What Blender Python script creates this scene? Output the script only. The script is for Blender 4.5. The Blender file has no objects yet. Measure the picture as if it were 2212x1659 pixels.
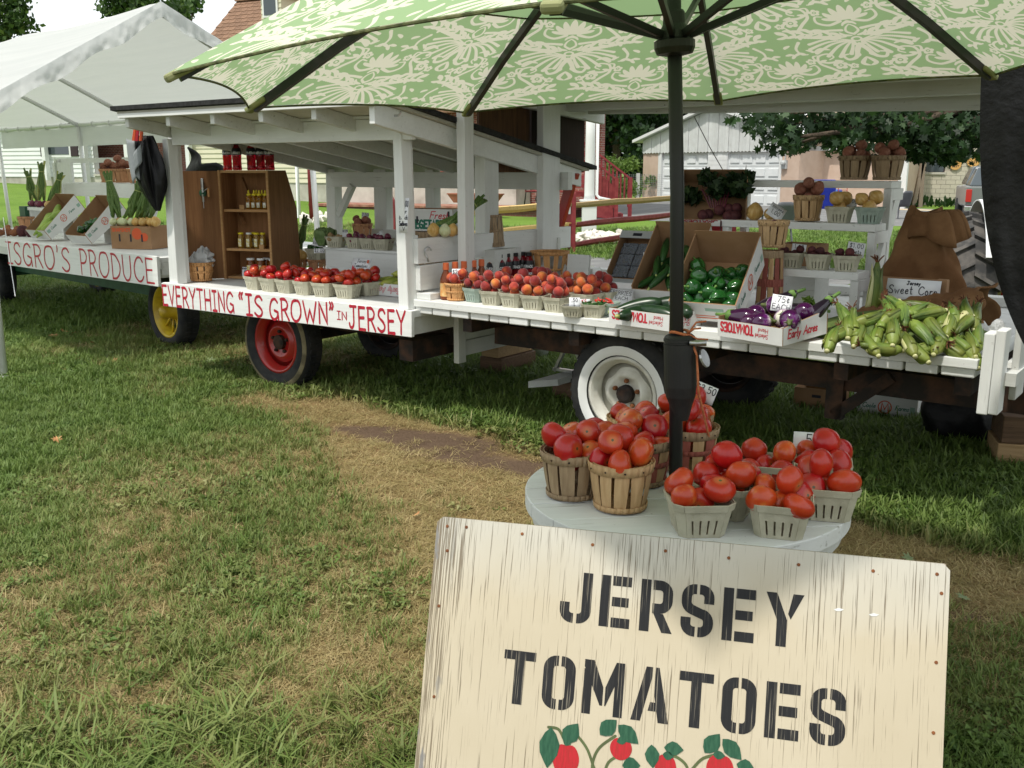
import bpy, bmesh, math, random
import numpy as np
from mathutils import Vector, Matrix, Euler, Quaternion
R=math.radians; PI=math.pi
random.seed(7); rng=np.random.default_rng(11)
SC=bpy.context.scene
COL=SC.collection
# ---------------- camera
cam_d=bpy.data.cameras.new("camera"); cam=bpy.data.objects.new("camera",cam_d); COL.objects.link(cam)
CZ=1.62; PITCH=R(12.5); FPX=2090.0; WPX,HPX=2212.0,1659.0
cam.location=(0,0,CZ); cam.rotation_euler=(PI/2-PITCH,0,0)
cam_d.sensor_width=36; cam_d.lens=36*FPX/WPX; cam_d.clip_start=0.05; cam_d.clip_end=900
SC.camera=cam
# ---------------- world
wd=bpy.data.worlds.new("World"); SC.world=wd; wd.use_nodes=True
SUN_H=Vector((-.30,-.36)); SUN_DIR=Vector((SUN_H.x,SUN_H.y,1)).normalized()
sun_el=math.asin(SUN_DIR.z); sun_az=math.atan2(SUN_DIR.x,SUN_DIR.y)
nt=wd.node_tree; nt.nodes.clear()
out=nt.nodes.new('ShaderNodeOutputWorld'); bg=nt.nodes.new('ShaderNodeBackground')
sky=nt.nodes.new('ShaderNodeTexSky'); sky.sky_type='NISHITA'; sky.sun_disc=False
sky.sun_elevation=sun_el; sky.sun_rotation=sun_az
tc=nt.nodes.new('ShaderNodeTexCoord'); nz=nt.nodes.new('ShaderNodeTexNoise'); nz.inputs['Scale'].default_value=2.2; nz.inputs['Detail'].default_value=7
mp=nt.nodes.new('ShaderNodeMapping'); mp.inputs['Scale'].default_value=(1,1,2.4)
rp=nt.nodes.new('ShaderNodeValToRGB'); rp.color_ramp.elements[0].position=.30; rp.color_ramp.elements[1].position=.52
rp.color_ramp.elements[0].color=(.72,.72,.72,1); rp.color_ramp.elements[1].color=(1,1,1,1)
mx=nt.nodes.new('ShaderNodeMix'); mx.data_type='RGBA'
mx.inputs[7].default_value=(10.8,11.3,11.5,1)
nt.links.new(tc.outputs['Generated'],mp.inputs['Vector']); nt.links.new(mp.outputs[0],nz.inputs['Vector'])
nt.links.new(nz.outputs['Fac'],rp.inputs[0]); nt.links.new(rp.outputs[0],mx.inputs[0])
nt.links.new(sky.outputs[0],mx.inputs[6]); nt.links.new(mx.outputs[2],bg.inputs[0]); bg.inputs[1].default_value=.095
nt.links.new(bg.outputs[0],out.inputs[0])
# ---------------- sun (veiled by thin cloud)
sd=bpy.data.lights.new("sun",'SUN'); sun=bpy.data.objects.new("sun",sd); COL.objects.link(sun)
sd.energy=3.3; sd.angle=R(2.5); sd.color=(1,.955,.87)
sun.rotation_euler=SUN_DIR.to_track_quat('Z','Y').to_euler(); sun.location=(-4,-4,12)
SC.view_settings.view_transform='Standard'; SC.view_settings.look='None'; SC.view_settings.exposure=0.12; SC.view_settings.gamma=1
SC.render.engine='CYCLES'; SC.cycles.max_bounces=7; SC.cycles.transparent_max_bounces=12; SC.cycles.caustics_reflective=False; SC.cycles.caustics_refractive=False
try: SC.cycles.use_denoising=True
except Exception: pass

# ---------------- sight lines: a pixel of the photograph (2212 wide) onto a real plane
def ray(x,y):
    cx=(x-WPX/2)/FPX; cy=(HPX/2-y)/FPX; s,c=math.sin(PITCH),math.cos(PITCH)
    return Vector((cx,c+cy*s,-s+cy*c))
EYE=Vector((0,0,CZ))
def P(x,y,z=0.): d=ray(x,y); return EYE+d*((z-CZ)/d.z)
def PY(x,y,Y): d=ray(x,y); return EYE+d*(Y/d.y)
def PP(x,y,p0,n): d=ray(x,y); return EYE+d*((Vector(p0)-EYE).dot(n)/d.dot(n))

class Frame:
    """a wagon's own axes: u along its front edge, v to the back, z up"""
    def __init__(s,a,b,z):
        s.O=Vector((a[0],a[1],0)); d=Vector((b[0]-a[0],b[1]-a[1],0)); s.L=d.length; s.u=d/s.L; s.v=Vector((-s.u.y,s.u.x,0)); s.z=z
        s.rz=math.atan2(s.u.y,s.u.x)
    def uv(s,x,y,z=None):
        z=s.z if z is None else z
        p=P(x,y,z)-s.O; return Vector((p.dot(s.u),p.dot(s.v),z))
    def onv(s,x,y,v): p=PP(x,y,s.O+s.v*v,s.v)-s.O; return Vector((p.dot(s.u),v,p.z))
    def onu(s,x,y,u): p=PP(x,y,s.O+s.u*u,s.u)-s.O; return Vector((u,p.dot(s.v),p.z))
    def w(s,u,v,z): return s.O+s.u*u+s.v*v+Vector((0,0,z))
W1=Frame((-5.541,10.738),(-3.05,8.383),.88)
W2=Frame((-2.79,7.68),(-.62,6.12),.74)
W3=Frame((-.63,6.209),(2.05,4.184),.76)
def gz(x,y):
    """ground height: level round the stand, rising gently towards the house"""
    t=min(max((y-14)/30,0),1.4); a=min(max((9-x)/28,0),1.15)
    return .85*t*a

# ---------------- mesh builder
class M:
    def __init__(s): s.v=[]; s.f=[]; s.m=[]
    def add(s,vs,fs,mi=0,T=None):
        b=len(s.v)
        if T is not None: vs=[T@Vector(v) for v in vs]
        s.v+= [tuple(v) for v in vs]; s.f+=[tuple(b+i for i in f) for f in fs]; s.m+=[mi]*len(fs); return s
    def box(s,x0,x1,y0,y1,z0,z1,mi=0,T=None):
        vs=[(x0,y0,z0),(x1,y0,z0),(x1,y1,z0),(x0,y1,z0),(x0,y0,z1),(x1,y0,z1),(x1,y1,z1),(x0,y1,z1)]
        return s.add(vs,[(3,2,1,0),(4,5,6,7),(0,1,5,4),(1,2,6,5),(2,3,7,6),(3,0,4,7)],mi,T)
    def hexa(s,b,t,mi=0):
        """four bottom corners (ccw seen from above) and four top corners"""
        return s.add(list(b)+list(t),[(3,2,1,0),(4,5,6,7),(0,1,5,4),(1,2,6,5),(2,3,7,6),(3,0,4,7)],mi)
    def beam(s,a,b,w,h,up=(0,0,1),mi=0):
        """a bar of section w x h from a to b"""
        a=Vector(a);b=Vector(b);d=(b-a).normalized();up=Vector(up)
        if abs(d.dot(up))>.98: up=Vector((0,1,0))
        x=d.cross(up).normalized();y=x.cross(d)
        q=[a+x*w/2*i+y*h/2*j for i,j in((-1,-1),(1,-1),(1,1),(-1,1))]; r=[p+(b-a) for p in q]
        return s.add(q+r,[(0,1,2,3),(7,6,5,4),(0,4,5,1),(1,5,6,2),(2,6,7,3),(3,7,4,0)],mi)
    def tube(s,pts,r,n=8,mi=0,cap=True,sq=1.):
        pts=[Vector(p) for p in pts]; rs=r if isinstance(r,(list,tuple)) else [r]*len(pts)
        b=len(s.v); px=None
        for i,p in enumerate(pts):
            d=(pts[min(i+1,len(pts)-1)]-pts[max(i-1,0)])
            d=d.normalized() if d.length>1e-9 else Vector((0,0,1))
            if px is None: px=d.orthogonal().normalized()
            px=(px-d*px.dot(d)); px=px.normalized() if px.length>1e-6 else d.orthogonal().normalized()
            py=d.cross(px)
            for k in range(n):
                a=2*PI*k/n; s.v.append(tuple(p+px*math.cos(a)*rs[i]+py*math.sin(a)*rs[i]*sq))
        for i in range(len(pts)-1):
            for k in range(n):
                k2=(k+1)%n; s.f.append((b+i*n+k,b+i*n+k2,b+(i+1)*n+k2,b+(i+1)*n+k)); s.m.append(mi)
        if cap:
            s.f.append(tuple(b+k for k in reversed(range(n)))); s.m.append(mi)
            e=b+(len(pts)-1)*n; s.f.append(tuple(e+k for k in range(n))); s.m.append(mi)
        return s
    def lathe(s,prof,n=16,mi=0,T=None,fn=None,cap=True):
        """prof: (r,z) from the bottom up; fn(angle,r,z)->(r,z) reshapes it"""
        vs=[];fs=[]
        for r,z in prof:
            for k in range(n):
                a=2*PI*k/n; rr,zz=(fn(a,r,z) if fn else (r,z)); vs.append((rr*math.cos(a),rr*math.sin(a),zz))
        m=len(prof)
        for i in range(m-1):
            for k in range(n):
                k2=(k+1)%n; fs.append((i*n+k,i*n+k2,(i+1)*n+k2,(i+1)*n+k))
        if cap and prof[0][0]>1e-6: fs.append(tuple(reversed(range(n))))
        if cap and prof[-1][0]>1e-6: fs.append(tuple((m-1)*n+k for k in range(n)))
        return s.add(vs,fs,mi,T)
    def prism(s,poly,z0,z1,mi=0,T=None):
        n=len(poly); vs=[(x,y,z0) for x,y in poly]+[(x,y,z1) for x,y in poly]
        fs=[tuple(reversed(range(n))),tuple(range(n,2*n))]+[(i,(i+1)%n,n+(i+1)%n,n+i) for i in range(n)]
        return s.add(vs,fs,mi,T)
    def sheet(s,fn,nu,nv,mi=0):
        b=len(s.v)
        for j in range(nv+1):
            for i in range(nu+1): s.v.append(tuple(fn(i/nu,j/nv)))
        for j in range(nv):
            for i in range(nu):
                a=b+j*(nu+1)+i; s.f.append((a,a+1,a+nu+2,a+nu+1)); s.m.append(mi)
        return s
    def mesh(s,name,mats,smooth=False):
        me=bpy.data.meshes.new(name); me.from_pydata([tuple(v) for v in s.v],[],s.f)
        for m in (mats if isinstance(mats,(list,tuple)) else [mats]): me.materials.append(m)
        me.polygons.foreach_set('material_index',s.m)
        if smooth: me.polygons.foreach_set('use_smooth',[True]*len(s.f))
        me.update(); return me
    def obj(s,name,mats,parent=None,smooth=False,bev=0,loc=None,rot=None,solid=0,sub=0):
        o=bpy.data.objects.new(name,s.mesh(name,mats,smooth)); COL.objects.link(o)
        if parent is not None: o.parent=parent
        if loc is not None: o.location=loc
        if rot is not None: o.rotation_euler=rot
        if solid: q=o.modifiers.new('solid','SOLIDIFY'); q.thickness=solid; q.offset=0
        if sub: q=o.modifiers.new('sub','SUBSURF'); q.levels=q.render_levels=sub
        if bev: q=o.modifiers.new('bevel','BEVEL'); q.width=bev; q.segments=2; q.limit_method='ANGLE'; q.angle_limit=R(40)
        return o
def tag(o,label,cat,group=None,kind=None):
    o['label']=label; o['category']=cat
    if group: o['group']=group
    if kind: o['kind']=kind
    return o
def thing(name,label,cat,loc=(0,0,0),rz=0,group=None,rot=None):
    o=bpy.data.objects.new(name,None); COL.objects.link(o); o.empty_display_size=.1
    o.location=loc; o.rotation_euler=rot if rot is not None else (0,0,rz); return tag(o,label,cat,group)
def struct(o): o['kind']='structure'; return o
def stuff(o): o['kind']='stuff'; return o
KIDS={}
def dup(root,loc,rz=0,label=None,group=None,rot=None,scale=None):
    """a copy of a thing, of its parts and of their parts"""
    r=root.copy(); COL.objects.link(r); r.location=loc; r.rotation_euler=rot if rot is not None else (0,0,rz)
    if scale is not None: r.scale=(scale,)*3 if isinstance(scale,(int,float)) else scale
    if label: r['label']=label
    if group: r['group']=group
    if root.name not in KIDS: KIDS[root.name]=[(c,list(c.children)) for c in root.children]
    for c,gs in KIDS[root.name]:
        d=c.copy(); COL.objects.link(d); d.parent=r
        for g in gs: e=g.copy(); COL.objects.link(e); e.parent=d
    return r
class Kind:
    """one prototype: the first use moves it, later uses copy it"""
    def __init__(s,root): s.r=root; s.used=False
    def put(s,loc,rz=0,label=None,group=None,rot=None,scale=None):
        if s.used: return dup(s.r,loc,rz,label,group,rot,scale)
        s.used=True; r=s.r; r.location=loc; r.rotation_euler=rot if rot is not None else (0,0,rz)
        if scale is not None: r.scale=(scale,)*3 if isinstance(scale,(int,float)) else scale
        if label: r['label']=label
        if group: r['group']=group
        return r

# ---------------- materials
def NT(name):
    m=bpy.data.materials.new(name); m.use_nodes=True; t=m.node_tree; b=t.nodes['Principled BSDF']; return m,t,b
def nd(t,typ,_p=None,**ins):
    n=t.nodes.new('ShaderNode'+typ)
    for k,v in (_p or {}).items(): setattr(n,k,v)
    for k,v in ins.items():
        s=n.inputs[int(k[1:])] if k[0]=='i' and k[1:].isdigit() else n.inputs[k.replace('_',' ')]
        if isinstance(v,bpy.types.NodeSocket): t.links.new(v,s)
        else: s.default_value=v
    return n
def c4(c): return (c[0],c[1],c[2],1) if len(c)==3 else c
def ramp(t,fac,*stops):
    n=t.nodes.new('ShaderNodeValToRGB'); t.links.new(fac,n.inputs[0]); e=n.color_ramp.elements
    while len(e)<len(stops): e.new(.5)
    for i,(p,c) in enumerate(stops): e[i].position=p; e[i].color=c4(c) if not isinstance(c,(int,float)) else (c,c,c,1)
    return n.outputs[0]
def mixc(t,fac,a,b,mode='MIX'):
    n=t.nodes.new('ShaderNodeMix'); n.data_type='RGBA'; n.blend_type=mode
    for i,v in ((0,fac),(6,a),(7,b)):
        if isinstance(v,bpy.types.NodeSocket): t.links.new(v,n.inputs[i])
        else: n.inputs[i].default_value=v if i==0 else c4(v)
    return n.outputs[2]
def math_(t,op,a,b=0.,cl=False):
    n=t.nodes.new('ShaderNodeMath'); n.operation=op; n.use_clamp=cl
    for i,v in ((0,a),(1,b)):
        if isinstance(v,bpy.types.NodeSocket): t.links.new(v,n.inputs[i])
        else: n.inputs[i].default_value=v
    return n.outputs[0]
def coords(t,st=(1,1,1),co='Object',rot=(0,0,0)):
    c=t.nodes.new('ShaderNodeTexCoord').outputs[co]
    return nd(t,'Mapping',Vector=c,Scale=st,Rotation=rot).outputs[0]
def noise(t,vec,sc,det=4,rough=.55,dist=0): return nd(t,'TexNoise',Vector=vec,Scale=sc,Detail=det,Roughness=rough,Distortion=dist).outputs['Fac']
def bump(t,b,h,dist=.01,strg=.5): t.links.new(nd(t,'Bump',Height=h,Distance=dist,Strength=strg).outputs[0],b.inputs['Normal'])
def pmat(name,c1,c2=None,sc=8,st=(1,1,1),lo=.4,hi=.62,rough=.6,spec=.4,bmp=0,bsc=None,bd=.004,rnd=0,hue=0,metal=0,coat=0,det=5,trans=0,sss=0):
    m,t,b=NT(name); v=coords(t,st)
    if c2 is not None:
        col=ramp(t,noise(t,v,sc,det),(lo,c1),(hi,c2))
    else:
        n=t.nodes.new('ShaderNodeRGB'); n.outputs[0].default_value=c4(c1); col=n.outputs[0]
    if rnd or hue:
        r=t.nodes.new('ShaderNodeObjectInfo').outputs['Random']
        va=math_(t,'ADD',math_(t,'MULTIPLY',r,2*rnd),1-rnd)
        r2=nd(t,'TexWhiteNoise',{'noise_dimensions':'1D'},W=r).outputs['Value']
        hu=math_(t,'ADD',math_(t,'MULTIPLY',r2,2*hue),.5-hue)
        col=nd(t,'HueSaturation',Hue=hu,Saturation=1.,Value=va,Fac=1.,Color=col).outputs[0]
    t.links.new(col,b.inputs['Base Color'])
    b.inputs['Roughness'].default_value=rough; b.inputs['Specular IOR Level'].default_value=spec; b.inputs['Metallic'].default_value=metal
    if coat: b.inputs['Coat Weight'].default_value=coat; b.inputs['Coat Roughness'].default_value=.12
    if sss: b.inputs['Subsurface Weight'].default_value=sss; b.inputs['Subsurface Radius'].default_value=(.02,.008,.004); b.inputs['Subsurface Scale'].default_value=.5
    if bmp: bump(t,b,noise(t,v,bsc or sc*3,6),bd,bmp)
    return m
def paintwood(name,base=(.78,.79,.77),dirt=(.42,.41,.37),axis=0,amt=.5,rough=.62):
    """painted board: streaks along the grain, knots, chips down to grey wood"""
    m,t,b=NT(name); st=[18,18,18]; st[axis]=1.1; v=coords(t,tuple(st)); u=coords(t)
    g=noise(t,v,2.2,6,.6); big=noise(t,u,3.1,3); fine=noise(t,u,46,3)
    c=ramp(t,g,(.3,tuple(x*.93 for x in base)),(.6,base))
    c=mixc(t,ramp(t,big,(.42,0),(.78,.38*amt)),c,dirt); c=mixc(t,ramp(t,noise(t,coords(t,(40,40,40)),1.,2),(.72,0),(.76,.55*amt)),c,(.16,.14,.12))
    crack=ramp(t,noise(t,coords(t,tuple(s*2.4 for s in st)),2.,3,.5),(.655,0),(.70,1.))
    wear=ramp(t,noise(t,u,5.5,4),(.45,0),(.66,.9*amt))
    c=mixc(t,math_(t,'MULTIPLY',crack,wear),c,(.23,.2,.16))
    chip=math_(t,'MULTIPLY',ramp(t,fine,(.69,0),(.72,1)),ramp(t,big,(.5,0),(.62,amt)))
    c=mixc(t,chip,c,(.2,.17,.13))
    r=t.nodes.new('ShaderNodeObjectInfo').outputs['Random']
    c=nd(t,'HueSaturation',Hue=.5,Saturation=1.,Value=math_(t,'ADD',math_(t,'MULTIPLY',r,.1),.94),Fac=1.,Color=c).outputs[0]
    t.links.new(c,b.inputs['Base Color']); b.inputs['Roughness'].default_value=rough; b.inputs['Specular IOR Level'].default_value=.35
    bump(t,b,math_(t,'ADD',g,math_(t,'MULTIPLY',crack,-1.)),.003,.5)
    return m
def rawwood(name,c1,c2,axis=2,sc=2.2,rough=.7,rnd=.12,dark=(.05,.03,.02)):
    m,t,b=NT(name); st=[26,26,26]; st[axis]=1.4; v=coords(t,tuple(st))
    r=t.nodes.new('ShaderNodeObjectInfo').outputs['Random']
    off=nd(t,'VectorMath',{'operation':'ADD'},i0=v).outputs[0]; t.links.new(nd(t,'CombineXYZ',X=math_(t,'MULTIPLY',r,37.),Y=math_(t,'MULTIPLY',r,91.)).outputs[0],off.node.inputs[1])
    g=noise(t,off,sc,6,.6,.6); c=ramp(t,g,(.3,c1),(.68,c2))
    c=mixc(t,ramp(t,noise(t,coords(t),9,4),(.6,0),(.8,.55)),c,dark)
    c=nd(t,'HueSaturation',Hue=.5,Saturation=1.,Value=math_(t,'ADD',math_(t,'MULTIPLY',r,2*rnd),1-rnd),Fac=1.,Color=c).outputs[0]
    t.links.new(c,b.inputs['Base Color']); b.inputs['Roughness'].default_value=rough; b.inputs['Specular IOR Level'].default_value=.3
    bump(t,b,g,.003,.5); return m

WHX=paintwood('white painted board lengthwise',axis=0); WHY=paintwood('white painted board crosswise',axis=1); WHZ=paintwood('white painted post',axis=2)
WHW=paintwood('worn white painted board',base=(.76,.77,.755),axis=1,amt=1.0)
SIGNW=paintwood('white sign board',base=(.8,.81,.79),axis=0,amt=.35)
OLDX=paintwood('old grey white board',base=(.66,.67,.64),axis=0,amt=.9); OLDZ=paintwood('old grey white post',base=(.66,.67,.64),axis=2,amt=.7)
BASK=rawwood('split basket wood',(.44,.27,.13),(.60,.41,.22),2); BASK2=rawwood('weathered basket wood',(.25,.17,.10),(.40,.29,.18),2)
BASK3=rawwood('reddish basket wood',(.42,.20,.10),(.56,.30,.16),2); BASKR=rawwood('red stained basket wood',(.27,.07,.055),(.38,.12,.09),2)
BASKO=rawwood('orange basket wood',(.52,.25,.09),(.64,.35,.15),2,dark=(.3,.15,.06))
PULP=pmat('pulp paper',(.45,.43,.33),(.53,.51,.40),sc=30,rough=.9,spec=.15,bmp=.5,bsc=240,bd=.002,rnd=.07)
PULPG=pmat('green pulp paper',(.30,.38,.33),(.37,.45,.39),sc=30,rough=.9,spec=.15,bmp=.5,bsc=240,bd=.002,rnd=.05)
CARD=pmat('brown cardboard',(.30,.175,.09),(.35,.21,.115),sc=6,rough=.85,spec=.2,bmp=.15,bsc=150,bd=.001)
CARDW=pmat('white printed cardboard',(.66,.66,.65),(.72,.72,.71),sc=5,rough=.6,spec=.3)
CARDG=pmat('grey cardboard',(.46,.48,.48),(.52,.54,.54),sc=5,rough=.6,spec=.3)
PAPER=pmat('white paper card',(.76,.77,.80),(.80,.81,.83),sc=9,rough=.55,spec=.3)
INK=pmat('black marker ink',(.02,.02,.03),rough=.6)
INKR=pmat('red print',(.55,.03,.05),rough=.6); INKO=pmat('orange red print',(.62,.10,.03),rough=.6); INKG=pmat('green print',(.02,.16,.10),rough=.6)
INKPG=pmat('pale green print',(.30,.44,.37),rough=.7); INKB=pmat('blue ink',(.05,.09,.35),rough=.6); INKW=pmat('white print',(.8,.8,.8),rough=.5)
REDP=pmat('brushed red sign paint',(.40,.012,.03),(.50,.02,.045),sc=30,rough=.5)
RUBBER=pmat('black tyre rubber',(.014,.015,.017),(.035,.034,.032),sc=7,rough=.8,spec=.3,bmp=.4,bsc=60)
DSTEEL=pmat('dark rusty steel',(.018,.013,.011),(.075,.035,.02),sc=9,rough=.75,spec=.3,bmp=.4,bsc=40,lo=.45,hi=.7)
BLACKM=pmat('black painted metal',(.012,.012,.013),rough=.42,spec=.5)
STEEL=pmat('zinc steel',(.55,.56,.57),(.38,.38,.38),sc=20,rough=.32,metal=1)
REDM=pmat('red painted metal',(.42,.012,.012),(.33,.02,.015),sc=10,rough=.35,spec=.5,coat=.3)
YELM=pmat('yellow painted metal',(.62,.44,.02),(.48,.32,.02),sc=9,rough=.42,spec=.5,bmp=.2,bsc=60)
GRNM=pmat('green painted metal',(.012,.06,.03),(.02,.09,.045),sc=8,rough=.5)
TARP=pmat('black plastic tarp',(.006,.006,.007),(.010,.010,.011),sc=4,rough=.45,spec=.25,bmp=.5,bsc=9,bd=.03)
TARPG=pmat('grey tarp lining',(.20,.22,.23),(.27,.29,.30),sc=5,rough=.6,bmp=.3,bsc=12,bd=.02)
LEAFD=pmat('dark leaf',(.018,.05,.014),(.04,.10,.025),sc=30,rough=.5,rnd=.2)
# ---------------- lettering
def _s(*p): return (1,p)
def _l(*p): return (0,p)
O_=[_s((.5,1),(.2,.93),(.04,.62),(.06,.25),(.3,.01),(.62,.02),(.9,.3),(.92,.68),(.76,.95),(.5,1))]
GL={
'A':(.8,[_l((0,0),(.4,1),(.8,0)),_l((.16,.36),(.66,.36))]),
'B':(.7,[_l((.05,0),(.05,1)),_s((.05,1),(.5,.97),(.58,.75),(.4,.54),(.05,.52)),_s((.05,.52),(.55,.48),(.68,.24),(.45,.02),(.05,0))]),
'C':(.8,[_s((.8,.82),(.6,.99),(.3,.94),(.06,.6),(.1,.22),(.38,.01),(.65,.05),(.82,.22))]),
'D':(.8,[_l((.08,0),(.08,1)),_s((.02,1),(.42,.96),(.78,.62),(.74,.26),(.44,.03),(.1,.0))]),
'E':(.66,[_l((.62,1),(.06,1),(.06,0),(.66,0)),_l((.06,.52),(.54,.54))]),
'F':(.62,[_l((.62,1),(.06,1),(.06,0)),_l((.06,.52),(.5,.52))]),
'G':(.9,[_s((.8,.84),(.55,1),(.22,.88),(.04,.5),(.12,.16),(.4,.0),(.68,.08),(.8,.26)),_l((.48,.44),(.82,.36),(.86,.0))]),
'H':(.8,[_l((.06,0),(.06,1)),_l((.74,0),(.74,1)),_l((.06,.5),(.74,.5))]),
'I':(.5,[_l((0,1),(.5,1)),_l((.25,1),(.25,0)),_l((0,0),(.5,0))]),
'J':(.7,[_l((.1,1),(.7,1)),_s((.46,1),(.46,.6),(.45,.22),(.3,.02),(.1,.04),(.02,.2))]),
'K':(.7,[_l((.05,0),(.05,1)),_l((.65,1),(.05,.45)),_l((.25,.6),(.7,0))]),
'L':(.6,[_l((.06,1),(.06,0),(.6,0))]),
'M':(.95,[_l((.05,0),(.08,1),(.47,.2),(.86,1),(.9,0))]),
'N':(.8,[_l((.06,0),(.06,1),(.74,0),(.74,1))]),
'O':(.96,O_),
'P':(.7,[_l((.08,0),(.08,1)),_s((.0,1),(.42,1),(.68,.8),(.6,.56),(.36,.46),(.08,.46))]),
'R':(.76,[_l((.08,0),(.08,1)),_s((.0,1),(.42,1),(.66,.8),(.58,.58),(.36,.5),(.08,.48)),_l((.34,.5),(.76,0))]),
'S':(.74,[_s((.7,.84),(.52,.99),(.24,.95),(.1,.76),(.24,.58),(.5,.45),(.68,.26),(.58,.06),(.3,.0),(.03,.14))]),
'T':(.74,[_l((0,1),(.74,1)),_l((.37,1),(.37,0))]),
'U':(.8,[_s((.06,1),(.06,.6),(.08,.24),(.3,.0),(.56,.04),(.72,.3),(.74,.6),(.74,1))]),
'V':(.76,[_l((0,1),(.38,0),(.76,1))]),
'W':(1.2,[_l((0,1),(.32,0),(.6,.62),(.88,0),(1.2,1))]),
'Y':(.76,[_l((0,1),(.38,.48),(.76,1)),_l((.38,.5),(.36,0))]),
'Z':(.7,[_l((.05,1),(.65,1),(.05,0),(.7,0))]),
'0':(.6,[_s((.3,1),(.08,.8),(.04,.4),(.22,.02),(.44,.06),(.57,.45),(.5,.85),(.3,1))]),
'1':(.3,[_l((.0,.8),(.18,1),(.18,0))]),
'2':(.6,[_s((.03,.8),(.22,1),(.5,.88),(.48,.6),(.2,.25),(.02,.02)),_l((.02,.02),(.6,.02))]),
'3':(.6,[_s((.05,.88),(.3,1),(.52,.82),(.4,.58),(.2,.52)),_s((.2,.52),(.5,.45),(.56,.2),(.3,.0),(.03,.1))]),
'4':(.6,[_l((.4,0),(.42,1),(.0,.35),(.6,.35))]),
'5':(.6,[_l((.56,1),(.1,1),(.08,.56)),_s((.08,.56),(.4,.6),(.56,.35),(.4,.04),(.02,.06))]),
'7':(.6,[_l((0,1),(.58,1),(.2,0))]),
'$':(.6,[_s((.55,.8),(.3,.9),(.08,.72),(.3,.5),(.54,.3),(.34,.1),(.04,.2)),_l((.3,1.02),(.3,-.04))]),
'c':(.5,[_s((.45,.5),(.25,.58),(.06,.36),(.14,.06),(.45,.08))]),
'¢':(.5,[_s((.45,.6),(.25,.7),(.06,.45),(.14,.16),(.45,.18)),_l((.3,.85),(.22,.0))]),
'.':(.2,[_l((.06,.0),(.1,.06))]),"'":(.2,[_s((.1,1.05),(.11,.9),(.08,.8))]),'/':(.5,[_l((0,-.1),(.4,1.1))]),
'“':(.4,[_s((.12,1.05),(.0,.9),(.06,.74)),_s((.32,1.05),(.2,.9),(.26,.74))]),
'”':(.4,[_s((.02,1.05),(.1,.9),(.0,.72)),_s((.22,1.05),(.3,.9),(.2,.72))]),
'-':(.5,[_l((.05,.45),(.45,.45))]),'_':(1.,[_l((0,-.18),(1.,-.15))]),
'a':(.55,[_s((.45,.5),(.2,.56),(.05,.28),(.2,.02),(.42,.2),(.46,.5),(.46,.1),(.55,.02))]),
'b':(.5,[_s((.08,1),(.08,.5),(.08,.05)),_s((.08,.4),(.3,.55),(.46,.3),(.3,.02),(.08,.08))]),
'd':(.55,[_s((.46,1),(.45,.5),(.46,.02)),_s((.44,.42),(.22,.56),(.05,.28),(.2,.02),(.44,.14))]),
'e':(.5,[_s((.06,.3),(.42,.34),(.36,.54),(.16,.5),(.05,.24),(.2,.02),(.46,.1))]),
'f':(.4,[_s((.42,.92),(.24,.96),(.18,.6),(.16,.0)),_l((.02,.52),(.36,.54))]),
'h':(.55,[_s((.08,1),(.06,.5),(.06,0)),_s((.06,.3),(.28,.55),(.46,.4),(.46,.0))]),
'i':(.2,[_l((.08,.5),(.1,.02)),_l((.1,.7),(.12,.76))]),
'l':(.25,[_s((.1,1),(.1,.4),(.12,.05),(.22,.02))]),
'm':(.8,[_l((.05,.52),(.05,0)),_s((.05,.3),(.22,.54),(.36,.4),(.36,0)),_s((.36,.3),(.54,.54),(.7,.4),(.72,0))]),
'n':(.5,[_l((.05,.52),(.05,0)),_s((.05,.3),(.26,.54),(.42,.4),(.44,0))]),
'o':(.5,[_s((.25,.54),(.05,.36),(.1,.06),(.32,.02),(.46,.28),(.25,.54))]),
'r':(.4,[_l((.06,.52),(.06,0)),_s((.06,.3),(.2,.5),(.38,.5))]),
's':(.4,[_s((.36,.46),(.16,.54),(.06,.4),(.3,.2),(.3,.04),(.03,.04))]),
't':(.4,[_s((.16,.9),(.16,.4),(.2,.04),(.36,.04)),_l((.02,.6),(.34,.6))]),
'u':(.5,[_s((.06,.5),(.06,.15),(.2,.01),(.4,.15),(.43,.5),(.44,0))]),
'v':(.5,[_l((.02,.5),(.24,0),(.46,.5))]),'w':(.7,[_l((.02,.5),(.18,0),(.35,.4),(.52,0),(.68,.5))]),
'y':(.5,[_l((.02,.5),(.24,.05)),_s((.46,.5),(.24,.0),(.05,-.35))]),
'p':(.5,[_l((.06,.5),(.05,-.35)),_s((.06,.4),(.3,.54),(.44,.28),(.26,.02),(.06,.1))]),
'L_':(.6,[]),' ':(.5,[])}
def smooth(pts,n=5):
    out=[]; k=len(pts)
    for i in range(k-1):
        p0=pts[max(i-1,0)];p1=pts[i];p2=pts[i+1];p3=pts[min(i+2,k-1)]
        for j in range(n):
            t=j/n
            out.append(tuple(.5*((2*b)+(-a+c)*t+(2*a-5*b+4*c-d)*t*t+(-a+3*b-3*c+d)*t**3) for a,b,c,d in zip(p0,p1,p2,p3)))
    out.append(tuple(pts[-1])); return out
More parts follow.
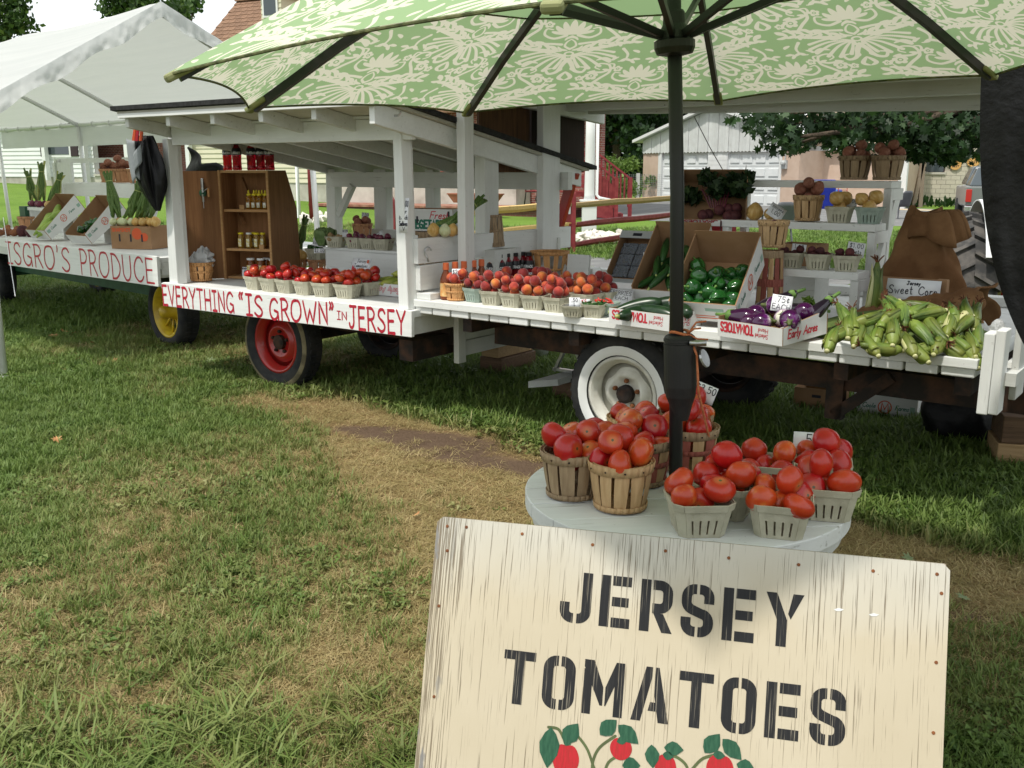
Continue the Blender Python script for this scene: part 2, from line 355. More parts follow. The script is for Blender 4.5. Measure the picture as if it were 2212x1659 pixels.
def ribbon(m,pts,th,fn,z0=0.,mi=0,wob=0.,seed=0,capn=3,var=None):
    """a flat brush stroke along 2-D points, round ends; fn maps (x,y,z) into space"""
    r=random.Random(seed)
    d=[(pts[i+1][0]-pts[i][0],pts[i+1][1]-pts[i][1]) for i in range(len(pts)-1)]
    d=[(a/(math.hypot(a,b)+1e-9),b/(math.hypot(a,b)+1e-9)) for a,b in d]
    L=[];Rr=[]
    for i,p in enumerate(pts):
        a=d[max(i-1,0)];b=d[min(i,len(d)-1)]; t=(a[0]+b[0],a[1]+b[1]); l=math.hypot(*t)
        if l<1e-6: t=a;l=1
        t=(t[0]/l,t[1]/l); k=min(1/max(.5,(t[0]*a[0]+t[1]*a[1])),1.6)
        w=(var(i/(len(pts)-1)) if var else 1)*th/2*k*(1+wob*(r.random()-.5))
        L.append((p[0]-t[1]*w,p[1]+t[0]*w));Rr.append((p[0]+t[1]*w,p[1]-t[0]*w))
    poly=L+Rr[::-1]; n=len(L)
    b=len(m.v); m.v+=[tuple(fn(x,y,z0)) for x,y in L+Rr]
    for i in range(n-1): m.f.append((b+i+n,b+i+n+1,b+i+1,b+i)); m.m.append(mi)
    if capn:
        for (p,t,A,B) in ((pts[0],(-d[0][0],-d[0][1]),b+n,b),(pts[-1],d[-1],b+n-1,b+2*n-1)):
            c=len(m.v); w=th/2*(var(0 if A==b+n else 1) if var else 1); ang0=math.atan2(t[1],t[0])
            # fan from A side round to B side
            cs=[]
            s0=PI/2 if A==b+n-1 else PI/2
            for k in range(1,capn+1):
                a=ang0+PI/2-PI*k/(capn+1); cs.append((p[0]+w*math.cos(a),p[1]+w*math.sin(a)))
            m.v+=[tuple(fn(x,y,z0)) for x,y in cs]
            first,last=(b+n,b) if A==b+n else (b+n-1,b+2*n-1)
            m.f.append(tuple(reversed([first]+[c+k for k in range(capn)]+[last]))); m.m.append(mi)
def text(m,s,h,th,fn,x=0.,y=0.,sx=1.,gap=.2,mi=0,wob=0.,seed=1,slant=0.,z=.0004,jit=0.):
    """writes s with the brush font; returns the end x"""
    r=random.Random(seed); k=0
    for ch in s:
        w,st=GL.get(ch,GL.get(ch.upper(),GL[' ']))
        dy=(r.random()-.5)*jit*h
        for sm,pts in st:
            q=[(x+px*h*sx+slant*py*h,y+dy+py*h) for px,py in pts]
            if sm: q=smooth(q)
            elif len(q)>1 and wob:
                q2=[]
                for a,b in zip(q[:-1],q[1:]):
                    q2+=[a,((a[0]*2+b[0])/3,(a[1]*2+b[1])/3),((a[0]+2*b[0])/3,(a[1]+2*b[1])/3)]
                q=q2+[q[-1]]
            ribbon(m,q,th,fn,z+.00012*(k%5),mi,wob,seed*31+k); k+=1
        x+=(w+gap)*h*sx
    return x
def tw(s,h,sx=1.,gap=.2): return sum((GL.get(c,GL.get(c.upper(),GL[' ']))[0]+gap)*h*sx for c in s)-gap*h*sx
def plane(o,ex,ey,en=None):
    o=Vector(o);ex=Vector(ex).normalized();ey=Vector(ey).normalized();en=Vector(en) if en is not None else ex.cross(ey)
    return lambda x,y,z=0.: o+ex*x+ey*y+en*z
# stencil capitals: bars and ring pieces, cut by slits, in a box .62 wide and 1 high
def bar(x0,y0,x1,y1): return [(x0,y0),(x1,y0),(x1,y1),(x0,y1)]
def arc(cx,cy,ro,ri,a0,a1,n=6):
    A=[R(a0+(a1-a0)*i/n) for i in range(n+1)]
    return [(cx+ro*math.cos(a),cy+ro*math.sin(a)) for a in A]+[(cx+ri*math.cos(a),cy+ri*math.sin(a)) for a in reversed(A)]
t_=.19; W_=.62; g_=.035
STEN={
'J':[bar(.43,.25,.62,1),arc(.37,.25,.25,.06,-88,0),bar(.345,0,.375,.19),arc(.25,.25,.25,.06,180,268),bar(0,.25,.19,.4),bar(.25,0,.275,.19)],
'E':[bar(0,0,.19,1),bar(.235,.81,.6,1),bar(.235,.41,.56,.59),bar(.235,0,.6,.19)],
'R':[bar(0,0,.19,1),bar(.235,.81,.37,1),arc(.37,.75,.25,.06,0,90),bar(.43,.61,.62,.75),arc(.37,.61,.25,.06,-90,0),bar(.235,.36,.37,.55),[(.26,.36),(.44,.0),(.64,.0),(.45,.36)]],
'S':[arc(.25,.75,.25,.06,90,180),bar(.25,.81,.28,1),bar(0,.66,.19,.75),arc(.25,.66,.25,.06,180,250),[(.165,.425),(.23,.6),(.47,.51),(.40,.34)],arc(.37,.29,.25,.06,0,75),
     bar(.335,.81,.37,1),arc(.37,.75,.25,.06,0,90),bar(.43,.64,.62,.75),bar(.43,.25,.62,.29),arc(.37,.25,.25,.06,-90,0),bar(.335,0,.37,.19),arc(.25,.25,.25,.06,180,270),bar(.25,0,.28,.19),bar(0,.25,.19,.36)],
'Y':[[(0,1),(.2,1),(.405,.5),(.405,0),(.215,0),(.215,.5)],[(.42,.62),(.5,1),(.7,1),(.47,.52)]],
'T':[bar(0,.83,.62,1),bar(.215,0,.405,.83)],
'O':[arc(.25,.75,.25,.06,90,180),bar(.25,.81,.28,1),bar(0,.25,.19,.75),arc(.25,.25,.25,.06,180,270),bar(.25,0,.28,.19),bar(.335,.81,.37,1),arc(.37,.75,.25,.06,0,90),bar(.43,.25,.62,.75),arc(.37,.25,.25,.06,-90,0),bar(.335,0,.37,.19)],
'M':[bar(0,0,.16,.83),[(0,.87),(0,1),(.18,1),(.38,.52),(.38,.18),(.33,.18)],[(.42,.52),(.6,1),(.76,1),(.76,0),(.59,0),(.59,.56),(.44,.18),(.42,.18)]],
'A':[[(0,0),(.18,0),(.36,.83),(.36,1),(.24,1)],[(.41,1),(.48,1),(.7,0),(.51,0),(.47,.2),(.31,.2),(.345,.36),(.44,.36),(.41,.5)]]}
STW={'M':.76,'A':.70}
def stencil(m,s,h,fn,x,y,gap,mi=0,z=.0006,sx=1.):
    for ch in s:
        for k,poly in enumerate(STEN[ch]):
            b=len(m.v); m.v+=[tuple(fn(x+px*h*sx,y+py*h,z+.0001*(k%3))) for px,py in poly]; f=tuple(range(b,b+len(poly)))
            # orientation towards +z of the mapping
            ar=sum(poly[i][0]*poly[(i+1)%len(poly)][1]-poly[(i+1)%len(poly)][0]*poly[i][1] for i in range(len(poly)))
            m.f.append(f if ar>0 else f[::-1]); m.m.append(mi)
        x+=(STW.get(ch,.62)*sx+gap)*h
    return x
def flatpoly(m,pts,fn,z=.0006,mi=0):
    b=len(m.v); m.v+=[tuple(fn(x,y,z)) for x,y in pts]
    ar=sum(pts[i][0]*pts[(i+1)%len(pts)][1]-pts[(i+1)%len(pts)][0]*pts[i][1] for i in range(len(pts)))
    f=tuple(range(b,b+len(pts))); m.f.append(f if ar>0 else f[::-1]); m.m.append(mi)
def ring(m,cx,cy,ro,ri,fn,z=.0006,mi=0,n=20,sx=1.):
    b=len(m.v)
    for i in range(n):
        a=2*PI*i/n; m.v.append(tuple(fn(cx+ro*sx*math.cos(a),cy+ro*math.sin(a),z))); m.v.append(tuple(fn(cx+ri*sx*math.cos(a),cy+ri*math.sin(a),z)))
    for i in range(n): j=(i+1)%n; m.f.append((b+2*i,b+2*j,b+2*j+1,b+2*i+1)); m.m.append(mi)

# ---------------- ground and lawn
def _hash(ix,iy,s): 
    h=np.sin(ix*127.1+iy*311.7+s*74.7)*43758.5453; return h-np.floor(h)
def vnoise(x,y,s=0):
    ix=np.floor(x);iy=np.floor(y);fx=x-ix;fy=y-iy; fx=fx*fx*(3-2*fx);fy=fy*fy*(3-2*fy)
    a=_hash(ix,iy,s);b=_hash(ix+1,iy,s);c=_hash(ix,iy+1,s);d=_hash(ix+1,iy+1,s)
    return (a*(1-fx)+b*fx)*(1-fy)+(c*(1-fx)+d*fx)*fy
def fbm(x,y,s=0): return .55*vnoise(x,y,s)+.28*vnoise(x*2.1,y*2.1,s+3)+.17*vnoise(x*4.3,y*4.3,s+7)
def sstep(a,b,x): t=np.clip((x-a)/(b-a),0,1); return t*t*(3-2*t)
def blob(x,y,cx,cy,rx,ry,a):
    c,s=math.cos(a),math.sin(a); dx=x-cx;dy=y-cy; return np.exp(-(((dx*c+dy*s)/rx)**2+((-dx*s+dy*c)/ry)**2))
def dryness(x,y):
    x=np.asarray(x,float);y=np.asarray(y,float)
    n=fbm(x*.95+3,y*.8,1); n2=fbm(x*3.2,y*2.6,5)
    n3=fbm(x*.33+1,y*.3,15)
    d=.30+1.0*(n-.48)+.8*(n2-.5)+.9*(n3-.5)
    worn=1.5*blob(x,y,-.75,6.0,1.05,.30,-.5)+1.6*blob(x,y,.25,4.85,1.15,.36,-.45)+1.4*blob(x,y,1.75,3.75,.95,.33,-.5)+.8*blob(x,y,-1.7,6.7,.45,.25,0)
    d=d+worn*.62+.24*blob(x,y,-.8,4.1,1.5,1.2,0)+.05
    d=d-.38*sstep(-.1,.9,-(x+1.75)-(y-4)*.30)*sstep(3.1,4.3,y)-.3*sstep(8.6,10.5,y)
    v=(x+.63)*.604+(y-6.209)*.797
    d=d-1.25*sstep(-.35,.35,v)*sstep(-1.3,-.6,x)-.3*sstep(2.75,2.3,y)*sstep(-.1,.4,n2)
    return np.clip(d,0,1)
def bare(x,y):
    x=np.asarray(x,float);y=np.asarray(y,float)
    n=fbm(x*2.3+9,y*3.1,21)
    w=1.3*blob(x,y,-.55,5.75,.55,.16,-.4)+1.15*blob(x,y,.35,4.95,.7,.18,-.4)+.8*blob(x,y,-.1,5.3,.5,.15,-.3)+.7*blob(x,y,1.45,3.45,.4,.14,-.4)
    return np.clip((w+1.9*(n-.50)-.12)*2.2,0,1)*sstep(.15,.4,w)
def lawn_mesh():
    xs=np.concatenate([np.linspace(-420,-60,10),np.linspace(-50,-9,20),np.linspace(-8.5,6,146),np.linspace(7,60,24),np.linspace(75,420,10)])
    ys=np.concatenate([np.linspace(-40,.5,8),np.linspace(.6,12,140),np.linspace(12.5,60,45),np.linspace(70,420,12)])
    X,Y=np.meshgrid(xs,ys); Z=np.vectorize(gz)(X,Y)
    near=(Y<13)&(np.abs(X+1)<8); Z=Z+np.where(near,.012*(fbm(X*1.7,Y*1.7,40)-.5),0)
    nx,ny=len(xs),len(ys); v=np.stack([X,Y,Z],-1).reshape(-1,3)
    i=np.arange((nx-1)*(ny-1)); a=(i//(nx-1))*nx+i%(nx-1); f=np.stack([a,a+1,a+nx+1,a+nx],1)
    me=bpy.data.meshes.new('lawn'); me.from_pydata(v.tolist(),[],f.tolist()); me.polygons.foreach_set('use_smooth',[True]*len(f))
    at=me.attributes.new('dry','FLOAT','POINT'); at.data.foreach_set('value',dryness(v[:,0],v[:,1]).astype(np.float32))
    at=me.attributes.new('bare','FLOAT','POINT'); at.data.foreach_set('value',bare(v[:,0],v[:,1]).astype(np.float32))
    m,t,b=NT('lawn soil and far turf'); pos=t.nodes.new('ShaderNodeNewGeometry').outputs['Position']
    dr=nd(t,'Attribute',{'attribute_name':'dry'}).outputs['Fac']; ba=nd(t,'Attribute',{'attribute_name':'bare'}).outputs['Fac']
    yy=nd(t,'SeparateXYZ',Vector=pos).outputs['Y']; far=nd(t,'MapRange',Value=yy,From_Min=8.,From_Max=14.).outputs[0]
    n1=noise(t,pos,30,4); n2=noise(t,pos,.35,4); n3=noise(t,pos,3,5)
    g=mixc(t,n1,(.04,.06,.016),(.08,.10,.03)); g=mixc(t,dr,g,mixc(t,n1,(.22,.145,.07),(.33,.225,.11)))
    soil=mixc(t,noise(t,pos,24,6),(.085,.055,.036),(.16,.11,.075)); g=mixc(t,ba,g,soil)
    fg=mixc(t,ramp(t,n2,(.35,0),(.65,1)),(.12,.215,.03),(.175,.28,.05)); fg=mixc(t,ramp(t,n3,(.4,0),(.7,.5)),fg,(.10,.165,.03)); fg=mixc(t,ramp(t,noise(t,pos,40,3),(.4,0),(.65,.45)),fg,(.08,.14,.025))
    col=mixc(t,far,g,fg); t.links.new(col,b.inputs['Base Color']); b.inputs['Roughness'].default_value=.95; b.inputs['Specular IOR Level'].default_value=.1
    bump(t,b,noise(t,pos,60,5),.02,.8)
    me.materials.append(m); o=bpy.data.objects.new('lawn',me); COL.objects.link(o); return struct(o)
lawn_mesh()
def grass_mat():
    m,t,b=NT('grass blades')
    dr=nd(t,'Attribute',{'attribute_name':'dry','attribute_type':'INSTANCER'}).outputs['Fac']; sd_=nd(t,'Attribute',{'attribute_name':'sd','attribute_type':'INSTANCER'}).outputs['Fac']
    hgt=nd(t,'Attribute',{'attribute_name':'hh'}).outputs['Fac']
    g=ramp(t,sd_,(0,(.055,.125,.020)),(.35,(.100,.190,.034)),(.7,(.150,.240,.052)),(1,(.23,.29,.09)))
    s=ramp(t,sd_,(0,(.32,.21,.095)),(.5,(.50,.365,.185)),(1,(.66,.52,.30)))
    c=mixc(t,dr,g,s); c=mixc(t,math_(t,'MULTIPLY',hgt,.35),c,(.20,.22,.055))
    t.links.new(c,b.inputs['Base Color']); b.inputs['Roughness'].default_value=.55; b.inputs['Specular IOR Level'].default_value=.35
    tr=nd(t,'BsdfTranslucent',Color=c); ms=nd(t,'MixShader',i0=.28,i1=b.outputs[0],i2=tr.outputs[0])
    t.links.new(ms.outputs[0],t.nodes['Material Output'].inputs['Surface']); return m
GRASSM=grass_mat()
def tuft(name,n,spread,h0,h1,w,lean,seed,leaf=False):
    r=random.Random(seed); vs=[];fs=[];hh=[]
    for k in range(n):
        x=r.gauss(0,spread);y=r.gauss(0,spread);a=r.random()*2*PI;h=r.uniform(h0,h1);l=h*r.uniform(*lean);ww=w*r.uniform(.6,1.3)
        ca,sa=math.cos(a),math.sin(a); b=len(vs)
        if leaf:
            L=h*1.1; vs+=[(x,y,h*.55),(x+ca*L*.5-sa*ww,y+sa*L*.5+ca*ww,h),(x+ca*L,y+sa*L,h*.8),(x+ca*L*.5+sa*ww,y+sa*L*.5-ca*ww,h)]; fs.append((b,b+1,b+2,b+3)); hh+=[.1,.4,.5,.4]; continue
        for q,(f,wf) in enumerate(((0,.8),(.45,1),(.8,.7),(1,0))):
            px=x+ca*l*f**1.7; py=y+sa*l*f**1.7; pz=h*(f-.28*f*f*min(1,l/h))
            if wf: vs+=[(px-sa*ww*wf/2,py+ca*ww*wf/2,pz),(px+sa*ww*wf/2,py-ca*ww*wf/2,pz)]; hh+=[f,f]
            else: vs.append((px,py,pz)); hh.append(1)
        fs+=[(b,b+1,b+3,b+2),(b+2,b+3,b+5,b+4),(b+4,b+5,b+6)]
    me=bpy.data.meshes.new(name); me.from_pydata(vs,[],fs); me.attributes.new('hh','FLOAT','POINT').data.foreach_set('value',hh); me.materials.append(GRASSM)
    return bpy.data.objects.new(name,me)
def lawn_grass():
    kinds=bpy.data.collections.new('grass tufts')
    specs=[('tuft_a',16,.018,.022,.05,.0035,(.3,1.1)),('tuft_b',16,.02,.02,.045,.0032,(.4,1.4)),('tuft_c',14,.022,.018,.04,.004,(.5,1.6)),('tuft_d',14,.02,.03,.065,.0038,(.3,1.)),
           ('tuft_e',18,.028,.008,.02,.0024,(1.6,4.)),('tuft_f',18,.03,.008,.018,.0022,(2.,4.5)),('tuft_g',16,.03,.01,.026,.0026,(1.,3.)),
           ('tuft_h',10,.022,.018,.03,.008,(0,0)),('tuft_i',9,.026,.05,.11,.0062,(.6,1.6)),('tuft_j',8,.03,.045,.10,.0066,(.9,2.))]
    for i,s in enumerate(specs): kinds.objects.link(tuft(s[0],*s[1:],seed=40+i,leaf=(s[0]=='tuft_h')))
    pts=[]
    def band(y0,y1,dens,mul):
        hx=lambda y:(1106/FPX)*(y*1.03)+.35
        A=2*hx(y1)*(y1-y0); n=int(A*dens); y=rng.uniform(y0,y1,n); x=rng.uniform(-hx(y1),hx(y1),n); k=np.abs(x)<hx(1.)*0+(1106/FPX)*y*1.06+.35
        pts.append((x[k],y[k],np.full(k.sum(),mul)))
    band(2.0,3.2,1500,1.); band(3.2,4.6,1350,1.03); band(4.6,6.6,1000,1.12); band(6.6,9.5,560,1.3); band(9.5,15,170,1.7); band(15,26,34,2.6)
    x=np.concatenate([p[0] for p in pts]);y=np.concatenate([p[1] for p in pts]);mul=np.concatenate([p[2] for p in pts])
    dry=dryness(x,y);ba=bare(x,y); keep=rng.random(len(x))>ba*.93
    qx,qy=x-2.6,y-15.6; keep&=~((np.abs(qx*.6+qy*.8)<.95)&(np.abs(qx*.8-qy*.6)<4.2))&(y<29)
    # the sign's own foot and the table's foot stay free of blades through them
    x,y,mul,dry=x[keep],y[keep],mul[keep],dry[keep]; n=len(x)
    z=np.array([gz(a,b) for a,b in zip(x,y)])
    isdry=(rng.random(n)<np.clip(dry*1.12-.03,0,1)); strand=np.where(isdry,np.clip(.75+.25*rng.random(n),0,1),np.clip(dry*.45*rng.random(n)*1.6,0,.6))
    kind=np.where(isdry,rng.integers(4,7,n),rng.integers(0,4,n))
    clover=(fbm(x*1.9+5,y*1.9,61)>.57)&(~isdry)&(rng.random(n)<.3); kind=np.where(clover,7,kind)
    coarse=(sstep(3.3,2.2,y)*sstep(1.2,-.2,x)+.9*blob(x,y,-.3,5.75,.35,.25,0)*(x>-.6))*(fbm(x*2.2,y*2.2,71)>.42)
    kind=np.where((rng.random(n)<coarse*.16)&(~isdry),rng.integers(8,10,n),kind)
    v3=(x+.63)*.604+(y-6.209)*.797; tall=(v3>-.25)&(y<9.5)&(x>-1.5)
    sc=mul*rng.uniform(.75,1.3,n)*np.where(tall&~isdry,1.45,1.)*np.where((kind>=8)&(y>4),.7,1)
    me=bpy.data.meshes.new('lawn_grass'); me.from_pydata(np.stack([x,y,z],1).tolist(),[],[])
    def at(nm,ty,val): 
        a=me.attributes.new(nm,ty,'POINT'); a.data.foreach_set('vector' if ty=='FLOAT_VECTOR' else 'value',val)
    rot=np.zeros((n,3),np.float32); rot[:,2]=rng.uniform(0,2*PI,n); rot[:,0]=rng.normal(0,.12,n); rot[:,1]=rng.normal(0,.12,n)
    at('rot','FLOAT_VECTOR',rot.ravel()); at('scl','FLOAT',sc.astype(np.float32)); at('dry','FLOAT',strand.astype(np.float32)); at('idx','INT',kind.astype(np.int32))
    at('sd','FLOAT',np.clip(rng.random(n)*.75+.5*(fbm(x*1.3,y*1.3,83)-.4),0,1).astype(np.float32))
    o=bpy.data.objects.new('lawn_grass',me); COL.objects.link(o); tag(o,'mown lawn grass, green with straw coloured dry patches','grass',kind='stuff')
    g=bpy.data.node_groups.new('scatter tufts','GeometryNodeTree'); g.interface.new_socket('Geometry',in_out='INPUT',socket_type='NodeSocketGeometry'); g.interface.new_socket('Geometry',in_out='OUTPUT',socket_type='NodeSocketGeometry')
    gi=g.nodes.new('NodeGroupInput');go=g.nodes.new('NodeGroupOutput'); ip=g.nodes.new('GeometryNodeInstanceOnPoints'); ci=g.nodes.new('GeometryNodeCollectionInfo')
    ci.inputs['Collection'].default_value=kinds; ci.inputs['Separate Children'].default_value=True; ci.inputs['Reset Children'].default_value=True
    def na(nm,ty): a=g.nodes.new('GeometryNodeInputNamedAttribute'); a.data_type=ty; a.inputs['Name'].default_value=nm; return a.outputs[0]
    L=g.links.new; L(gi.outputs[0],ip.inputs['Points']); L(ci.outputs[0],ip.inputs['Instance']); ip.inputs['Pick Instance'].default_value=True
    L(na('idx','INT'),ip.inputs['Instance Index']); L(na('rot','FLOAT_VECTOR'),ip.inputs['Rotation']); L(na('scl','FLOAT'),ip.inputs['Scale']); L(ip.outputs[0],go.inputs[0])
    md=o.modifiers.new('scatter','NODES'); md.node_group=g
lawn_grass()
# ---------------- materials of the far setting
SIDW=pmat('white vinyl siding',(.70,.72,.72),(.74,.76,.75),sc=1.2,rough=.5); SIDC=pmat('cream siding',(.62,.59,.44),(.66,.63,.48),sc=1.2,rough=.5)
TRIMW=pmat('white house trim',(.76,.77,.77),(.72,.73,.72),sc=3,rough=.5); CONC=pmat('stained concrete wall',(.36,.34,.29),(.55,.53,.47),sc=1.3,lo=.35,hi=.6,rough=.9,bmp=.3,bsc=20)
GLASSD=pmat('dark window glass',(.05,.065,.075),rough=.08,spec=.8); SHUT=pmat('dark shutter',(.035,.02,.025),rough=.5); PEACH=pmat('peach stucco',(.56,.42,.33),(.60,.46,.37),sc=3,rough=.9,bmp=.2,bsc=30)
PEACHR=pmat('pale peach metal roof',(.72,.53,.40),(.76,.58,.45),sc=1,rough=.5); GDOOR=pmat('white garage door',(.74,.77,.78),(.78,.80,.81),sc=4,rough=.4)
GBOARD=paintwood('weathered white gable board',base=(.70,.72,.71),dirt=(.4,.39,.36),axis=2,amt=.8); TERRA=pmat('terracotta',(.30,.10,.06),(.36,.13,.08),sc=9,rough=.8)
MAROON=pmat('maroon stained wood',(.20,.022,.028),(.27,.04,.045),sc=7,rough=.6); SPLIT=rawwood('split rail wood',(.36,.24,.12),(.55,.38,.19),0); SPLITY=rawwood('fresh yellow rail wood',(.55,.36,.12),(.70,.50,.20),0)
ASPH=pmat('driveway asphalt',(.15,.15,.15),(.20,.20,.195),sc=1.5,rough=.9,bmp=.3,bsc=60); SANDM=pmat('sandy ground',(.42,.34,.22),(.52,.44,.30),sc=2,rough=.95)
BARK=pmat('bark',(.05,.035,.025),(.10,.075,.05),sc=12,rough=.9,bmp=.8,bsc=30,bd=.03)
def brickmat(name,sx,c1,c2,mor,rot=(PI/2,0,0)):
    m,t,b=NT(name); c=t.nodes.new('ShaderNodeTexCoord').outputs['Object']
    xyz=nd(t,'SeparateXYZ',Vector=c); v=nd(t,'CombineXYZ',X=xyz.outputs[0],Y=xyz.outputs[2],Z=0.).outputs[0]
    k=nd(t,'TexBrick',Vector=v,Color1=c4(c1),Color2=c4(c2),Mortar=c4(mor),Scale=1.,Mortar_Size=.008,Bias=-.1,Brick_Width=.2*sx,Row_Height=.075*sx)
    col=mixc(t,ramp(t,noise(t,v,5,4),(.4,0),(.7,.5)),k.outputs[0],(.10,.05,.04)); t.links.new(col,b.inputs['Base Color']); b.inputs['Roughness'].default_value=.85
    bump(t,b,math_(t,'MULTIPLY',k.outputs[1],-1.),.01,.6); return m
BRICK=brickmat('red brick wall',1,(.30,.085,.06),(.20,.055,.045),(.42,.36,.32))
BLOCKM=pmat('painted concrete block',(.50,.46,.38),(.56,.52,.44),sc=2,rough=.9,bmp=.3,bsc=30,rnd=.05)
SHING=pmat('brown roof shingle',(.17,.095,.058),(.26,.155,.10),sc=14,rough=.9,bmp=.4,bsc=60,rnd=.14)
# ---------------- driveways
def flat(name,poly,z,m):
    k=M(); k.add([(x,y,gz(x,y)+z) for x,y in poly],[tuple(range(len(poly)))]); return struct(k.obj(name,m))
flat('driveway',[(2.2,30.5),(9,29.5),(16.5,27),(30,25),(34,33),(19,37),(17,43),(11.5,44),(6.6,50.2),(3.2,47),(2.0,38)],.004,ASPH)
flat('path',[(-.4,17.4),(1.1,16.2),(4.6,13.6),(5.6,14.9),(2.1,17.6),(.6,18.8)],.006,ASPH)
flat('sandy_patch',[(12.2,36),(17.5,34.2),(18.2,37),(17,41),(13.5,43)],.012,SANDM)
# ---------------- farm house
HF=Frame((-24.3,46),(2.9,33),0.)
hb=lambda u:gz(*(HF.w(u,0,0).xy))
house=thing('farm_house','long house of white and cream siding with brown shingle roof behind the wagons','house',HF.O,HF.rz)
def hu(px): return HF.onv(px,366,0).x
U0,UA,UB,UC,UD,UE=-1.,hu(205),hu(300),hu(412),hu(742),hu(1292)
k=M(); k.box(U0,UA,0,4,0,1.28); k.box(UC,UD,-.0,4,0,1.1); k.obj('foundation',CONC,house)
k=M(); k.box(U0,UA,.02,.25,1.28,3.9); k.obj('wall',SIDW,house); k=M(); k.box(UC,UD,.02,.25,1.1,3.9); k.obj('wall',SIDC,house)
def siding(u0,u1,z0,z1,m,dv=0.):
    r0=M(); r0.add([(u0,dv-.035,0),(u1,dv-.035,0),(u1,dv,.20),(u0,dv,.20),(u0,dv+.03,0),(u1,dv+.03,0),(u1,dv+.03,.2),(u0,dv+.03,.2)],[(0,1,2,3),(0,4,5,1),(1,5,6,2),(0,3,7,4),(3,2,6,7)])
    o=r0.obj('clapboard',m,house); o.location=(0,0,z0); z=z0+.19
    while z<z1-.1: c=o.copy(); COL.objects.link(c); c.location=(0,0,z); z+=.19
siding(U0,UA,1.3,3.75,SIDW); siding(UC,UD,1.12,3.75,SIDC)
k=M(); k.box(UA-2.4,UC+.6,1.6,1.9,.8,3.9); k.obj('brick_wall',BRICK,house); k=M(); k.box(UD,UE,.3,.6,0.,3.9); k.obj('brick_wall',BRICK,house)
k=M(); k.box(UA,UC,-.05,1.55,.7,1.35); k.box(UA+.02,UC-.02,-.12,1.5,1.35,1.43); k.obj('porch_base',CONC,house); k=M(); k.box(UD,hu(1139),-.9,.25,0,1.05); k.obj('porch_base',CONC,house)
k=M(); k.box(hu(760),UE,-2.6,-.9,0,.36); k.obj('patio_base',brickmat('patio brick',1,(.22,.08,.055),(.15,.055,.04),(.2,.15,.12)),house)
k=M(); k.box(hu(758),UE+.05,-2.68,-.92,.364,.44); k.obj('patio_edge',pmat('brick patio cap',(.26,.10,.07),(.36,.2,.14),sc=5,rough=.9),house)
for px0,px1 in ((101,159),):
    a,b=hu(px0),hu(px1); k=M(); k.box(a,b,-.06,.01,HF.onv(130,340,0).z,3.7); w=k.obj('window_frame',TRIMW,house)
    k=M(); k.box(a+.28,b-.12,-.075,-.062,HF.onv(130,334,0).z,3.6); k.obj('pane',GLASSD,w)
for px0,px1 in ((94,101),(159,174),(-8,4)):
    a,b=hu(px0),hu(px1); k=M(); k.box(a,b,-.075,-.02,HF.onv(130,338,0).z,3.7); k.obj('shutter',SHUT,house)
for px,w in ((111,.2),(196,.2),(291,.34),(420,.2)):
    u=hu(px); k=M(); k.box(u-w/2,u+w/2,-.35,-.35+w,hb(u)+.25,3.7); k.obj('porch_post',TRIMW,house)
# a tall roof: slope, ridge, tabs where the photograph shows them
ridge_u0=hu(338); EZ,EV,RZ_,RV=3.7,-.5,9.05,5.6
def slope(u,f): return Vector((u,EV+(RV-EV)*f,EZ+(RZ_-EZ)*f))
k=M(); q=[slope(ridge_u0,0),slope(UE+.5,0),slope(UE+.5,1),slope(ridge_u0,1)]; k.hexa([p-Vector((0,0,.14)) for p in q],[p-Vector((0,0,.02)) for p in q])
q2=[slope(UE-.2,.62),slope(ridge_u0,.62),slope(ridge_u0,1),slope(UE-.2,1)]; k.hexa([Vector((p.x,2*RV-p.y,p.z-.14)) for p in q2],[Vector((p.x,2*RV-p.y,p.z-.02)) for p in q2]); k.box(U0-.4,ridge_u0,-.5,5,3.78,3.95); k.obj('roof',SHING,house)
nrm=(slope(1,0)-slope(0,0)).cross(slope(0,1)-slope(0,0)).normalized(); sl=(slope(0,1)-slope(0,0)).length
sh=M(); tx=(slope(0,1)-slope(0,0)).normalized()
sh.hexa([Vector((0,0,0)),Vector((.325,0,0)),tx*.34+Vector((.325,0,0))-nrm*.02,tx*.34-nrm*.02],[nrm*.022,nrm*.022+Vector((.325,0,0)),tx*.34+Vector((.325,0,0)),tx*.34]); sme=sh.mesh('shingle',SHING)
for r in range(12):
    f=1-(r+1)*.285/sl
    for c in range(25):
        o=bpy.data.objects.new('shingle',sme); COL.objects.link(o); o.parent=house; o.location=slope(ridge_u0+.02+c*.34+(.17 if r%2 else 0),f)
k=M(); k.beam(slope(ridge_u0,1)+Vector((0,0,.03)),slope(UE+.5,1)+Vector((0,0,.03)),.3,.08); k.obj('ridge_cap',SHING,house)
# dormer
d0=PY(567,58,40.4)-HF.O; d1=PY(627,58,40.4)-HF.O; du0,du1=d0.dot(HF.u),d1.dot(HF.u); dv=d0.dot(HF.v); dz=d0.z
k=M(); k.box(du0,du1,dv,dv+3,dz-.6,dz+1.5); k.prism([(du0,dz+1.5),(du1,dz+1.5),((du0+du1)/2,dz+2.2)],-dv-3,-dv,T=Matrix.Rotation(PI/2,4,'X')); dm=k.obj('dormer',SIDC,house)
for i in range(9): k=M(); k.hexa([(du0,dv-.04,dz-.1+i*.19),(du1,dv-.04,dz-.1+i*.19),(du1,dv-.003,dz-.1+i*.19),(du0,dv-.003,dz-.1+i*.19)],[(du0,dv-.012,dz+.09+i*.19),(du1,dv-.012,dz+.09+i*.19),(du1,dv-.003,dz+.09+i*.19),(du0,dv-.003,dz+.09+i*.19)]); k.obj('clapboard',SIDC,dm)
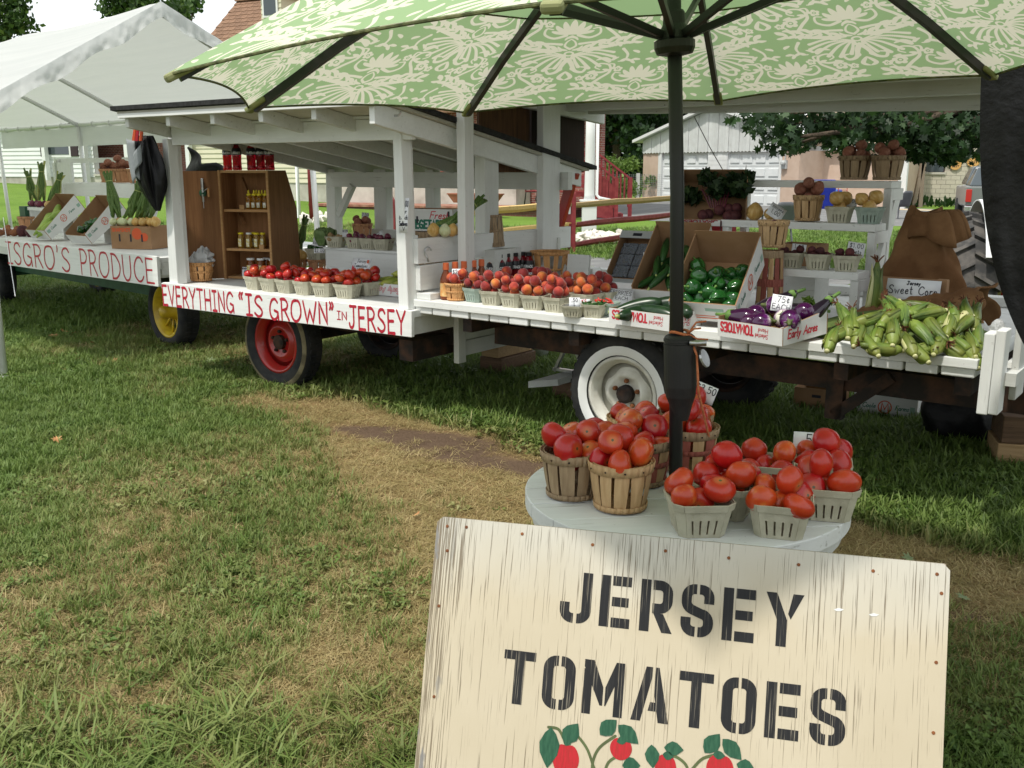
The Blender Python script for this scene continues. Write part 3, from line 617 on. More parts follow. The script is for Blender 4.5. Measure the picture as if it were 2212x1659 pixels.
k=M(); um=(du0+du1)/2; k.box(um-.38,um+.36,dv-.1,dv-.045,dz+.32,dz+1.5); k.obj('window_frame',TRIMW,dm)
k=M(); k.box(um-.30,um+.28,dv-.115,dv-.102,dz+.4,dz+1.3); k.obj('pane',GLASSD,dm)
k=M()
for sx,ue in ((1,du0-.28),(-1,du1+.28)): k.beam((ue,dv+1.3,dz+1.12),(um,dv+1.3,dz+2.25),3.2,.1,up=(0,0,1))
k.obj('dormer_roof',TRIMW,dm)
# porch column and its pedestal, benches, planter
c=PY(1272,503,24); col=thing('porch_column','round white porch column on a square pedestal right of the brick wall','column',(c.x,c.y,gz(c.x,c.y)))
k=M(); k.box(-.17,.17,-.17,.17,0,.78); k.box(-.23,.23,-.23,.23,.78,.83); k.obj('pedestal',TRIMW,col,bev=.01)
k=M(); k.lathe([(.14,.83),(.125,.95),(.115,2.2),(.11,3.6)],16); k.obj('shaft',TRIMW,col,smooth=True)
k=M(); k.tube([(.17,-.02,3.5),(.17,-.02,.95),(.24,-.06,.87),(.5,-.1,.82)],.04,8); k.obj('downspout',TRIMW,col,smooth=True)
def bench(px,Y,rz,label):
    p=PY(px,440,Y); t=thing('garden_bench',label,'bench',(p.x,p.y,gz(p.x,p.y)+.42),rz,group='red benches on the brick patio')
    for i in range(4): k=M(); k.box(-.6,.6,-.2+i*.11,-.11+i*.11,.42,.445); k.obj('seat_slat',MAROON,t)
    for i in range(3): k=M(); k.box(-.6,.6,.24+i*.02,.265+i*.02,.55+i*.13,.65+i*.13); k.obj('back_slat',MAROON,t)
    for s in (-1,1): k=M(); k.tube([(s*.55,-.22,0),(s*.55,-.12,.2),(s*.55,-.2,.41),(s*.55,.2,.41),(s*.55,.26,0)],.02,6); k.tube([(s*.55,.2,.41),(s*.55,.3,.95)],.02,6); k.obj('iron_leg',BLACKM,t,smooth=True)
bench(1166,30.2,1.1,'red slatted bench seen end on in front of the brick wall'); bench(1232,30,-.1,'red slatted bench behind the maroon fence post')
p=PY(1027,437,30.6); k=M(); k.hexa([(-.7,-.14,0),(.7,-.14,0),(.7,.14,0),(-.7,.14,0)],[(-.88,-.2,.25),(.88,-.2,.25),(.88,.2,.25),(-.88,.2,.25)]); k.box(-.9,.9,-.215,.215,.25,.285)
o=k.obj('planter',TERRA,loc=(p.x,p.y,gz(p.x,p.y)+.44),rot=(0,0,HF.rz)); tag(o,'long terracotta planter on the edge of the brick patio','planter')
p=PY(672,432,27.5); k=M(); k.lathe([(.07,0),(.07,3.)],10); o=k.obj('red_post',MAROON,loc=(p.x,p.y,gz(p.x,p.y)),smooth=True); tag(o,'round red post beside a white downspout at the house corner','post')
k=M(); k.tube([(-.5,-.02,.08),(-.3,-.02,.1),(-.3,-.02,3.)],.05,8); o=k.obj('downspout',TRIMW,loc=(p.x-.05,p.y,gz(p.x,p.y)),smooth=True); tag(o,'white downspout beside the round red post','downspout')
# ---------------- white stones and old logs
ST=[]
for s in range(4):
    bm=bmesh.new(); bmesh.ops.create_icosphere(bm,subdivisions=1,radius=1); r=random.Random(s)
    for v in bm.verts: v.co*=r.uniform(.75,1.2)
    me=bpy.data.meshes.new('stone'); bm.to_mesh(me); bm.free(); me.materials.append(STONE if False else pmat('pale stone %d'%s,(.62,.58,.50),(.76,.73,.67),sc=2,rough=.85)); ST.append(me)
def stones(n,px0,px1,y0,y1,label,grp,sz=.11):
    for i in range(n):
        px=random.uniform(px0,px1);py=random.uniform(y0,y1); q=P(px,py); g=gz(q.x,q.y)
        if g>.02: q=P(px,py,g)
        o=bpy.data.objects.new('stone',random.choice(ST)); COL.objects.link(o); s=sz*random.uniform(.6,1.25); o.location=(q.x,q.y,gz(q.x,q.y)+s*.55); o.scale=(s*1.3,s,s*.8); o.rotation_euler=(random.random(),random.random(),random.random()*6); tag(o,label,'stone',grp)
stones(60,1228,1344,514,527,'pale landscaping stone in the heap beside the maroon fence post','white stones by the fence post',.13)
stones(26,652,722,424,437,'pale landscaping stone in the bed at the foot of the red round post','white stones by the house',.14)
for a,b,lab in (((1287,533),(1352,531),'grey weathered log edging the white stones, lower one'),((1300,524),(1366,521),'grey weathered log edging the white stones, upper one'),((1210,531),(1285,533),'short grey log left of the other two by the stones')):
    A=P(*a)+Vector((0,0,.06));B=P(*b)+Vector((0,0,.07)); k=M(); k.tube([Vector((0,0,0)),(B-A)*.5+Vector((0,.05,.02)),B-A],[.075,.085,.06],8); o=k.obj('log',rawwood('grey log '+lab[-6:],(.16,.14,.12),(.3,.27,.23),0),loc=A,smooth=True); tag(o,lab,'log')
# ---------------- split rail fence
def rail(k,a,b,w=.13,seed=0):
    r=random.Random(seed); a=Vector(a);b=Vector(b); pts=[a.lerp(b,i/6)+Vector((0,0,r.uniform(-.015,.015))) for i in range(7)]
    k.tube(pts,[w*.42,w*.55,w*.6,w*.58,w*.6,w*.55,w*.42],6,sq=.62)
F0=Vector((-1.95,15.6,0)); F1=Vector((PY(1232,545,19).x,19,0)); F2=Vector((4.3,24,0)); F3=Vector((8.2,30,0))
fe=thing('split_rail_fence','split rail fence with maroon posts and rails behind the right wagon','fence',F1)
for p in (F0,F1,F2):
    z=gz(p.x,p.y); k=M(); k.box(-.095,.095,-.07,.07,z,z+1.12); k.hexa([(-.095,-.07,z+1.12),(.095,-.07,z+1.12),(.095,.07,z+1.12),(-.095,.07,z+1.12)],[(-.05,-.04,z+1.2),(.05,-.04,z+1.2),(.05,.04,z+1.2),(-.05,.04,z+1.2)]); k.obj('post',MAROON,fe,loc=p-F1,bev=.008)
for (a,b),(m1,m2,m3) in (((F0,F1),(SPLITY,SPLITY,MAROON)),((F1,F2),(SPLIT,MAROON,MAROON))):
    for i,(z,m) in enumerate(((.90,m1),(.52,m2),(.14,m3))):
        k=M(); d=(b-a).normalized()*.12; rail(k,a-F1-d+Vector((0,0,z+gz(a.x,a.y)-(.05 if a is F0 else 0))),b-F1+d+Vector((0,0,z+gz(b.x,b.y)+.02)),.15,seed=i+int(a.x*10)); k.obj('rail',m,fe,smooth=False)
k=M(); k.box(-.02,.02,-.09,-.072,.78,.92); k.obj('tag',PAPER,fe,loc=(-.03,0,0))
# ---------------- red stairs
s0=PY(1352,431,31); sg=gz(s0.x,s0.y); stt=thing('stairs','maroon outdoor wooden stairs with balusters and handrails right of the porch column','stairs',(s0.x,s0.y,sg))
def sp(px,py,Y): q=PY(px,py,Y); return Vector((q.x-s0.x,q.y-s0.y,q.z-sg))
for Y,a,b,m in ((31.9,(1262,309),(1362,386),0),(30.9,(1262,331),(1332,388),1)):
    k=M(); k.beam(sp(*a,Y),sp(*b,Y),.1,.06); k.obj('handrail',MAROON,stt)
    A,B=sp(*a,Y),sp(*b,Y)
    for i in range(12 if m==0 else 5):
        f=(i+.5)/12 if m==0 else (i+.6)/5
        q=A.lerp(B,f); k=M(); k.box(q.x-.025,q.x+.025,q.y-.02,q.y+.02,max(0.05,q.z-.95),q.z-.03); k.obj('baluster',MAROON,stt)
    k=M(); k.box(B.x-.06,B.x+.06,B.y-.06,B.y+.06,0,B.z+.04); k.obj('post',MAROON,stt)
A=sp(1262,345,30.92);B=sp(1326,402,30.92); k=M(); k.add([(A.x,A.y,A.z),(B.x,B.y,B.z),(B.x,B.y,0),(A.x,A.y,.1),(A.x,A.y+.05,A.z),(B.x,B.y+.05,B.z),(B.x,B.y+.05,0),(A.x,A.y+.05,.1)],[(3,2,1,0),(4,5,6,7),(0,1,5,4),(1,2,6,5),(2,3,7,6),(3,0,4,7)]); k.obj('side_panel',MAROON,stt)
B=sp(1340,431,31.); 
for i in range(5): k=M(); k.box(B.x-.2-.3*i,B.x+.1-.3*i,B.y,B.y+.9,.02+.17*i,.17+.17*i); k.obj('step',MAROON,stt)
# ---------------- garage and its wing
G=Frame((6.75,50),(11.85,43.2),0.); ga=thing('garage','white double garage with weathered board gable and peach walls','garage',G.O,G.rz)
gu=lambda px:G.onv(px,400,0).x
u0,u1=gu(1388),gu(1724); ze=2.42; pk=G.onv(1540,233,0); uL,uR=gu(1374),gu(1740)
k=M(); k.box(u0,gu(1421),0,.25,0,ze); k.box(gu(1686),u1,0,.25,0,ze); k.box(u0,u0+.25,.25,9,0,ze); k.box(u1-.25,u1,.25,9,0,ze); k.obj('wall',PEACH,ga)
k=M(); k.box(gu(1527),gu(1569),-.005,.24,0,ze); k.obj('pillar',TRIMW,ga)
for i in range(11): k=M(); k.box(gu(1528),gu(1568),-.02,-.0065,.03+i*.2,.215+i*.2); k.obj('block',TRIMW,ga)
for a,b in ((1428,1527),(1569,1681)):
    A,B=gu(a),gu(b); k=M(); k.box(A,B,.1,.16,0.01,ze-.02); d=k.obj('garage_door',GDOOR,ga)
    pm=None
    for r in range(4):
        for c_ in range(4):
            w=(B-A)/4; x=A+c_*w; z=.03+r*ze*.245
            k=M(); k.hexa([(x+.1,.062,z+.1),(x+w-.1,.062,z+.1),(x+w-.1,.099,z+.1),(x+.1,.099,z+.1)],[(x+.1,.062,z+.45),(x+w-.1,.062,z+.45),(x+w-.1,.099,z+.45),(x+.1,.099,z+.45)]); k.obj('door_panel',GDOOR,d,bev=.03)
    for r in range(1,4): k=M(); k.box(A,B,.092,.0985,r*ze*.245-.01,r*ze*.245+.012); k.obj('door_joint',CARDG,d)
for a,b in ((1421,1428),(1681,1686.5)): k=M(); k.box(gu(a),gu(b),-.03,.2,0,ze); k.obj('door_jamb',TRIMW,ga)
n=46; w=(u1-u0)/n
def rake(u): return pk.z-(pk.z-2.95)*abs(u-pk.x)/((pk.x-uL) if u<pk.x else (uR-pk.x))
for i in range(n):
    a=u0+i*w; b=a+w*.93; y=-.06-.012*(i%3); za,zb=rake(a)-.05,rake(b)-.05; zt=ze+.02
    k=M(); mid=(a+b)/2; k.add([(a,y,zt),(mid,y,zt-.05),(b,y,zt),(b,y,zb),(a,y,za),(a,-.02,zt),(b,-.02,zt),(b,-.02,zb),(a,-.02,za)],[(0,1,2,3,4),(0,4,8,5),(2,6,7,3),(4,3,7,8)]); k.obj('gable_board',GBOARD,ga)
k=M(); k.prism([(u0,ze),(u1,ze),(u1,rake(u1)-.1),(pk.x,pk.z-.1),(u0,rake(u0)-.1)],-.24,.018,T=Matrix.Rotation(PI/2,4,'X')); k.obj('gable_wall',PEACH,ga)
k=M()
for ue in (uL,uR): k.add([(ue,-.35,2.93),(pk.x,-.35,pk.z),(pk.x,9,pk.z),(ue,9,2.93),(ue,-.35,3.07),(pk.x,-.35,pk.z+.14),(pk.x,9,pk.z+.14),(ue,9,3.07)],[(0,1,5,4),(3,2,1,0),(4,5,6,7),(0,4,7,3),(2,3,7,6)])
k.obj('roof',TRIMW,ga)
mt=G.onv(1696,352,0); k=M(); k.box(mt.x-.14,mt.x+.14,-.1,-.002,mt.z-.25,mt.z+.12); k.lathe([(.11,0),(.11,.1),(.06,.14)],12,T=Matrix.Translation((mt.x,-.1,mt.z))@Matrix.Rotation(PI/2,4,'X')); k.tube([(mt.x+.03,-.05,mt.z+.12),(mt.x+.03,-.05,2.9)],.025,6); k.obj('electric_meter',CARDG,ga)
WG=Frame((PY(1724,440,43.3).x,44.2),(PY(1985,430,41.5).x,41.5),0.); wg=thing('garage_wing','low peach wing beside the garage with pale peach metal roof','building',WG.O,WG.rz)
wu=lambda px:WG.onv(px,400,0).x
k=M(); k.box(0,wu(1941),0,6,0,2.5); k.obj('wall',PEACH,wg)
k=M(); k.box(-.3,wu(1962),-.28,-.1,2.42,2.68); k.obj('fascia',TRIMW,wg)
k=M(); k.hexa([(-.3,-.3,2.62),(wu(1962),-.3,2.62),(wu(1962),5,4.9),(-.3,5,4.9)],[(-.3,-.3,2.7),(wu(1962),-.3,2.7),(wu(1962),5,5.),(-.3,5,5.)]); k.obj('roof',PEACHR,wg)
a=WG.onv(1750,383,0);b=WG.onv(1768,334,0); k=M(); k.box(a.x,b.x,-.03,.02,a.z,b.z); w=k.obj('window',SHUT,wg); k=M(); k.box(a.x+.02,a.x+.2,-.04,-.031,a.z+.05,b.z-.05); k.obj('pane',GLASSD,w)
k=M(); k.box(a.x-.05,b.x+.05,-.08,.0,a.z-.1,a.z-.004); k.obj('sill',TRIMW,wg)
k=M(); k.box(wu(1941),wu(1959),-.25,.1,0,2.45); k.obj('porch_post',TRIMW,wg)
# block building with each block
BW=Frame((PY(1950,420,46).x,46.5),(PY(2240,420,43).x,44),0.); bb=thing('block_building','low building of pale concrete blocks with two round orange signs','building',BW.O,BW.rz)
bu=lambda px:BW.onv(px,400,0).x; x9=bu(2240)
k=M(); k.box(0,x9,.06,4,0,3.4); k.obj('wall',pmat('mortar',(.42,.39,.33),rough=.95),bb)
bk=M(); bk.box(.006,.394,0,.058,.006,.194); bme=bk.mesh('block',BLOCKM)
wa=BW.onv(2000,371,0);wb=BW.onv(2041,336,0)
for r in range(12):
    for c_ in range(int(x9/.4)):
        x=c_*.4+(.2 if r%2 else 0); z=.15+r*.2
        if x>wa.x-.3 and x<wb.x and z>wa.z-.15 : continue
        if z>2.6: continue
        o=bpy.data.objects.new('block',bme); COL.objects.link(o); o.parent=bb; o.location=(x,random.uniform(-.004,.004),z)
k=M(); k.box(wa.x-.05,wb.x+.05,.0,.055,wa.z-.02,2.75); w=k.obj('window_frame',SHUT,bb); k=M(); k.box(wa.x,wb.x,-.012,-.002,wa.z,2.7); k.obj('pane',GLASSD,w)
k=M(); k.box(wa.x-.1,wb.x+.1,-.06,-.004,wa.z-.12,wa.z-.022); k.obj('sill',CONC,bb)
ORS=pmat('orange sign',(.60,.33,.10),(.66,.38,.13),sc=3,rough=.6)
for px,py,r,wd_ in ((2064.7,355,.25,'first'),(2103,347,.28,'second')):
    q=BW.onv(px,py,0); p=BW.w(q.x,-.05,q.z); sgn=thing('round_sign','round orange sign under the leaves, '+('left one above the mown grass' if wd_=='first' else 'right one over the black bird plaque'),'sign',p,BW.rz,group='orange signs on the block wall')
    k=M(); k.lathe([(r,0),(r,.03)],20,T=Matrix.Rotation(PI/2,4,'X')); k.obj('disc',ORS,sgn)
    k=M(); text(k,'BEST',.08,.018,plane((-.14,-.034,-.12),(1,0,0),(0,0,1)),gap=.25); k.obj('lettering',SHUT,sgn)
q=BW.onv(2104,361.6,0); k=M(); k.prism([(-.27,.05),(-.12,.06),(-.06,.02),(-.03,.06),(.03,.06),(.06,.02),(.12,.06),(.27,.05),(.1,.0),(.05,-.06),(0,-.11),(-.05,-.06),(-.1,.0)],0,.03,T=Matrix.Rotation(PI/2,4,'X')); o=k.obj('bird_plaque',SHUT,loc=BW.w(q.x,-.04,q.z),rot=(0,0,BW.rz)); tag(o,'black bird shaped plaque on the block wall under an orange sign','plaque')
for px0,px1,lab in ((1975,1980,'leaning weathered wood post, dark one in front of the block wall'),(1990,1997,'upright weathered wood post with white tag by the block wall')):
    A=PY(px0,415,43);B=PY(px0+(18 if px0<1980 else 4),351,43); k=M(); k.beam(Vector((0,0,gz(A.x,A.y)-A.z)),B-A,.17,.15); o=k.obj('wood_post',rawwood('grey post '+str(px0),(.16,.12,.09),(.28,.22,.17),2),loc=A,bev=.01); tag(o,lab,'post','weathered posts by the block wall')
def plantrow(px0,px1,py,Y,n,label):
    k=M(); r=random.Random(px0); A=PY(px0,py,Y)
    for i in range(n):
        p=PY(r.uniform(px0,px1),py,Y+r.uniform(-.3,.3))-A; h=r.uniform(.15,.5)
        for j in range(5):
            a=r.random()*6.28; q=p+Vector((math.cos(a)*.15,math.sin(a)*.15,h*r.uniform(.5,1))); k.add([p+Vector((0,0,0)),q+Vector((.06,0,0)),q+Vector((0,0,.1)),q-Vector((.06,0,0))],[(0,1,2,3)])
    o=k.obj('weed_clump',LEAFM,loc=(A.x,A.y,gz(A.x,A.y))); tag(o,label,'weeds',kind='stuff')
# ---------------- trees
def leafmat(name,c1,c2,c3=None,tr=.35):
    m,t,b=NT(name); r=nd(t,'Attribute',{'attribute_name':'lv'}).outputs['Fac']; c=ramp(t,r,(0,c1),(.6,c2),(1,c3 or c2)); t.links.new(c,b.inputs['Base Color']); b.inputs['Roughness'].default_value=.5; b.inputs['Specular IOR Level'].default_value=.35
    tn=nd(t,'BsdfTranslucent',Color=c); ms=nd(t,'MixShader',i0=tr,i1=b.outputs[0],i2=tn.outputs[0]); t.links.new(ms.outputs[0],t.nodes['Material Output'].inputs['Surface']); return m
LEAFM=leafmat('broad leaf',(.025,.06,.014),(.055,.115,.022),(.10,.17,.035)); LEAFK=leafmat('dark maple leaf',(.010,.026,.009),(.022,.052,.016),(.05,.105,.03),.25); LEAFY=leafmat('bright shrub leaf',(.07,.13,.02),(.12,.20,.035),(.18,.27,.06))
LQ=[(-.5,0),(0,-.32),(.5,0),(0,.32)]; LM=[(-.5,0),(-.16,-.12),(-.28,-.42),(.02,-.27),(.16,-.5),(.24,-.16),(.55,-.12),(.36,0),(.55,.12),(.24,.16),(.16,.5),(.02,.27),(-.28,.42),(-.16,.12)]
def crown(name,blobs,size,mat_,parent,loc,shape=LQ,seed=0):
    """leaves through the volume of several uneven clumps; blobs: (x,y,z,rx,ry,rz,n)"""
    g=np.random.default_rng(seed); V=[];Fc=[];LV=[]; sh=np.array(shape); m=len(sh); base=0
    for (x,y,z,rx,ry,rz,n) in blobs:
        d=g.normal(size=(n,3)); d/=np.linalg.norm(d,axis=1)[:,None]; r=g.random(n)**.45; c=d*r[:,None]
        lump=1+.35*np.sin(c[:,0]*5+x*3)*np.sin(c[:,2]*6+z)*np.cos(c[:,1]*5); c=c*lump[:,None]*np.array([rx,ry,rz])+np.array([x,y,z])
        a=g.normal(size=(n,3)); a/=np.linalg.norm(a,axis=1)[:,None]; b=np.cross(a,g.normal(size=(n,3))); b/=np.linalg.norm(b,axis=1)[:,None]
        s=size*g.uniform(.6,1.25,n)
        v=c[:,None,:]+(a[:,None,:]*sh[None,:,0,None]+b[:,None,:]*sh[None,:,1,None])*s[:,None,None]
        V.append(v.reshape(-1,3)); Fc.append((np.arange(n*m)+base).reshape(n,m)); base+=n*m; LV.append(np.repeat(g.random(n),m))
    me=bpy.data.meshes.new(name); me.from_pydata(np.concatenate(V).tolist(),[],np.concatenate(Fc).tolist()); me.attributes.new('lv','FLOAT','POINT').data.foreach_set('value',np.concatenate(LV).astype(np.float32)); me.materials.append(mat_)
    o=bpy.data.objects.new(name,me); COL.objects.link(o); o.parent=parent; o.location=loc; return o
def tree(name,label,x,y,blobs,size,m,trunk_h,tr=.25,shape=LQ,seed=1,group=None,limbs=6):
    t=thing(name,label,'tree',(x,y,gz(x,y)),group=group)
    k=M(); k.tube([(0,0,-.1),(.05,0,trunk_h*.5),(0,.1,trunk_h),(.1,.1,trunk_h*1.6)],[tr*1.2,tr*.9,tr*.75,tr*.35],10); k.obj('trunk',BARK,t,smooth=True)
    r=random.Random(seed)
    for i,b in enumerate(blobs[:limbs]): k=M(); e=Vector(b[:3]); s=Vector((0,.05,trunk_h*r.uniform(.7,1.1))); k.tube([s,s.lerp(e,.5)+Vector((0,0,.25)),e],[tr*.4,tr*.25,tr*.06],6); k.obj('limb',BARK,t,smooth=True)
    crown('crown',blobs,size,m,t,(0,0,0),shape,seed); return t
def blobset(seed,n,cx,cz,rx,rz,cnt,ry=None):
    g=random.Random(seed); out=[]
    for i in range(n):
        a=g.random()*2*PI; rr=math.sqrt(g.random()); k=g.uniform(.28,.5)
        out.append((cx+rx*rr*math.cos(a),(ry or rx)*g.uniform(-.8,.8),cz+rz*rr*math.sin(a),rx*k,(ry or rx)*k,rz*k,cnt))
    return out
tx_=PY(282,20,56); tree('shade_tree','round green tree top rising behind the white tent ridge',tx_.x,tx_.y,blobset(3,22,.3,10.6,2.3,2.3,260),.34,LEAFM,6.5,.3,seed=5)
tx_=PY(-14,50,50); tree('shade_tree','green tree at the left edge of the view beyond the tent',tx_.x,tx_.y,blobset(4,16,0,8.1,1.6,1.9,200),.32,LEAFM,5,.25,seed=6)
tx_=PY(402,30,70); tree('shade_tree','small tree top showing between the tent peak and the brown roof',tx_.x,tx_.y,blobset(9,10,0,11.2,1.3,1.6,160),.35,LEAFM,8,.3,seed=8)
for i,(px,Y,h,lab) in enumerate(((1330,66,9,'dark tree of the wood behind the maroon stairs, leftmost'),(1410,70,10,'dark tree of the wood left of the garage gable'),(1480,74,11,'dark tall tree behind the garage gable'),(1240,72,10,'dark tree of the wood behind the porch column'),(1580,80,11,'dark tree far behind the garage roof'))):
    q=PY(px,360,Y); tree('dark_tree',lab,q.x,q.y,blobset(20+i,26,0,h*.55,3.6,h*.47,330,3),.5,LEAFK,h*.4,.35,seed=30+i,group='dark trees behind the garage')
for i,(px,py,Y,h,lab) in enumerate(((1322,398,46,1.7,'bright green shrub beyond the foot of the maroon stairs'),(1352,392,50,1.9,'bright green shrub by the wire fence left of the garage'),(1382,396,54,1.5,'pale shrub against the left corner of the garage'))):
    q=PY(px,py,Y); t=thing('shrub',lab,'shrub',(q.x,q.y,gz(q.x,q.y)),group='bright shrubs left of the garage'); k=M(); k.tube([(0,0,0),(0,0,h*.6)],.05,6); k.obj('stem',BARK,t); crown('foliage',blobset(50+i,9,0,h*.55,h*.7,h*.5,170),.16,LEAFY,t,(0,0,0),LQ,50+i)
q=PY(1378,398,47); wf=thing('wire_fence','wire fence on a grey wooden post left of the garage','fence',(q.x,q.y,gz(q.x,q.y)))
k=M(); k.box(-.08,.08,-.06,.06,0,1.35); k.obj('post',OLDZ,wf)
k=M()
for i in range(14): k.tube([(-2.6,0,.1+i*.09),(1.2,0,.1+i*.09)],.006,4)
for i in range(40): k.tube([(-2.6+i*.095,0,.05),(-2.6+i*.095,0,1.3)],.005,4)
k.obj('wire_mesh',STEEL,wf)
# the big maple whose low boughs hang over the right of the view
mx_,my_=8.4,15.2; bl=[]
def mb(px,py,Y,rx,rz,n,ry=.8): p=PY(px,py,Y); bl.append((p.x-mx_,p.y-my_,p.z,rx,ry,rz,n))
for px,py,rx,rz,n in ((1640,258,.45,.22,90),(1700,268,.5,.30,150),(1690,300,.28,.22,80),(1705,315,.16,.14,36),(1760,255,.6,.3,200),(1790,285,.5,.3,170),(1850,260,.6,.35,240),(1835,305,.32,.25,95),(1880,290,.5,.35,210),(1930,262,.6,.4,260),(1955,300,.5,.3,200),(2000,270,.6,.45,280),(2010,318,.45,.24,170),(2045,300,.5,.35,230),(2075,328,.36,.2,120),(2090,270,.6,.5,280),(2030,332,.22,.14,60),(1985,325,.25,.18,70),(1745,300,.2,.18,40)):
    mb(px,py,14.2+((px*7)%13)/9,rx*1.0,rz,n)
for i in range(26):
    a=random.random()*6.28; r=random.uniform(.4,3.9); bl.append((r*math.cos(a)-.6,r*math.sin(a)*.9,random.uniform(3.0,6.4),1.1,1.1,.7,170))
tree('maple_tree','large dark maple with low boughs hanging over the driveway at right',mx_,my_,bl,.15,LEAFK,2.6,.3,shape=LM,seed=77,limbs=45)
# ---------------- yard things far right
def bin_(px0,px1,py0,py1,Y,m,label):
    a=PY(px0,py1,Y);b=PY(px1,py0,Y); w=(b.x-a.x); g=gz(a.x,a.y); h=b.z-g; t=thing('wheelie_bin',label,'bin',((a.x+b.x)/2,Y,g),group='blue bins by the garage wing')
    k=M(); k.hexa([(-w*.38,-w*.4,.05),(w*.38,-w*.4,.05),(w*.38,w*.4,.05),(-w*.38,w*.4,.05)],[(-w*.47,-w*.5,h*.9),(w*.47,-w*.5,h*.9),(w*.47,w*.5,h*.9),(-w*.47,w*.5,h*.9)]); k.obj('body',m,t,bev=.02)
    k=M(); k.hexa([(-w*.5,-w*.55,h*.9),(w*.5,-w*.55,h*.9),(w*.5,w*.5,h*.9),(-w*.5,w*.5,h*.9)],[(-w*.4,-w*.42,h),(w*.4,-w*.42,h),(w*.44,w*.45,h),(-w*.44,w*.45,h)]); k.obj('lid',m,t,bev=.02)
    for s in (-1,1): k=M(); k.lathe([(.11,-.02),(.11,.02)],12,T=Matrix.Translation((s*w*.4,w*.42,.11))@Matrix.Rotation(PI/2,4,'Y')); k.obj('wheel',BLACKM,t)
BLUEP=pmat('blue plastic',(.008,.02,.24),(.012,.03,.30),sc=5,rough=.35); BLUEL=pmat('light blue plastic',(.02,.12,.42),rough=.4); GREYP=pmat('grey plastic',(.10,.105,.12),(.12,.125,.14),sc=5,rough=.45)
bin_(1755,1803,388,447,40,BLUEP,'dark blue lidded bin under the garage wing window'); bin_(1800,1818,409,443,41,BLUEL,'lighter blue bin half hidden behind the dark blue one')
q=PY(1820,447,40); ht=thing('hand_truck','small red hand truck beside the blue bins','hand truck',(q.x,q.y,gz(q.x,q.y)))
k=M()
for s in (-.18,.18): k.tube([(s,0,.05),(s,.1,.6),(s,.15,.95),(s*.6,.18,1.02)],.016,6)
for z in (.3,.55,.8): k.tube([(-.18,.05+z*.1,z),(.18,.05+z*.1,z)],.012,6)
k.obj('frame',REDM,ht)
for s in (-.2,.2): k=M(); k.lathe([(.05,-.03),(.12,-.03),(.12,.03),(.05,.03)],14,T=Matrix.Translation((s,-.05,.12))@Matrix.Rotation(PI/2,4,'Y')); k.obj('wheel',BLACKM,ht)
q=PY(1880,445,38); k=M()
for i in range(9): a=2*PI*i/9; k.tube([(.12*math.cos(a),.12*math.sin(a),0),(.24*math.cos(a),.24*math.sin(a),.25),(.22*math.cos(a),.22*math.sin(a),.5)],.009,4)
for r,z in ((.12,.01),(.25,.25),(.22,.5)): k.tube([(r*math.cos(2*PI*i/16),r*math.sin(2*PI*i/16),z) for i in range(17)],.009,4)
o=k.obj('wire_basket',STEEL,loc=(q.x,q.y,gz(q.x,q.y))); tag(o,'round wire frame standing on the sandy ground','wire basket')
def chair(px,py,Y,rz,label):
    q=PY(px,py,Y); t=thing('plastic_chair',label,'chair',(q.x,q.y,gz(q.x,q.y)),rz,group='grey plastic chairs on the lawn')
    k=M(); k.box(-.24,.24,-.24,.22,.40,.43); k.obj('seat',GREYP,t,bev=.01)
    k=M(); k.sheet(lambda u,v:((u-.5)*(.5-.12*max(0,v-.75)*4*abs(u-.5)*2),.22+.14*v+.05*(1-(2*u-1)**2),.43+.5*v-.06*(max(0,abs(2*u-1)-.6)*2.5)**2*(v>.9)),8,6); k.obj('backrest',GREYP,t,smooth=True,solid=.025)
    for sx in (-1,1):
        for sy in (-1,1): k=M(); k.tube([(sx*.21,sy*.2,.4),(sx*.25,sy*.26,0)],.022,6); k.obj('leg',GREYP,t)
        k=M(); k.tube([(sx*.25,.24,.64),(sx*.26,-.1,.65),(sx*.26,-.2,.62),(sx*.25,-.24,.3),(sx*.24,-.24,.02)],.022,6); k.obj('armrest',GREYP,t)
chair(1677,523,21,PI+.15,'grey plastic chair on the grass behind the onion basket'); chair(1942,440,33,PI+.4,'grey plastic chair far off behind the top shelf of the rack')
# pickup truck, only its tail shows beside the black tarp
q=PY(2084,452,29); tk=thing('pickup_truck','grey pickup truck tail with red tail light beside the black tarp','truck',(q.x,q.y,gz(q.x,q.y)),-.35)
TRK=pmat('grey truck paint',(.16,.17,.17),rough=.3,coat=.4,spec=.5); TLR=pmat('red tail light',(.45,.02,.015),rough=.2,coat=.5); CHROME=pmat('chrome bumper',(.6,.6,.6),rough=.2,metal=1)
k=M(); k.box(0,1.75,0,2.1,.55,1.15); k.box(.05,1.7,2.1,4.6,.5,1.1); k.obj('body',TRK,tk,bev=.06)
k=M(); k.hexa([(.06,1.2,1.15),(1.69,1.2,1.15),(1.69,3.2,1.15),(.06,3.2,1.15)],[(.25,1.5,1.72),(1.5,1.5,1.72),(1.5,2.7,1.72),(.25,2.7,1.72)]); k.obj('cab',GLASSD,tk,bev=.08)
k=M(); k.hexa([(.07,.02,1.15),(1.68,.02,1.15),(1.68,1.2,1.15),(.07,1.2,1.15)],[(.3,.6,1.68),(1.45,.6,1.68),(1.45,1.4,1.7),(.3,1.4,1.7)]); k.obj('rear_window',GLASSD,tk,bev=.05)
for x in (.0,1.6): k=M(); k.box(x-.01,x+.15,-.03,-.002,.68,1.05); k.obj('tail_light',TLR,tk,bev=.02)
k=M(); k.box(-.03,1.78,-.2,-.02,.42,.58); k.obj('bumper',CHROME,tk,bev=.03)
k=M(); k.box(.72,1.05,-.02,-.002,.72,.86); k.obj('number_plate',BLUEL,tk)
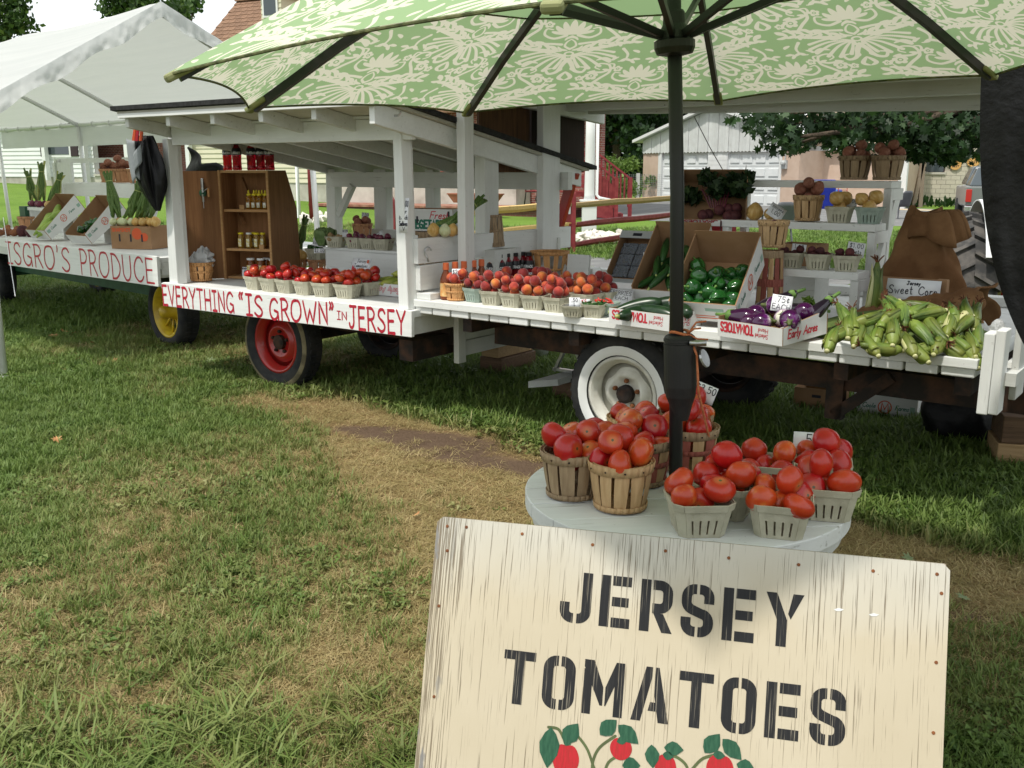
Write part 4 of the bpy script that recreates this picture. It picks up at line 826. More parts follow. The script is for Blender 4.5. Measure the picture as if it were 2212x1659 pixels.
for x in (.12,1.63):
    for y in (.75,3.7): k=M(); k.lathe([(.2,-.1),(.36,-.1),(.36,.1),(.2,.1)],20,T=Matrix.Translation((x,y,.36))@Matrix.Rotation(PI/2,4,'Y')); k.obj('wheel',RUBBER,tk)
plantrow(1965,2090,415,43.2,26,'low weeds along the foot of the block wall')
# ---------------- white frame tent over the left wagon
TENT,tt,tb=NT('white tent sheet'); tcv=coords(tt); fold=noise(tt,coords(tt,(.5,6,3)),1.4,4)
tcol=mixc(tt,ramp(tt,noise(tt,coords(tt,(.35,9,9)),1.2,3),(.35,0),(.65,1)),(.70,.72,.71),(.78,.79,.78)); tt.links.new(tcol,tb.inputs['Base Color']); tb.inputs['Roughness'].default_value=.5
tb.inputs['Specular IOR Level'].default_value=.3; bump(tt,tb,fold,.03,.35)
tn=nd(tt,'BsdfTranslucent',Color=(.60,.62,.58,1)); ms=nd(tt,'MixShader',i0=.42,i1=tb.outputs[0],i2=tn.outputs[0]); tt.links.new(ms.outputs[0],tt.nodes['Material Output'].inputs['Surface'])
PIPE=pmat('white tent pole',(.74,.75,.74),(.68,.69,.67),sc=8,rough=.35)
TF=Frame((-4.05-8.2*.727,7.55+8.2*.687),(-4.05,7.55),0.); TL_=TF.L
tent=thing('frame_tent','white frame tent with gable roof standing over the left wagon','tent',TF.O,TF.rz)
EF,EB,RG,TW=2.10,2.24,2.99,3.05
def roofp(u,f):  # f 0 front eave, .5 ridge, 1 back eave
    z=EF+(RG-EF)*f*2 if f<.5 else RG+(EB-RG)*(f-.5)*2
    return Vector((u,TW*f,z-.03*math.sin(PI*((u/2.7)%1))))
k=M(); k.sheet(lambda a,b:roofp(TL_*a+.06,b),48,24); k.obj('roof_sheet',TENT,tent,smooth=False)
k=M()
def ruff(a,b):
    p=roofp(TL_+.07,a); w=.035*(float(fbm(np.array(a*22.),np.array(b*1.3),7))-.5)+.016*(float(vnoise(np.array(a*75.),np.array(b*3.),9))-.5)+.008*math.sin(a*19)
    return p+Vector((.02+w*(.4+b)+.03*b,0,0))-Vector((0,0,1))*(b*(.135+.02*math.sin(a*37)))+Vector((0,0,.012))
k.sheet(ruff,240,7); k.obj('gable_hem',TENT,tent,smooth=True)
k=M(); k.sheet(lambda a,b:Vector((TL_*a+.06,TW+.02+.02*b*math.sin(a*31)+.02*math.sin(a*80)*b,EB-.01-.30*b)),90,4); k.obj('back_valance',TENT,tent,smooth=True)
k=M(); k.sheet(lambda a,b:Vector((TL_*a+.06,-.02-.02*b*math.sin(a*29),EF-.01-.2*b)),90,4); k.obj('front_valance',TENT,tent,smooth=True)
k=M()
for z,y in ((EB-.04,TW-.02),(EF-.04,.02),(RG-.05,TW/2)): k.tube([(0,y,z),(TL_+.03,y,z)],.026,10)
k.obj('rail_pole',PIPE,tent,smooth=True)
for i,u in enumerate((.02,TL_*.36,TL_-3.55,TL_)):
    k=M(); k.tube([(u,0.02,EF-.05),(u,TW/2,RG-.06),(u,TW-.02,EB-.05)],.026,10); k.obj('rafter_pole',PIPE,tent,smooth=True)
    if i!=2: k=M(); k.tube([(u-.03,.03,EF-.06),(u,0,-.02)],.028,10); k.lathe([(.06,-.0),(.06,.012)],10,T=Matrix.Translation((u,0,.004))); k.obj('leg',PIPE,tent,smooth=True)
    k=M(); k.tube([(u,TW-.03,EB-.06),(u+(.0),TW+.05,gz(*TF.w(u,TW,0).xy)-.02)],.028,10); k.obj('leg',PIPE,tent,smooth=True)
k=M()
for i in range(16): u=.4+i*.5; k.tube([(u,TW-.02+.035*math.cos(a),EB-.04+.035*math.sin(a)) for a in [2*PI*j/8 for j in range(9)]],.006,5)
k.obj('bungee_loop',PIPE,tent)
a=PY(7,470,9.6); k=M(); k.tube([(0,0,0),Vector(PY(33,640,9.0))-a],.004,4); o=k.obj('guy_rope',PAPER,loc=a); tag(o,'thin pale guy rope beside the tent leg at the left edge','rope')

# ---------------- wagon pieces
def wheel(parent,u,v,z,ro,ri,w,rimcol,spokes=0,white=False,mud=False,axis=-1,hub=None):
    """a wheel whose outer face looks along -v"""
    T=Matrix.Translation((u,v,z))@Matrix.Rotation(PI/2,4,'X'); h=w/2
    k=M(); d=ro-ri
    prof=[(ri,-h*.7),(ri+d*.25,-h*.98),(ri+d*.6,-h),(ro-d*.12,-h*.86),(ro,-h*.6),(ro,h*.6),(ro-d*.12,h*.86),(ri+d*.6,h),(ri+d*.25,h*.98),(ri,h*.7)]
    k.lathe(prof,40,T=T,cap=False); t=k.obj('wheel',RUBBER,parent,smooth=True)
    k=M()
    for i in range(44):
        a=2*PI*i/44
        for s in (-1,1): k.box(ro-.012,ro+.008,-.012,.012,s*h*.33-h*.25,s*h*.33+h*.25,T=T@Matrix.Rotation(a+(.05 if s>0 else 0),4,'Z'))
    stuff(k.obj('tread',RUBBER,t))
    if white: k=M(); k.lathe([(ri+d*.14,h*.905),(ri+d*.25,h*.99),(ri+d*.48,h*1.004),(ri+d*.52,h*.99)],40,T=T,cap=False); k.obj('white_wall',TRIMW,t,smooth=True)
    if mud: k=M(); k.lathe([(ro-d*.34,h*.985),(ro-d*.2,h*.95),(ro-d*.1,h*.86)],40,T=T,cap=False); k.obj('mud_band',MUD,t,smooth=True)
    k=M(); k.lathe([(ri+.012,h*.62),(ri+.014,h*.82),(ri-.006,h*.84),(ri-.012,h*.6),(ri-.03,h*.5),(ri-.035,-h*.3),(ri-.01,-h*.7)],36,T=T,cap=False)
    if spokes:
        k.obj('rim',rimcol,t,smooth=True)
        k=M(); k.lathe([(.085,-h*.4),(.085,h*.1),(.06,h*.35),(.062,h*.9),(.05,h*1.25),(.02,h*1.34)],20,T=T); k.obj('hub',rimcol,t,smooth=True)
        for i in range(spokes):
            a=2*PI*i/spokes+.2; k=M(); k.tube([T@Vector((.06*math.cos(a),.06*math.sin(a),0)),T@Vector(((ri-.02)*math.cos(a),(ri-.02)*math.sin(a),h*.15))],.011,6); k.obj('spoke',rimcol,t,smooth=True)
    else:
        k.obj('rim',rimcol,t,smooth=True)
        k=M(); q=ri-.034; k.lathe([(q,h*.1),(q*.9,h*.02),(q*.78,h*.18),(q*.66,h*.42),(q*.58,h*.44),(q*.5,h*.26),(q*.3,h*.22),(q*.28,h*.2)],36,T=T,fn=(lambda a,r,zz:(r,zz+(.012*math.cos(4*a) if .5*q<r<.85*q else 0)) if white else (r,zz))); k.obj('disc',rimcol,t,smooth=True)
        k=M(); k.lathe([(q*.3,h*.1),(q*.3,h*.55),(q*.2,h*.62)],14,T=T); k.obj('hub',DSTEEL,t)
        for i in range(5): a=2*PI*i/5+.3; k=M(); k.lathe([(.014,h*.2),(.014,h*.42),(.009,h*.5)],6,T=T@Matrix.Translation((q*.43*math.cos(a),q*.43*math.sin(a),0))); k.obj('lug_nut',RUST if white else DSTEEL,t)
    return t
MUD=pmat('dried mud',(.10,.085,.05),(.2,.17,.10),sc=12,rough=.95); RUST=pmat('rusty nut',(.25,.09,.03),(.14,.05,.02),sc=40,rough=.8)
WHITEW=pmat('chalky white wheel paint',(.62,.61,.55),(.50,.48,.42),sc=10,rough=.5)
def wpost(W,par,bl,br,tl,tr,v,dep,m=WHZ,name='post',zb=None):
    """a post whose front face spans these pixels on the plane v"""
    q=[W.onv(*p,v) for p in (bl,br,tr,tl)]
    if zb is not None: q[0].z=q[1].z=zb
    k=M(); k.hexa([q[0],q[1],q[1]+Vector((0,dep,0)),q[0]+Vector((0,dep,0))],[q[3],q[2],q[2]+Vector((0,dep,0)),q[3]+Vector((0,dep,0))]); return k.obj(name,m,par,bev=.005)
def signtext(par,W,items,v,m,name='lettering',th=.02,seed=3):
    """items: (text, (x,y) of first foot, (x,y) of last foot, cap top y at the first, at the last)"""
    for i,(s,a,b,ta,tb_) in enumerate(items):
        A=W.onv(*a,v);B=W.onv(*b,v);ha=W.onv(a[0],ta,v).z-A.z;hb_=W.onv(b[0],tb_,v).z-B.z; L=B.x-A.x
        k=M(); w0=tw(s,1.,1.,.22); sx=L/w0
        def fn(x,y,z,A=A,B=B,ha=ha,hb_=hb_,L=L): f=x/L; h=ha+(hb_-ha)*f; return Vector((A.x+x,v-.0008-z,A.z+(B.z-A.z)*f+y*h))
        # letters are written at unit height, then stretched to the board
        lk=M(); text(lk,s,1.,th/ha,lambda x,y,z:Vector((x*sx,y,z)),gap=.22,wob=.22,seed=seed+i,jit=.03)
        k.v=[tuple(fn(p[0],p[1],p[2])) for p in lk.v]; k.f=lk.f; k.m=lk.m; k.obj(name,m,par)
# ---------------- left wagon
w1=thing('hay_wagon','left white wagon signed ISGRO\'S PRODUCE under the tent, on green running gear','wagon',W1.O,W1.rz)
for i in range(10): k=M(); k.box(-2.2,W1.L-.0,.004+i*.2,.197+i*.2,.835,.876-.002*(i%3)); k.obj('deck_plank',WHX,w1,bev=.004)
k=M(); k.box(-2.2,W1.L-.01,.0,1.95,.70,.834); k.box(W1.L-.009,W1.L+.0,.02,1.95,.72,.834); k.obj('deck_frame',OLDX,w1)
k=M(); q=[W1.onv(19,573,-.03),W1.onv(342,619.5,-.03),W1.onv(338,554,-.03),W1.onv(14,520,-.03)]; k.add([(p.x,-.03,p.z) for p in q]+[(p.x,-.002,p.z) for p in q],[(0,1,2,3),(7,6,5,4),(0,4,5,1),(1,5,6,2),(2,6,7,3),(3,7,4,0)]); sb=k.obj('sign_board',SIGNW,w1,bev=.003)
def d1(x,y): return (x*.1716,474.4+y*.1716)
signtext(sb,W1,[("ISGRO'S",d1(105,545),d1(893,655),d1(0,283)[1],d1(0,365)[1]),("PRODUCE",d1(1025,685),d1(1945,800),d1(0,378)[1],d1(0,500)[1])],-.03,REDP,th=.021,seed=11)
k=M(); k.box(-2.2,W1.L,-.002,.03,.78,.872); k.obj('edge_board',WHX,w1)
k=M(); k.beam((-1.9,.52,.47),(3.2,.52,.47),.07,.14); k.beam((-1.9,1.5,.47),(3.2,1.5,.47),.07,.14); k.obj('chassis_beam',GRNM,w1)
q=W1.uv(336,748,0); a1u=q.x
for u in (a1u,-1.6):
    k=M(); k.beam((u,.52,.36),(u,1.6,.36),.09,.09); k.beam((u,.45,.36),(u,.45,.72),.08,.08); k.beam((u,1.5,.36),(u,1.5,.72),.08,.08); k.obj('axle',GRNM,w1)
wheel(w1,a1u+.02,.40,.315,.345,.235,.20,YELM,10); wheel(w1,-1.6,.40,.33,.36,.235,.2,YELM,10); wheel(w1,a1u,1.7,.33,.36,.235,.2,YELM,10); wheel(w1,-1.6,1.7,.33,.36,.235,.2,YELM,10)
# ---------------- middle wagon with the slanting roof
w2=thing('roofed_wagon','middle white wagon with sloping roof signed EVERYTHING IS GROWN IN JERSEY','wagon',W2.O,W2.rz)
for i in range(9): k=M(); k.box(.0,W2.L-.01,.002+i*.2,.198+i*.2,.695,.74-.0015*(i%3)); k.obj('deck_plank',WHW,w2,bev=.003)
k=M(); q=[W2.onv(352,660.5,-.03),W2.onv(889,729,-.03),W2.onv(889,672,-.03),W2.onv(351,610,-.03)]; k.add([(p.x,-.03,p.z) for p in q]+[(p.x,-.001,p.z) for p in q],[(0,1,2,3),(7,6,5,4),(0,4,5,1),(1,5,6,2),(2,6,7,3),(3,7,4,0)]); sb=k.obj('sign_board',SIGNW,w2,bev=.003)
def d2(x,y): return (257.5+.2206*x,610+.2206*y)
def d3(x,y): return (528.6+.1593*x,474.4+.1593*y)
signtext(sb,W2,[("EVERYTHING",d2(432,220),d2(1128,295),d2(0,33)[1],d2(0,105)[1]),("“IS",d2(1185,310),d2(1410,335),d2(0,110)[1],d2(0,140)[1]),("GROWN”",d2(1478,358),d2(2112,412),d2(0,158)[1],d2(0,212)[1]),
  ("JERSEY",d3(1422,1465),d3(2182,1558),d3(0,1175)[1],d3(0,1248)[1])],-.03,REDP,th=.021,seed=23)
signtext(sb,W2,[("IN",d3(1258,1352),d3(1388,1362),d3(0,1240)[1],d3(0,1256)[1])],-.03,REDP,th=.008,seed=5)
k=M(); k.box(.02,W2.L-.03,.0,1.8,.58,.694); k.obj('deck_frame',OLDX,w2)
k=M(); k.beam((.1,.5,.5),(2.6,.5,.5),.06,.12); k.beam((.1,1.35,.5),(2.6,1.35,.5),.06,.12); k.beam((2.5,.1,.45),(2.5,1.7,.45),.12,.14); k.obj('chassis_beam',DSTEEL,w2)
q=W2.uv(620,829,0); r2u=q.x
k=M(); k.beam((r2u,.3,.34),(r2u,1.5,.34),.07,.07); k.obj('axle',DSTEEL,w2)
wheel(w2,r2u,.30,.335,.36,.222,.19,REDM,mud=True); wheel(w2,r2u,1.5,.335,.36,.222,.19,DSTEEL)  # far rim coloured dark to stand for the shade beneath the wagon
for z0,z1,v0,v1 in ((.60,.69,.02,.8),(.47,.585,.5,1.25),(.36,.465,.5,1.25)): k=M(); k.box(2.60,2.64,v0,v1,z0,z1); k.obj('end_board',WHY,w2,bev=.004)
k=M(); k.box(2.645,2.69,.42,.50,.33,.69); k.obj('end_stake',OLDZ,w2,bev=.004)
# posts
wpost(W2,w2,(366,611),(384,614),(350,300),(362,300),.0,.09,zb=.741); wpost(W2,w2,(385,608),(400,611),(362,296),(378,296),.10,.05,zb=.741)
wpost(W2,w2,(861,661),(882,664),(846,250),(864,250),.0,.09,zb=.741); wpost(W2,w2,(884,655),(893,656),(868,252),(879,252),.095,.045,zb=.741)
for px0,px1 in ((703,722),(806,832),(917,936)): wpost(W2,w2,(px0+4,540),(px1+4,540),(px0,366),(px1,366),1.62,.09,OLDZ,zb=.741)
k=M(); a,b=W2.onv(760,400,1.6),W2.onv(735,470,1.6); k.beam((W2.onv(762,400,1.6).x,1.6,W2.onv(762,400,1.6).z),(W2.onv(733,465,1.6).x,1.6,W2.onv(733,465,1.6).z),.05,.05); k.obj('brace',OLDX,w2)
k=M(); k.box(.3,2.8,1.60,1.66,1.47,1.60); k.obj('back_beam',OLDX,w2,bev=.004)
for z0,z1 in ((.742,.93),(.933,1.12)): k=M(); k.box(.62,2.75,1.55,1.585,z0,z1); k.obj('back_board',OLDX,w2,bev=.004)
# the mid post and rafters of the right side
p0=W2.onu(1041,545,2.62);p1=W2.onu(1065,545,2.62); k=M(); k.box(2.56,2.65,p0.y,p0.y+.16,.741,1.75); k.obj('post',OLDZ,w2,bev=.005)
FRZ,FRV,BKZ,BKV=2.035,-.36,1.63,2.02
def rz2(v): return FRZ+(BKZ-FRZ)*(v-FRV)/(BKV-FRV)
RU0,RU1=.16,2.725
def slab(k,u0,u1,v0,v1,za,zb,fn): k.hexa([(u0,v0,fn(v0)+za),(u1,v0,fn(v0)+za),(u1,v1,fn(v1)+za),(u0,v1,fn(v1)+za)],[(u0,v0,fn(v0)+zb),(u1,v0,fn(v0)+zb),(u1,v1,fn(v1)+zb),(u0,v1,fn(v1)+zb)])
PLYU=rawwood('pale roof underside',(.46,.44,.36),(.56,.54,.46),0,rough=.8,dark=(.28,.25,.18)); ROOFB=pmat('black roll roofing',(.012,.012,.012),(.03,.03,.03),sc=40,rough=.9,bmp=.8,bsc=200)
k=M(); slab(k,RU0,RU1,FRV,BKV,-.022,-.004,rz2); k.obj('roof_deck',PLYU,w2)
k=M(); slab(k,RU0-.04,RU1+.035,FRV-.03,BKV+.06,-.002,.028,rz2); k.obj('roof_felt',ROOFB,w2)
k=M(); slab(k,RU0+.02,RU1,FRV-.012,FRV+.012,-.052,-.024,rz2); k.obj('fascia',WHX,w2)
for i in range(6):
    u=RU0+.06+i*(RU1-RU0-.12)/5
    k=M(); slab(k,u-.022,u+.022,FRV+.03,BKV-.05,-.112 if i<5 else -.15,-.024,rz2); k.obj('rafter',OLDX if i<5 else WHX,w2,bev=.004)
q0=W2.onv(378,293,.0);q1=W2.onv(846,275,.0)
k=M(); k.box(.26,RU1-.06,.012,.055,1.80,1.93); k.obj('front_beam',WHX,w2,bev=.004); k=M(); k.box(.24,RU1-.06,-.012,.08,1.932,1.95); k.obj('beam_cap',WHX,w2)
k=M(); k.box(RU1-.035,RU1+.004,.03,1.65,0,0.01)
# eye hook on the right rafter
k=M(); k.tube([(RU1+.0,-.2,1.93),(RU1+.03,-.2,1.93),(RU1+.05,-.2,1.95)],.007,6); k.obj('eye_bolt',STEEL,w2)
# riser shelf at the back of the deck
ra=W2.uv(702,533,1.0); rb=W2.uv(839,549,1.0)
rs=thing('riser_shelf','white box riser holding the back row of baskets on the middle wagon','shelf',W2.w(ra.x,ra.y-.0,.742),W2.rz); RSL=rb.x-ra.x; RV0=min(ra.y,rb.y)
k=M(); k.box(0,RSL,.0,.02,0,.235); k.box(RSL-.02,RSL,.021,.72,0,.235); k.box(0,.02,.021,.72,0,.235); k.obj('front_board',WHX,rs,bev=.003)
k=M(); k.box(-.01,RSL+.2,-.012,.72,.237,.258); k.obj('top_board',WHX,rs,bev=.003)
# ---------------- right wagon
w3=thing('flatbed_wagon','right white flatbed wagon with separate plank ends and whitewall wheel','wagon',W3.O,W3.rz)
pe=[0]
xs=[57,220,395,590,780,975,1190,1405,1630,1860,2090]
ue=[W3.onv(881+.2145*b,440.5+.2145*(1040+(b-57)*.105),0.).x for b in xs]
step=(ue[-1]-ue[0])/(len(ue)-1); nP=int(round((W3.L-.02)/step)); stp=(W3.L-.0)/nP
for i in range(nP):
    a=i*stp+random.uniform(.004,.009); b=(i+1)*stp-random.uniform(.004,.009)
    k=M(); k.box(a,b,random.uniform(-.006,.004),2.0,.715,.757); k.obj('deck_plank',WHW if i%3 else WHY,w3,bev=.006)
k=M(); k.box(.0,W3.L+.005,-.012,.085,.7585,.803); k.obj('edge_rail',WHX,w3,bev=.004)
for i in range(10): k=M(); k.box(.0,W3.L,.088+i*.19,.274+i*.19,.7585,.8015-.001*(i%2)); k.obj('top_plank',WHX,w3,bev=.003)
k=M(); k.box(.02,W3.L-.02,1.88,2.0,.8025,.86); k.obj('back_rail',WHX,w3,bev=.004)
# left end boards
a=W3.onu(897,584,.03)
for z0,z1,v0,v1,nm in ((.8045,.845,.02,.62,'end_block'),(.86,1.02,.015,.6,'end_board'),(1.03,1.19,.0,1.75,'end_board')):
    k=M(); k.box(.0 if nm!='end_block' else .0,.04 if nm!='end_block' else .12,v0,v1,z0-.0 if nm!='end_block' else .804,z1); k.obj(nm,WHY,w3,bev=.004)
k=M(); k.box(-.03,-.001,.0,.05,.76,1.21); k.obj('end_stake',WHZ,w3,bev=.004)
def p3(pxl,pxm,pxr,yb,yt,v0,zt): # left edge, arris, right edge
    a=W3.onv(pxl,yb,v0);b=W3.onv(pxm,yb,v0);c=W3.onu(pxr,yb,b.x); k=M(); k.box(a.x,b.x,v0,c.y,.758,zt); k.obj('post',WHZ,w3,bev=.005); return a.x,b.x,c.y
P3a=p3(989,1006,1026,565,250,.28,2.23); P3b=p3(1158,1172,1208,540,250,1.3,2.12)
def rz3(v): return 2.345-.105*(v+.3)
k=M(); slab(k,-.12,3.55,-.35,2.15,.0,.02,rz3); k.obj('roof_deck',PLYU,w3); k=M(); slab(k,-.16,3.6,-.4,2.2,.022,.045,rz3); k.obj('roof_felt',ROOFB,w3)
for v in (-.3,.2,.7,1.2,1.7): k=M(); slab(k,-.1,3.52,v-.02,v+.02,-.09,-.002,rz3); k.obj('purlin',OLDX,w3,bev=.003)
k=M(); ra1=W3.onu(1205,247,.02);ra2=W3.onu(1304,268,.02); print('rafter',ra1,ra2); ru=lambda v:ra1.z+(ra2.z-ra1.z)*(v-ra1.y)/(ra2.y-ra1.y); slab(k,-.02,.03,-.34,ra2.y,-.0,.12,ru); k.obj('rafter',WHY,w3,bev=.003)
k=M(); k.hexa([(.06,1.93,2.035),(3.42,1.93,1.955),(3.42,1.975,1.955),(.06,1.975,2.035)],[(.06,1.93,2.115),(3.42,1.93,2.10),(3.42,1.975,2.10),(.06,1.975,2.115)]); k.obj('back_beam',OLDX,w3,bev=.003)
for u in (3.34,): 
    for v in (2.0,): k=M(); k.box(u,u+.08,v,v+.08,.3,rz3(v)-.22); k.obj('post',WHZ,w3,bev=.005)
# right end stakes
q=W3.onv(2128,840,-.03); k=M(); k.hexa([(3.385,-.05,.57),(3.43,-.05,.57),(3.43,.06,.57),(3.385,.06,.57)],[(3.385,-.05,.93),(3.43,-.05,.93),(3.43,.06,.93),(3.385,.06,.93)]); k.obj('end_stake',WHZ,w3,bev=.005)
k=M(); k.box(3.435,3.475,-.07,.04,.58,.95); k.obj('end_stake',WHZ,w3,bev=.005); k=M(); k.box(3.48,3.51,.1,.28,.62,1.05); k.obj('end_stake',OLDZ,w3,bev=.005)
k=M(); k.box(3.43,3.52,.0,1.95,.70,.757); k.obj('end_frame',OLDX,w3)
# running gear
q=W3.uv(1365,967,0); r3u=q.x
k=M(); k.beam((.35,.42,.56),(3.9,.42,.56),.06,.13); k.beam((.35,1.45,.56),(3.9,1.45,.56),.06,.13); k.obj('chassis_beam',DSTEEL,w3)
for u in (.4,1.2,2.0,2.75,3.3): k=M(); k.beam((u,.05,.668),(u,1.95,.668),.07,.09); k.obj('cross_beam',DSTEEL,w3)
k=M(); k.beam((2.7,.45,.60),(3.5,.95,.62),.05,.12); k.beam((2.7,1.4,.60),(3.5,.95,.62),.05,.12); k.beam((3.4,.95,.52),(4.6,.95,.45),.07,.08); k.obj('drawbar',DSTEEL,w3)
k=M(); k.beam((r3u,.3,.33),(r3u,1.6,.33),.08,.08); k.beam((r3u,.42,.33),(r3u,.42,.5),.07,.12); k.obj('axle',DSTEEL,w3)
wheel(w3,r3u,.235,.345,.365,.215,.2,WHITEW,white=True); wheel(w3,r3u,1.6,.345,.365,.215,.2,DSTEEL)  # far wheel: under-wagon shade put into a dark rim colour
k=M(); k.beam((2.62,.4,.34),(2.62,.4,.62),.09,.06); k.beam((2.62,.4,.36),(2.9,.4,.60),.06,.06); k.obj('hanger_plate',DSTEEL,w3)
# dark plywood sheets closing the left gable end above the roof of the middle wagon
DKP=rawwood('dark brown plywood',(.055,.028,.016),(.16,.075,.032),2,rough=.8); DKP2=rawwood('almost black plywood',(.018,.011,.008),(.035,.02,.014),2,rough=.8)
for (x0,x1,yt,yb),m in (((1034,1143,246,330),DKP),((1147,1262,250,400),DKP2)):
    a=W3.onu(x0,yb,-.06);b=W3.onu(x1,yt,-.06); c=W3.onu(x0,yt,-.06)
    k=M(); k.hexa([(-.075,a.y,1.6),(-.055,a.y,1.6),(-.055,b.y,1.6),(-.075,b.y,1.6)],[(-.075,a.y,rz3(a.y)-.02),(-.055,a.y,rz3(a.y)-.02),(-.055,b.y,rz3(min(b.y,2.1))-.02),(-.075,b.y,rz3(min(b.y,2.1))-.02)]); k.obj('gable_panel',m,w3)
A=W2.onv(1241,372,1.9); A=W2.w(A.x,1.9,A.z); B=W2.onv(1199,515,1.9); k=M(); k.beam((0,0,0),W2.w(B.x,1.9,B.z)-A,.05,.075); o=k.obj('prop_board',REDM,loc=A,bev=.004); tag(o,'slanting red prop board under the back right corner of the sloping roof','board')

# ---------------- tarps
TA=W3.w(3.42,W3.onu(2111,240,3.42).y,0); TB_=Vector((TA.x+1.75,TA.y-1.1,0))
k=M()
def curtain(a,b):
    a2=a-.004+.020*b+.16*b**3*(1-a); p=TA.lerp(TB_,min(a2,1.1)); f=.045*math.sin(a*21+b*2)+.03*math.sin(a*47+1+b*3)+.02*math.sin(a*90+b*7); n=Vector((.53,.85,0))
    z0=2.12+.30*a; z=z0-b*(z0-.62-.18*(1-a)**3)
    return p+n*f*(.25+b)+Vector((0,0,z))
k.sheet(curtain,90,30); o=k.obj('black_tarp',TARP,smooth=True); tag(o,'black plastic tarp hanging down the right end of the right wagon','tarp')
bt=thing('bundled_tarp','black and grey tarp bundled and clipped on the front left post of the middle wagon','tarp',W2.w(.10,-.06,1.83),W2.rz)
def bund(a,b):
    t=a*2*PI; r=(.055+.11*math.sin(min(b*1.5,1)*PI/2))*(1-.9*b**2.2)+.004; f=1+.28*math.sin(5*t+b*4)+.14*math.sin(11*t+2)
    return Vector((-.03+r*f*math.cos(t)*1.0+.02*b+.06*b*b,r*f*math.sin(t)*.6-.02,.04-.56*b))
k=M(); k.sheet(bund,60,22); k.obj('tarp_fold',TARP,bt,smooth=True)
k=M()
def flap(a,b): return Vector((-.16+.11*a-.02*b+.05*b*b,-.10-.02*math.sin(a*3),.02-.02*a-.34*b*(1-.45*abs(a-.3))))
k.sheet(flap,8,10); k.obj('grey_flap',TARPG,bt,smooth=True,solid=.003)
k=M(); k.sheet(lambda a,b:Vector((.01+.05*math.cos(a*4.2),-.125-.02*math.sin(a*4.2),-.02-.14*a-.13*b)),12,6); k.obj('grey_roll',TARPG,bt,smooth=True,solid=.003)
for i,(x,m) in enumerate(((-.06,INKO),(-.02,REDP),(.03,INKO))):
    k=M(); k.tube([(x,-.09,.09),(x-.02,-.10,.0)],.007,6); k.tube([(x+.015,-.09,.09),(x-.002,-.10,.0)],.007,6); k.obj('spring_clamp',m,bt)
k=M()
def t2(a,b):
    p=W2.onv(405,372,1.2).lerp(W2.onv(482,372,1.2),a); top=[(405,318),(425,338),(445,355),(462,352),(482,366)]; i=min(int(a*4),3); f=a*4-i; x=top[i][0]*(1-f)+top[i+1][0]*f; y=top[i][1]*(1-f)+top[i+1][1]*f
    q=W2.onv(x,y+b*60,1.2); return Vector((q.x,1.2+.05*math.sin(a*9+b*4),q.z))
k.sheet(t2,24,8); o=k.obj('folded_tarp',TARP,loc=W2.O,rot=(0,0,W2.rz),smooth=True,solid=.02); tag(o,'dark tarp slumped behind the open wooden door under the sloping roof','tarp')
# ---------------- produce, baskets and boxes
def ballmesh(name,mat_,r,fn,nu=18,nv=11):
    vs=[];fs=[]
    for j in range(nv+1):
        th=PI*j/nv
        for i in range(nu):
            a=2*PI*i/nu; x,y,z=math.sin(th)*math.cos(a),math.sin(th)*math.sin(a),math.cos(th); x,y,z=fn(x,y,z,a,th); vs.append((x*r,y*r,z*r))
    for j in range(nv):
        for i in range(nu): i2=(i+1)%nu; fs.append((j*nu+i,(j+1)*nu+i,(j+1)*nu+i2,j*nu+i2))
    me=bpy.data.meshes.new(name); me.from_pydata(vs,[],fs); me.materials.append(mat_); me.polygons.foreach_set('use_smooth',[True]*len(fs))
    bm=bmesh.new(); bm.from_mesh(me); bmesh.ops.remove_doubles(bm,verts=bm.verts,dist=1e-5); bmesh.ops.recalc_face_normals(bm,faces=bm.faces); bm.to_mesh(me); bm.free(); return me
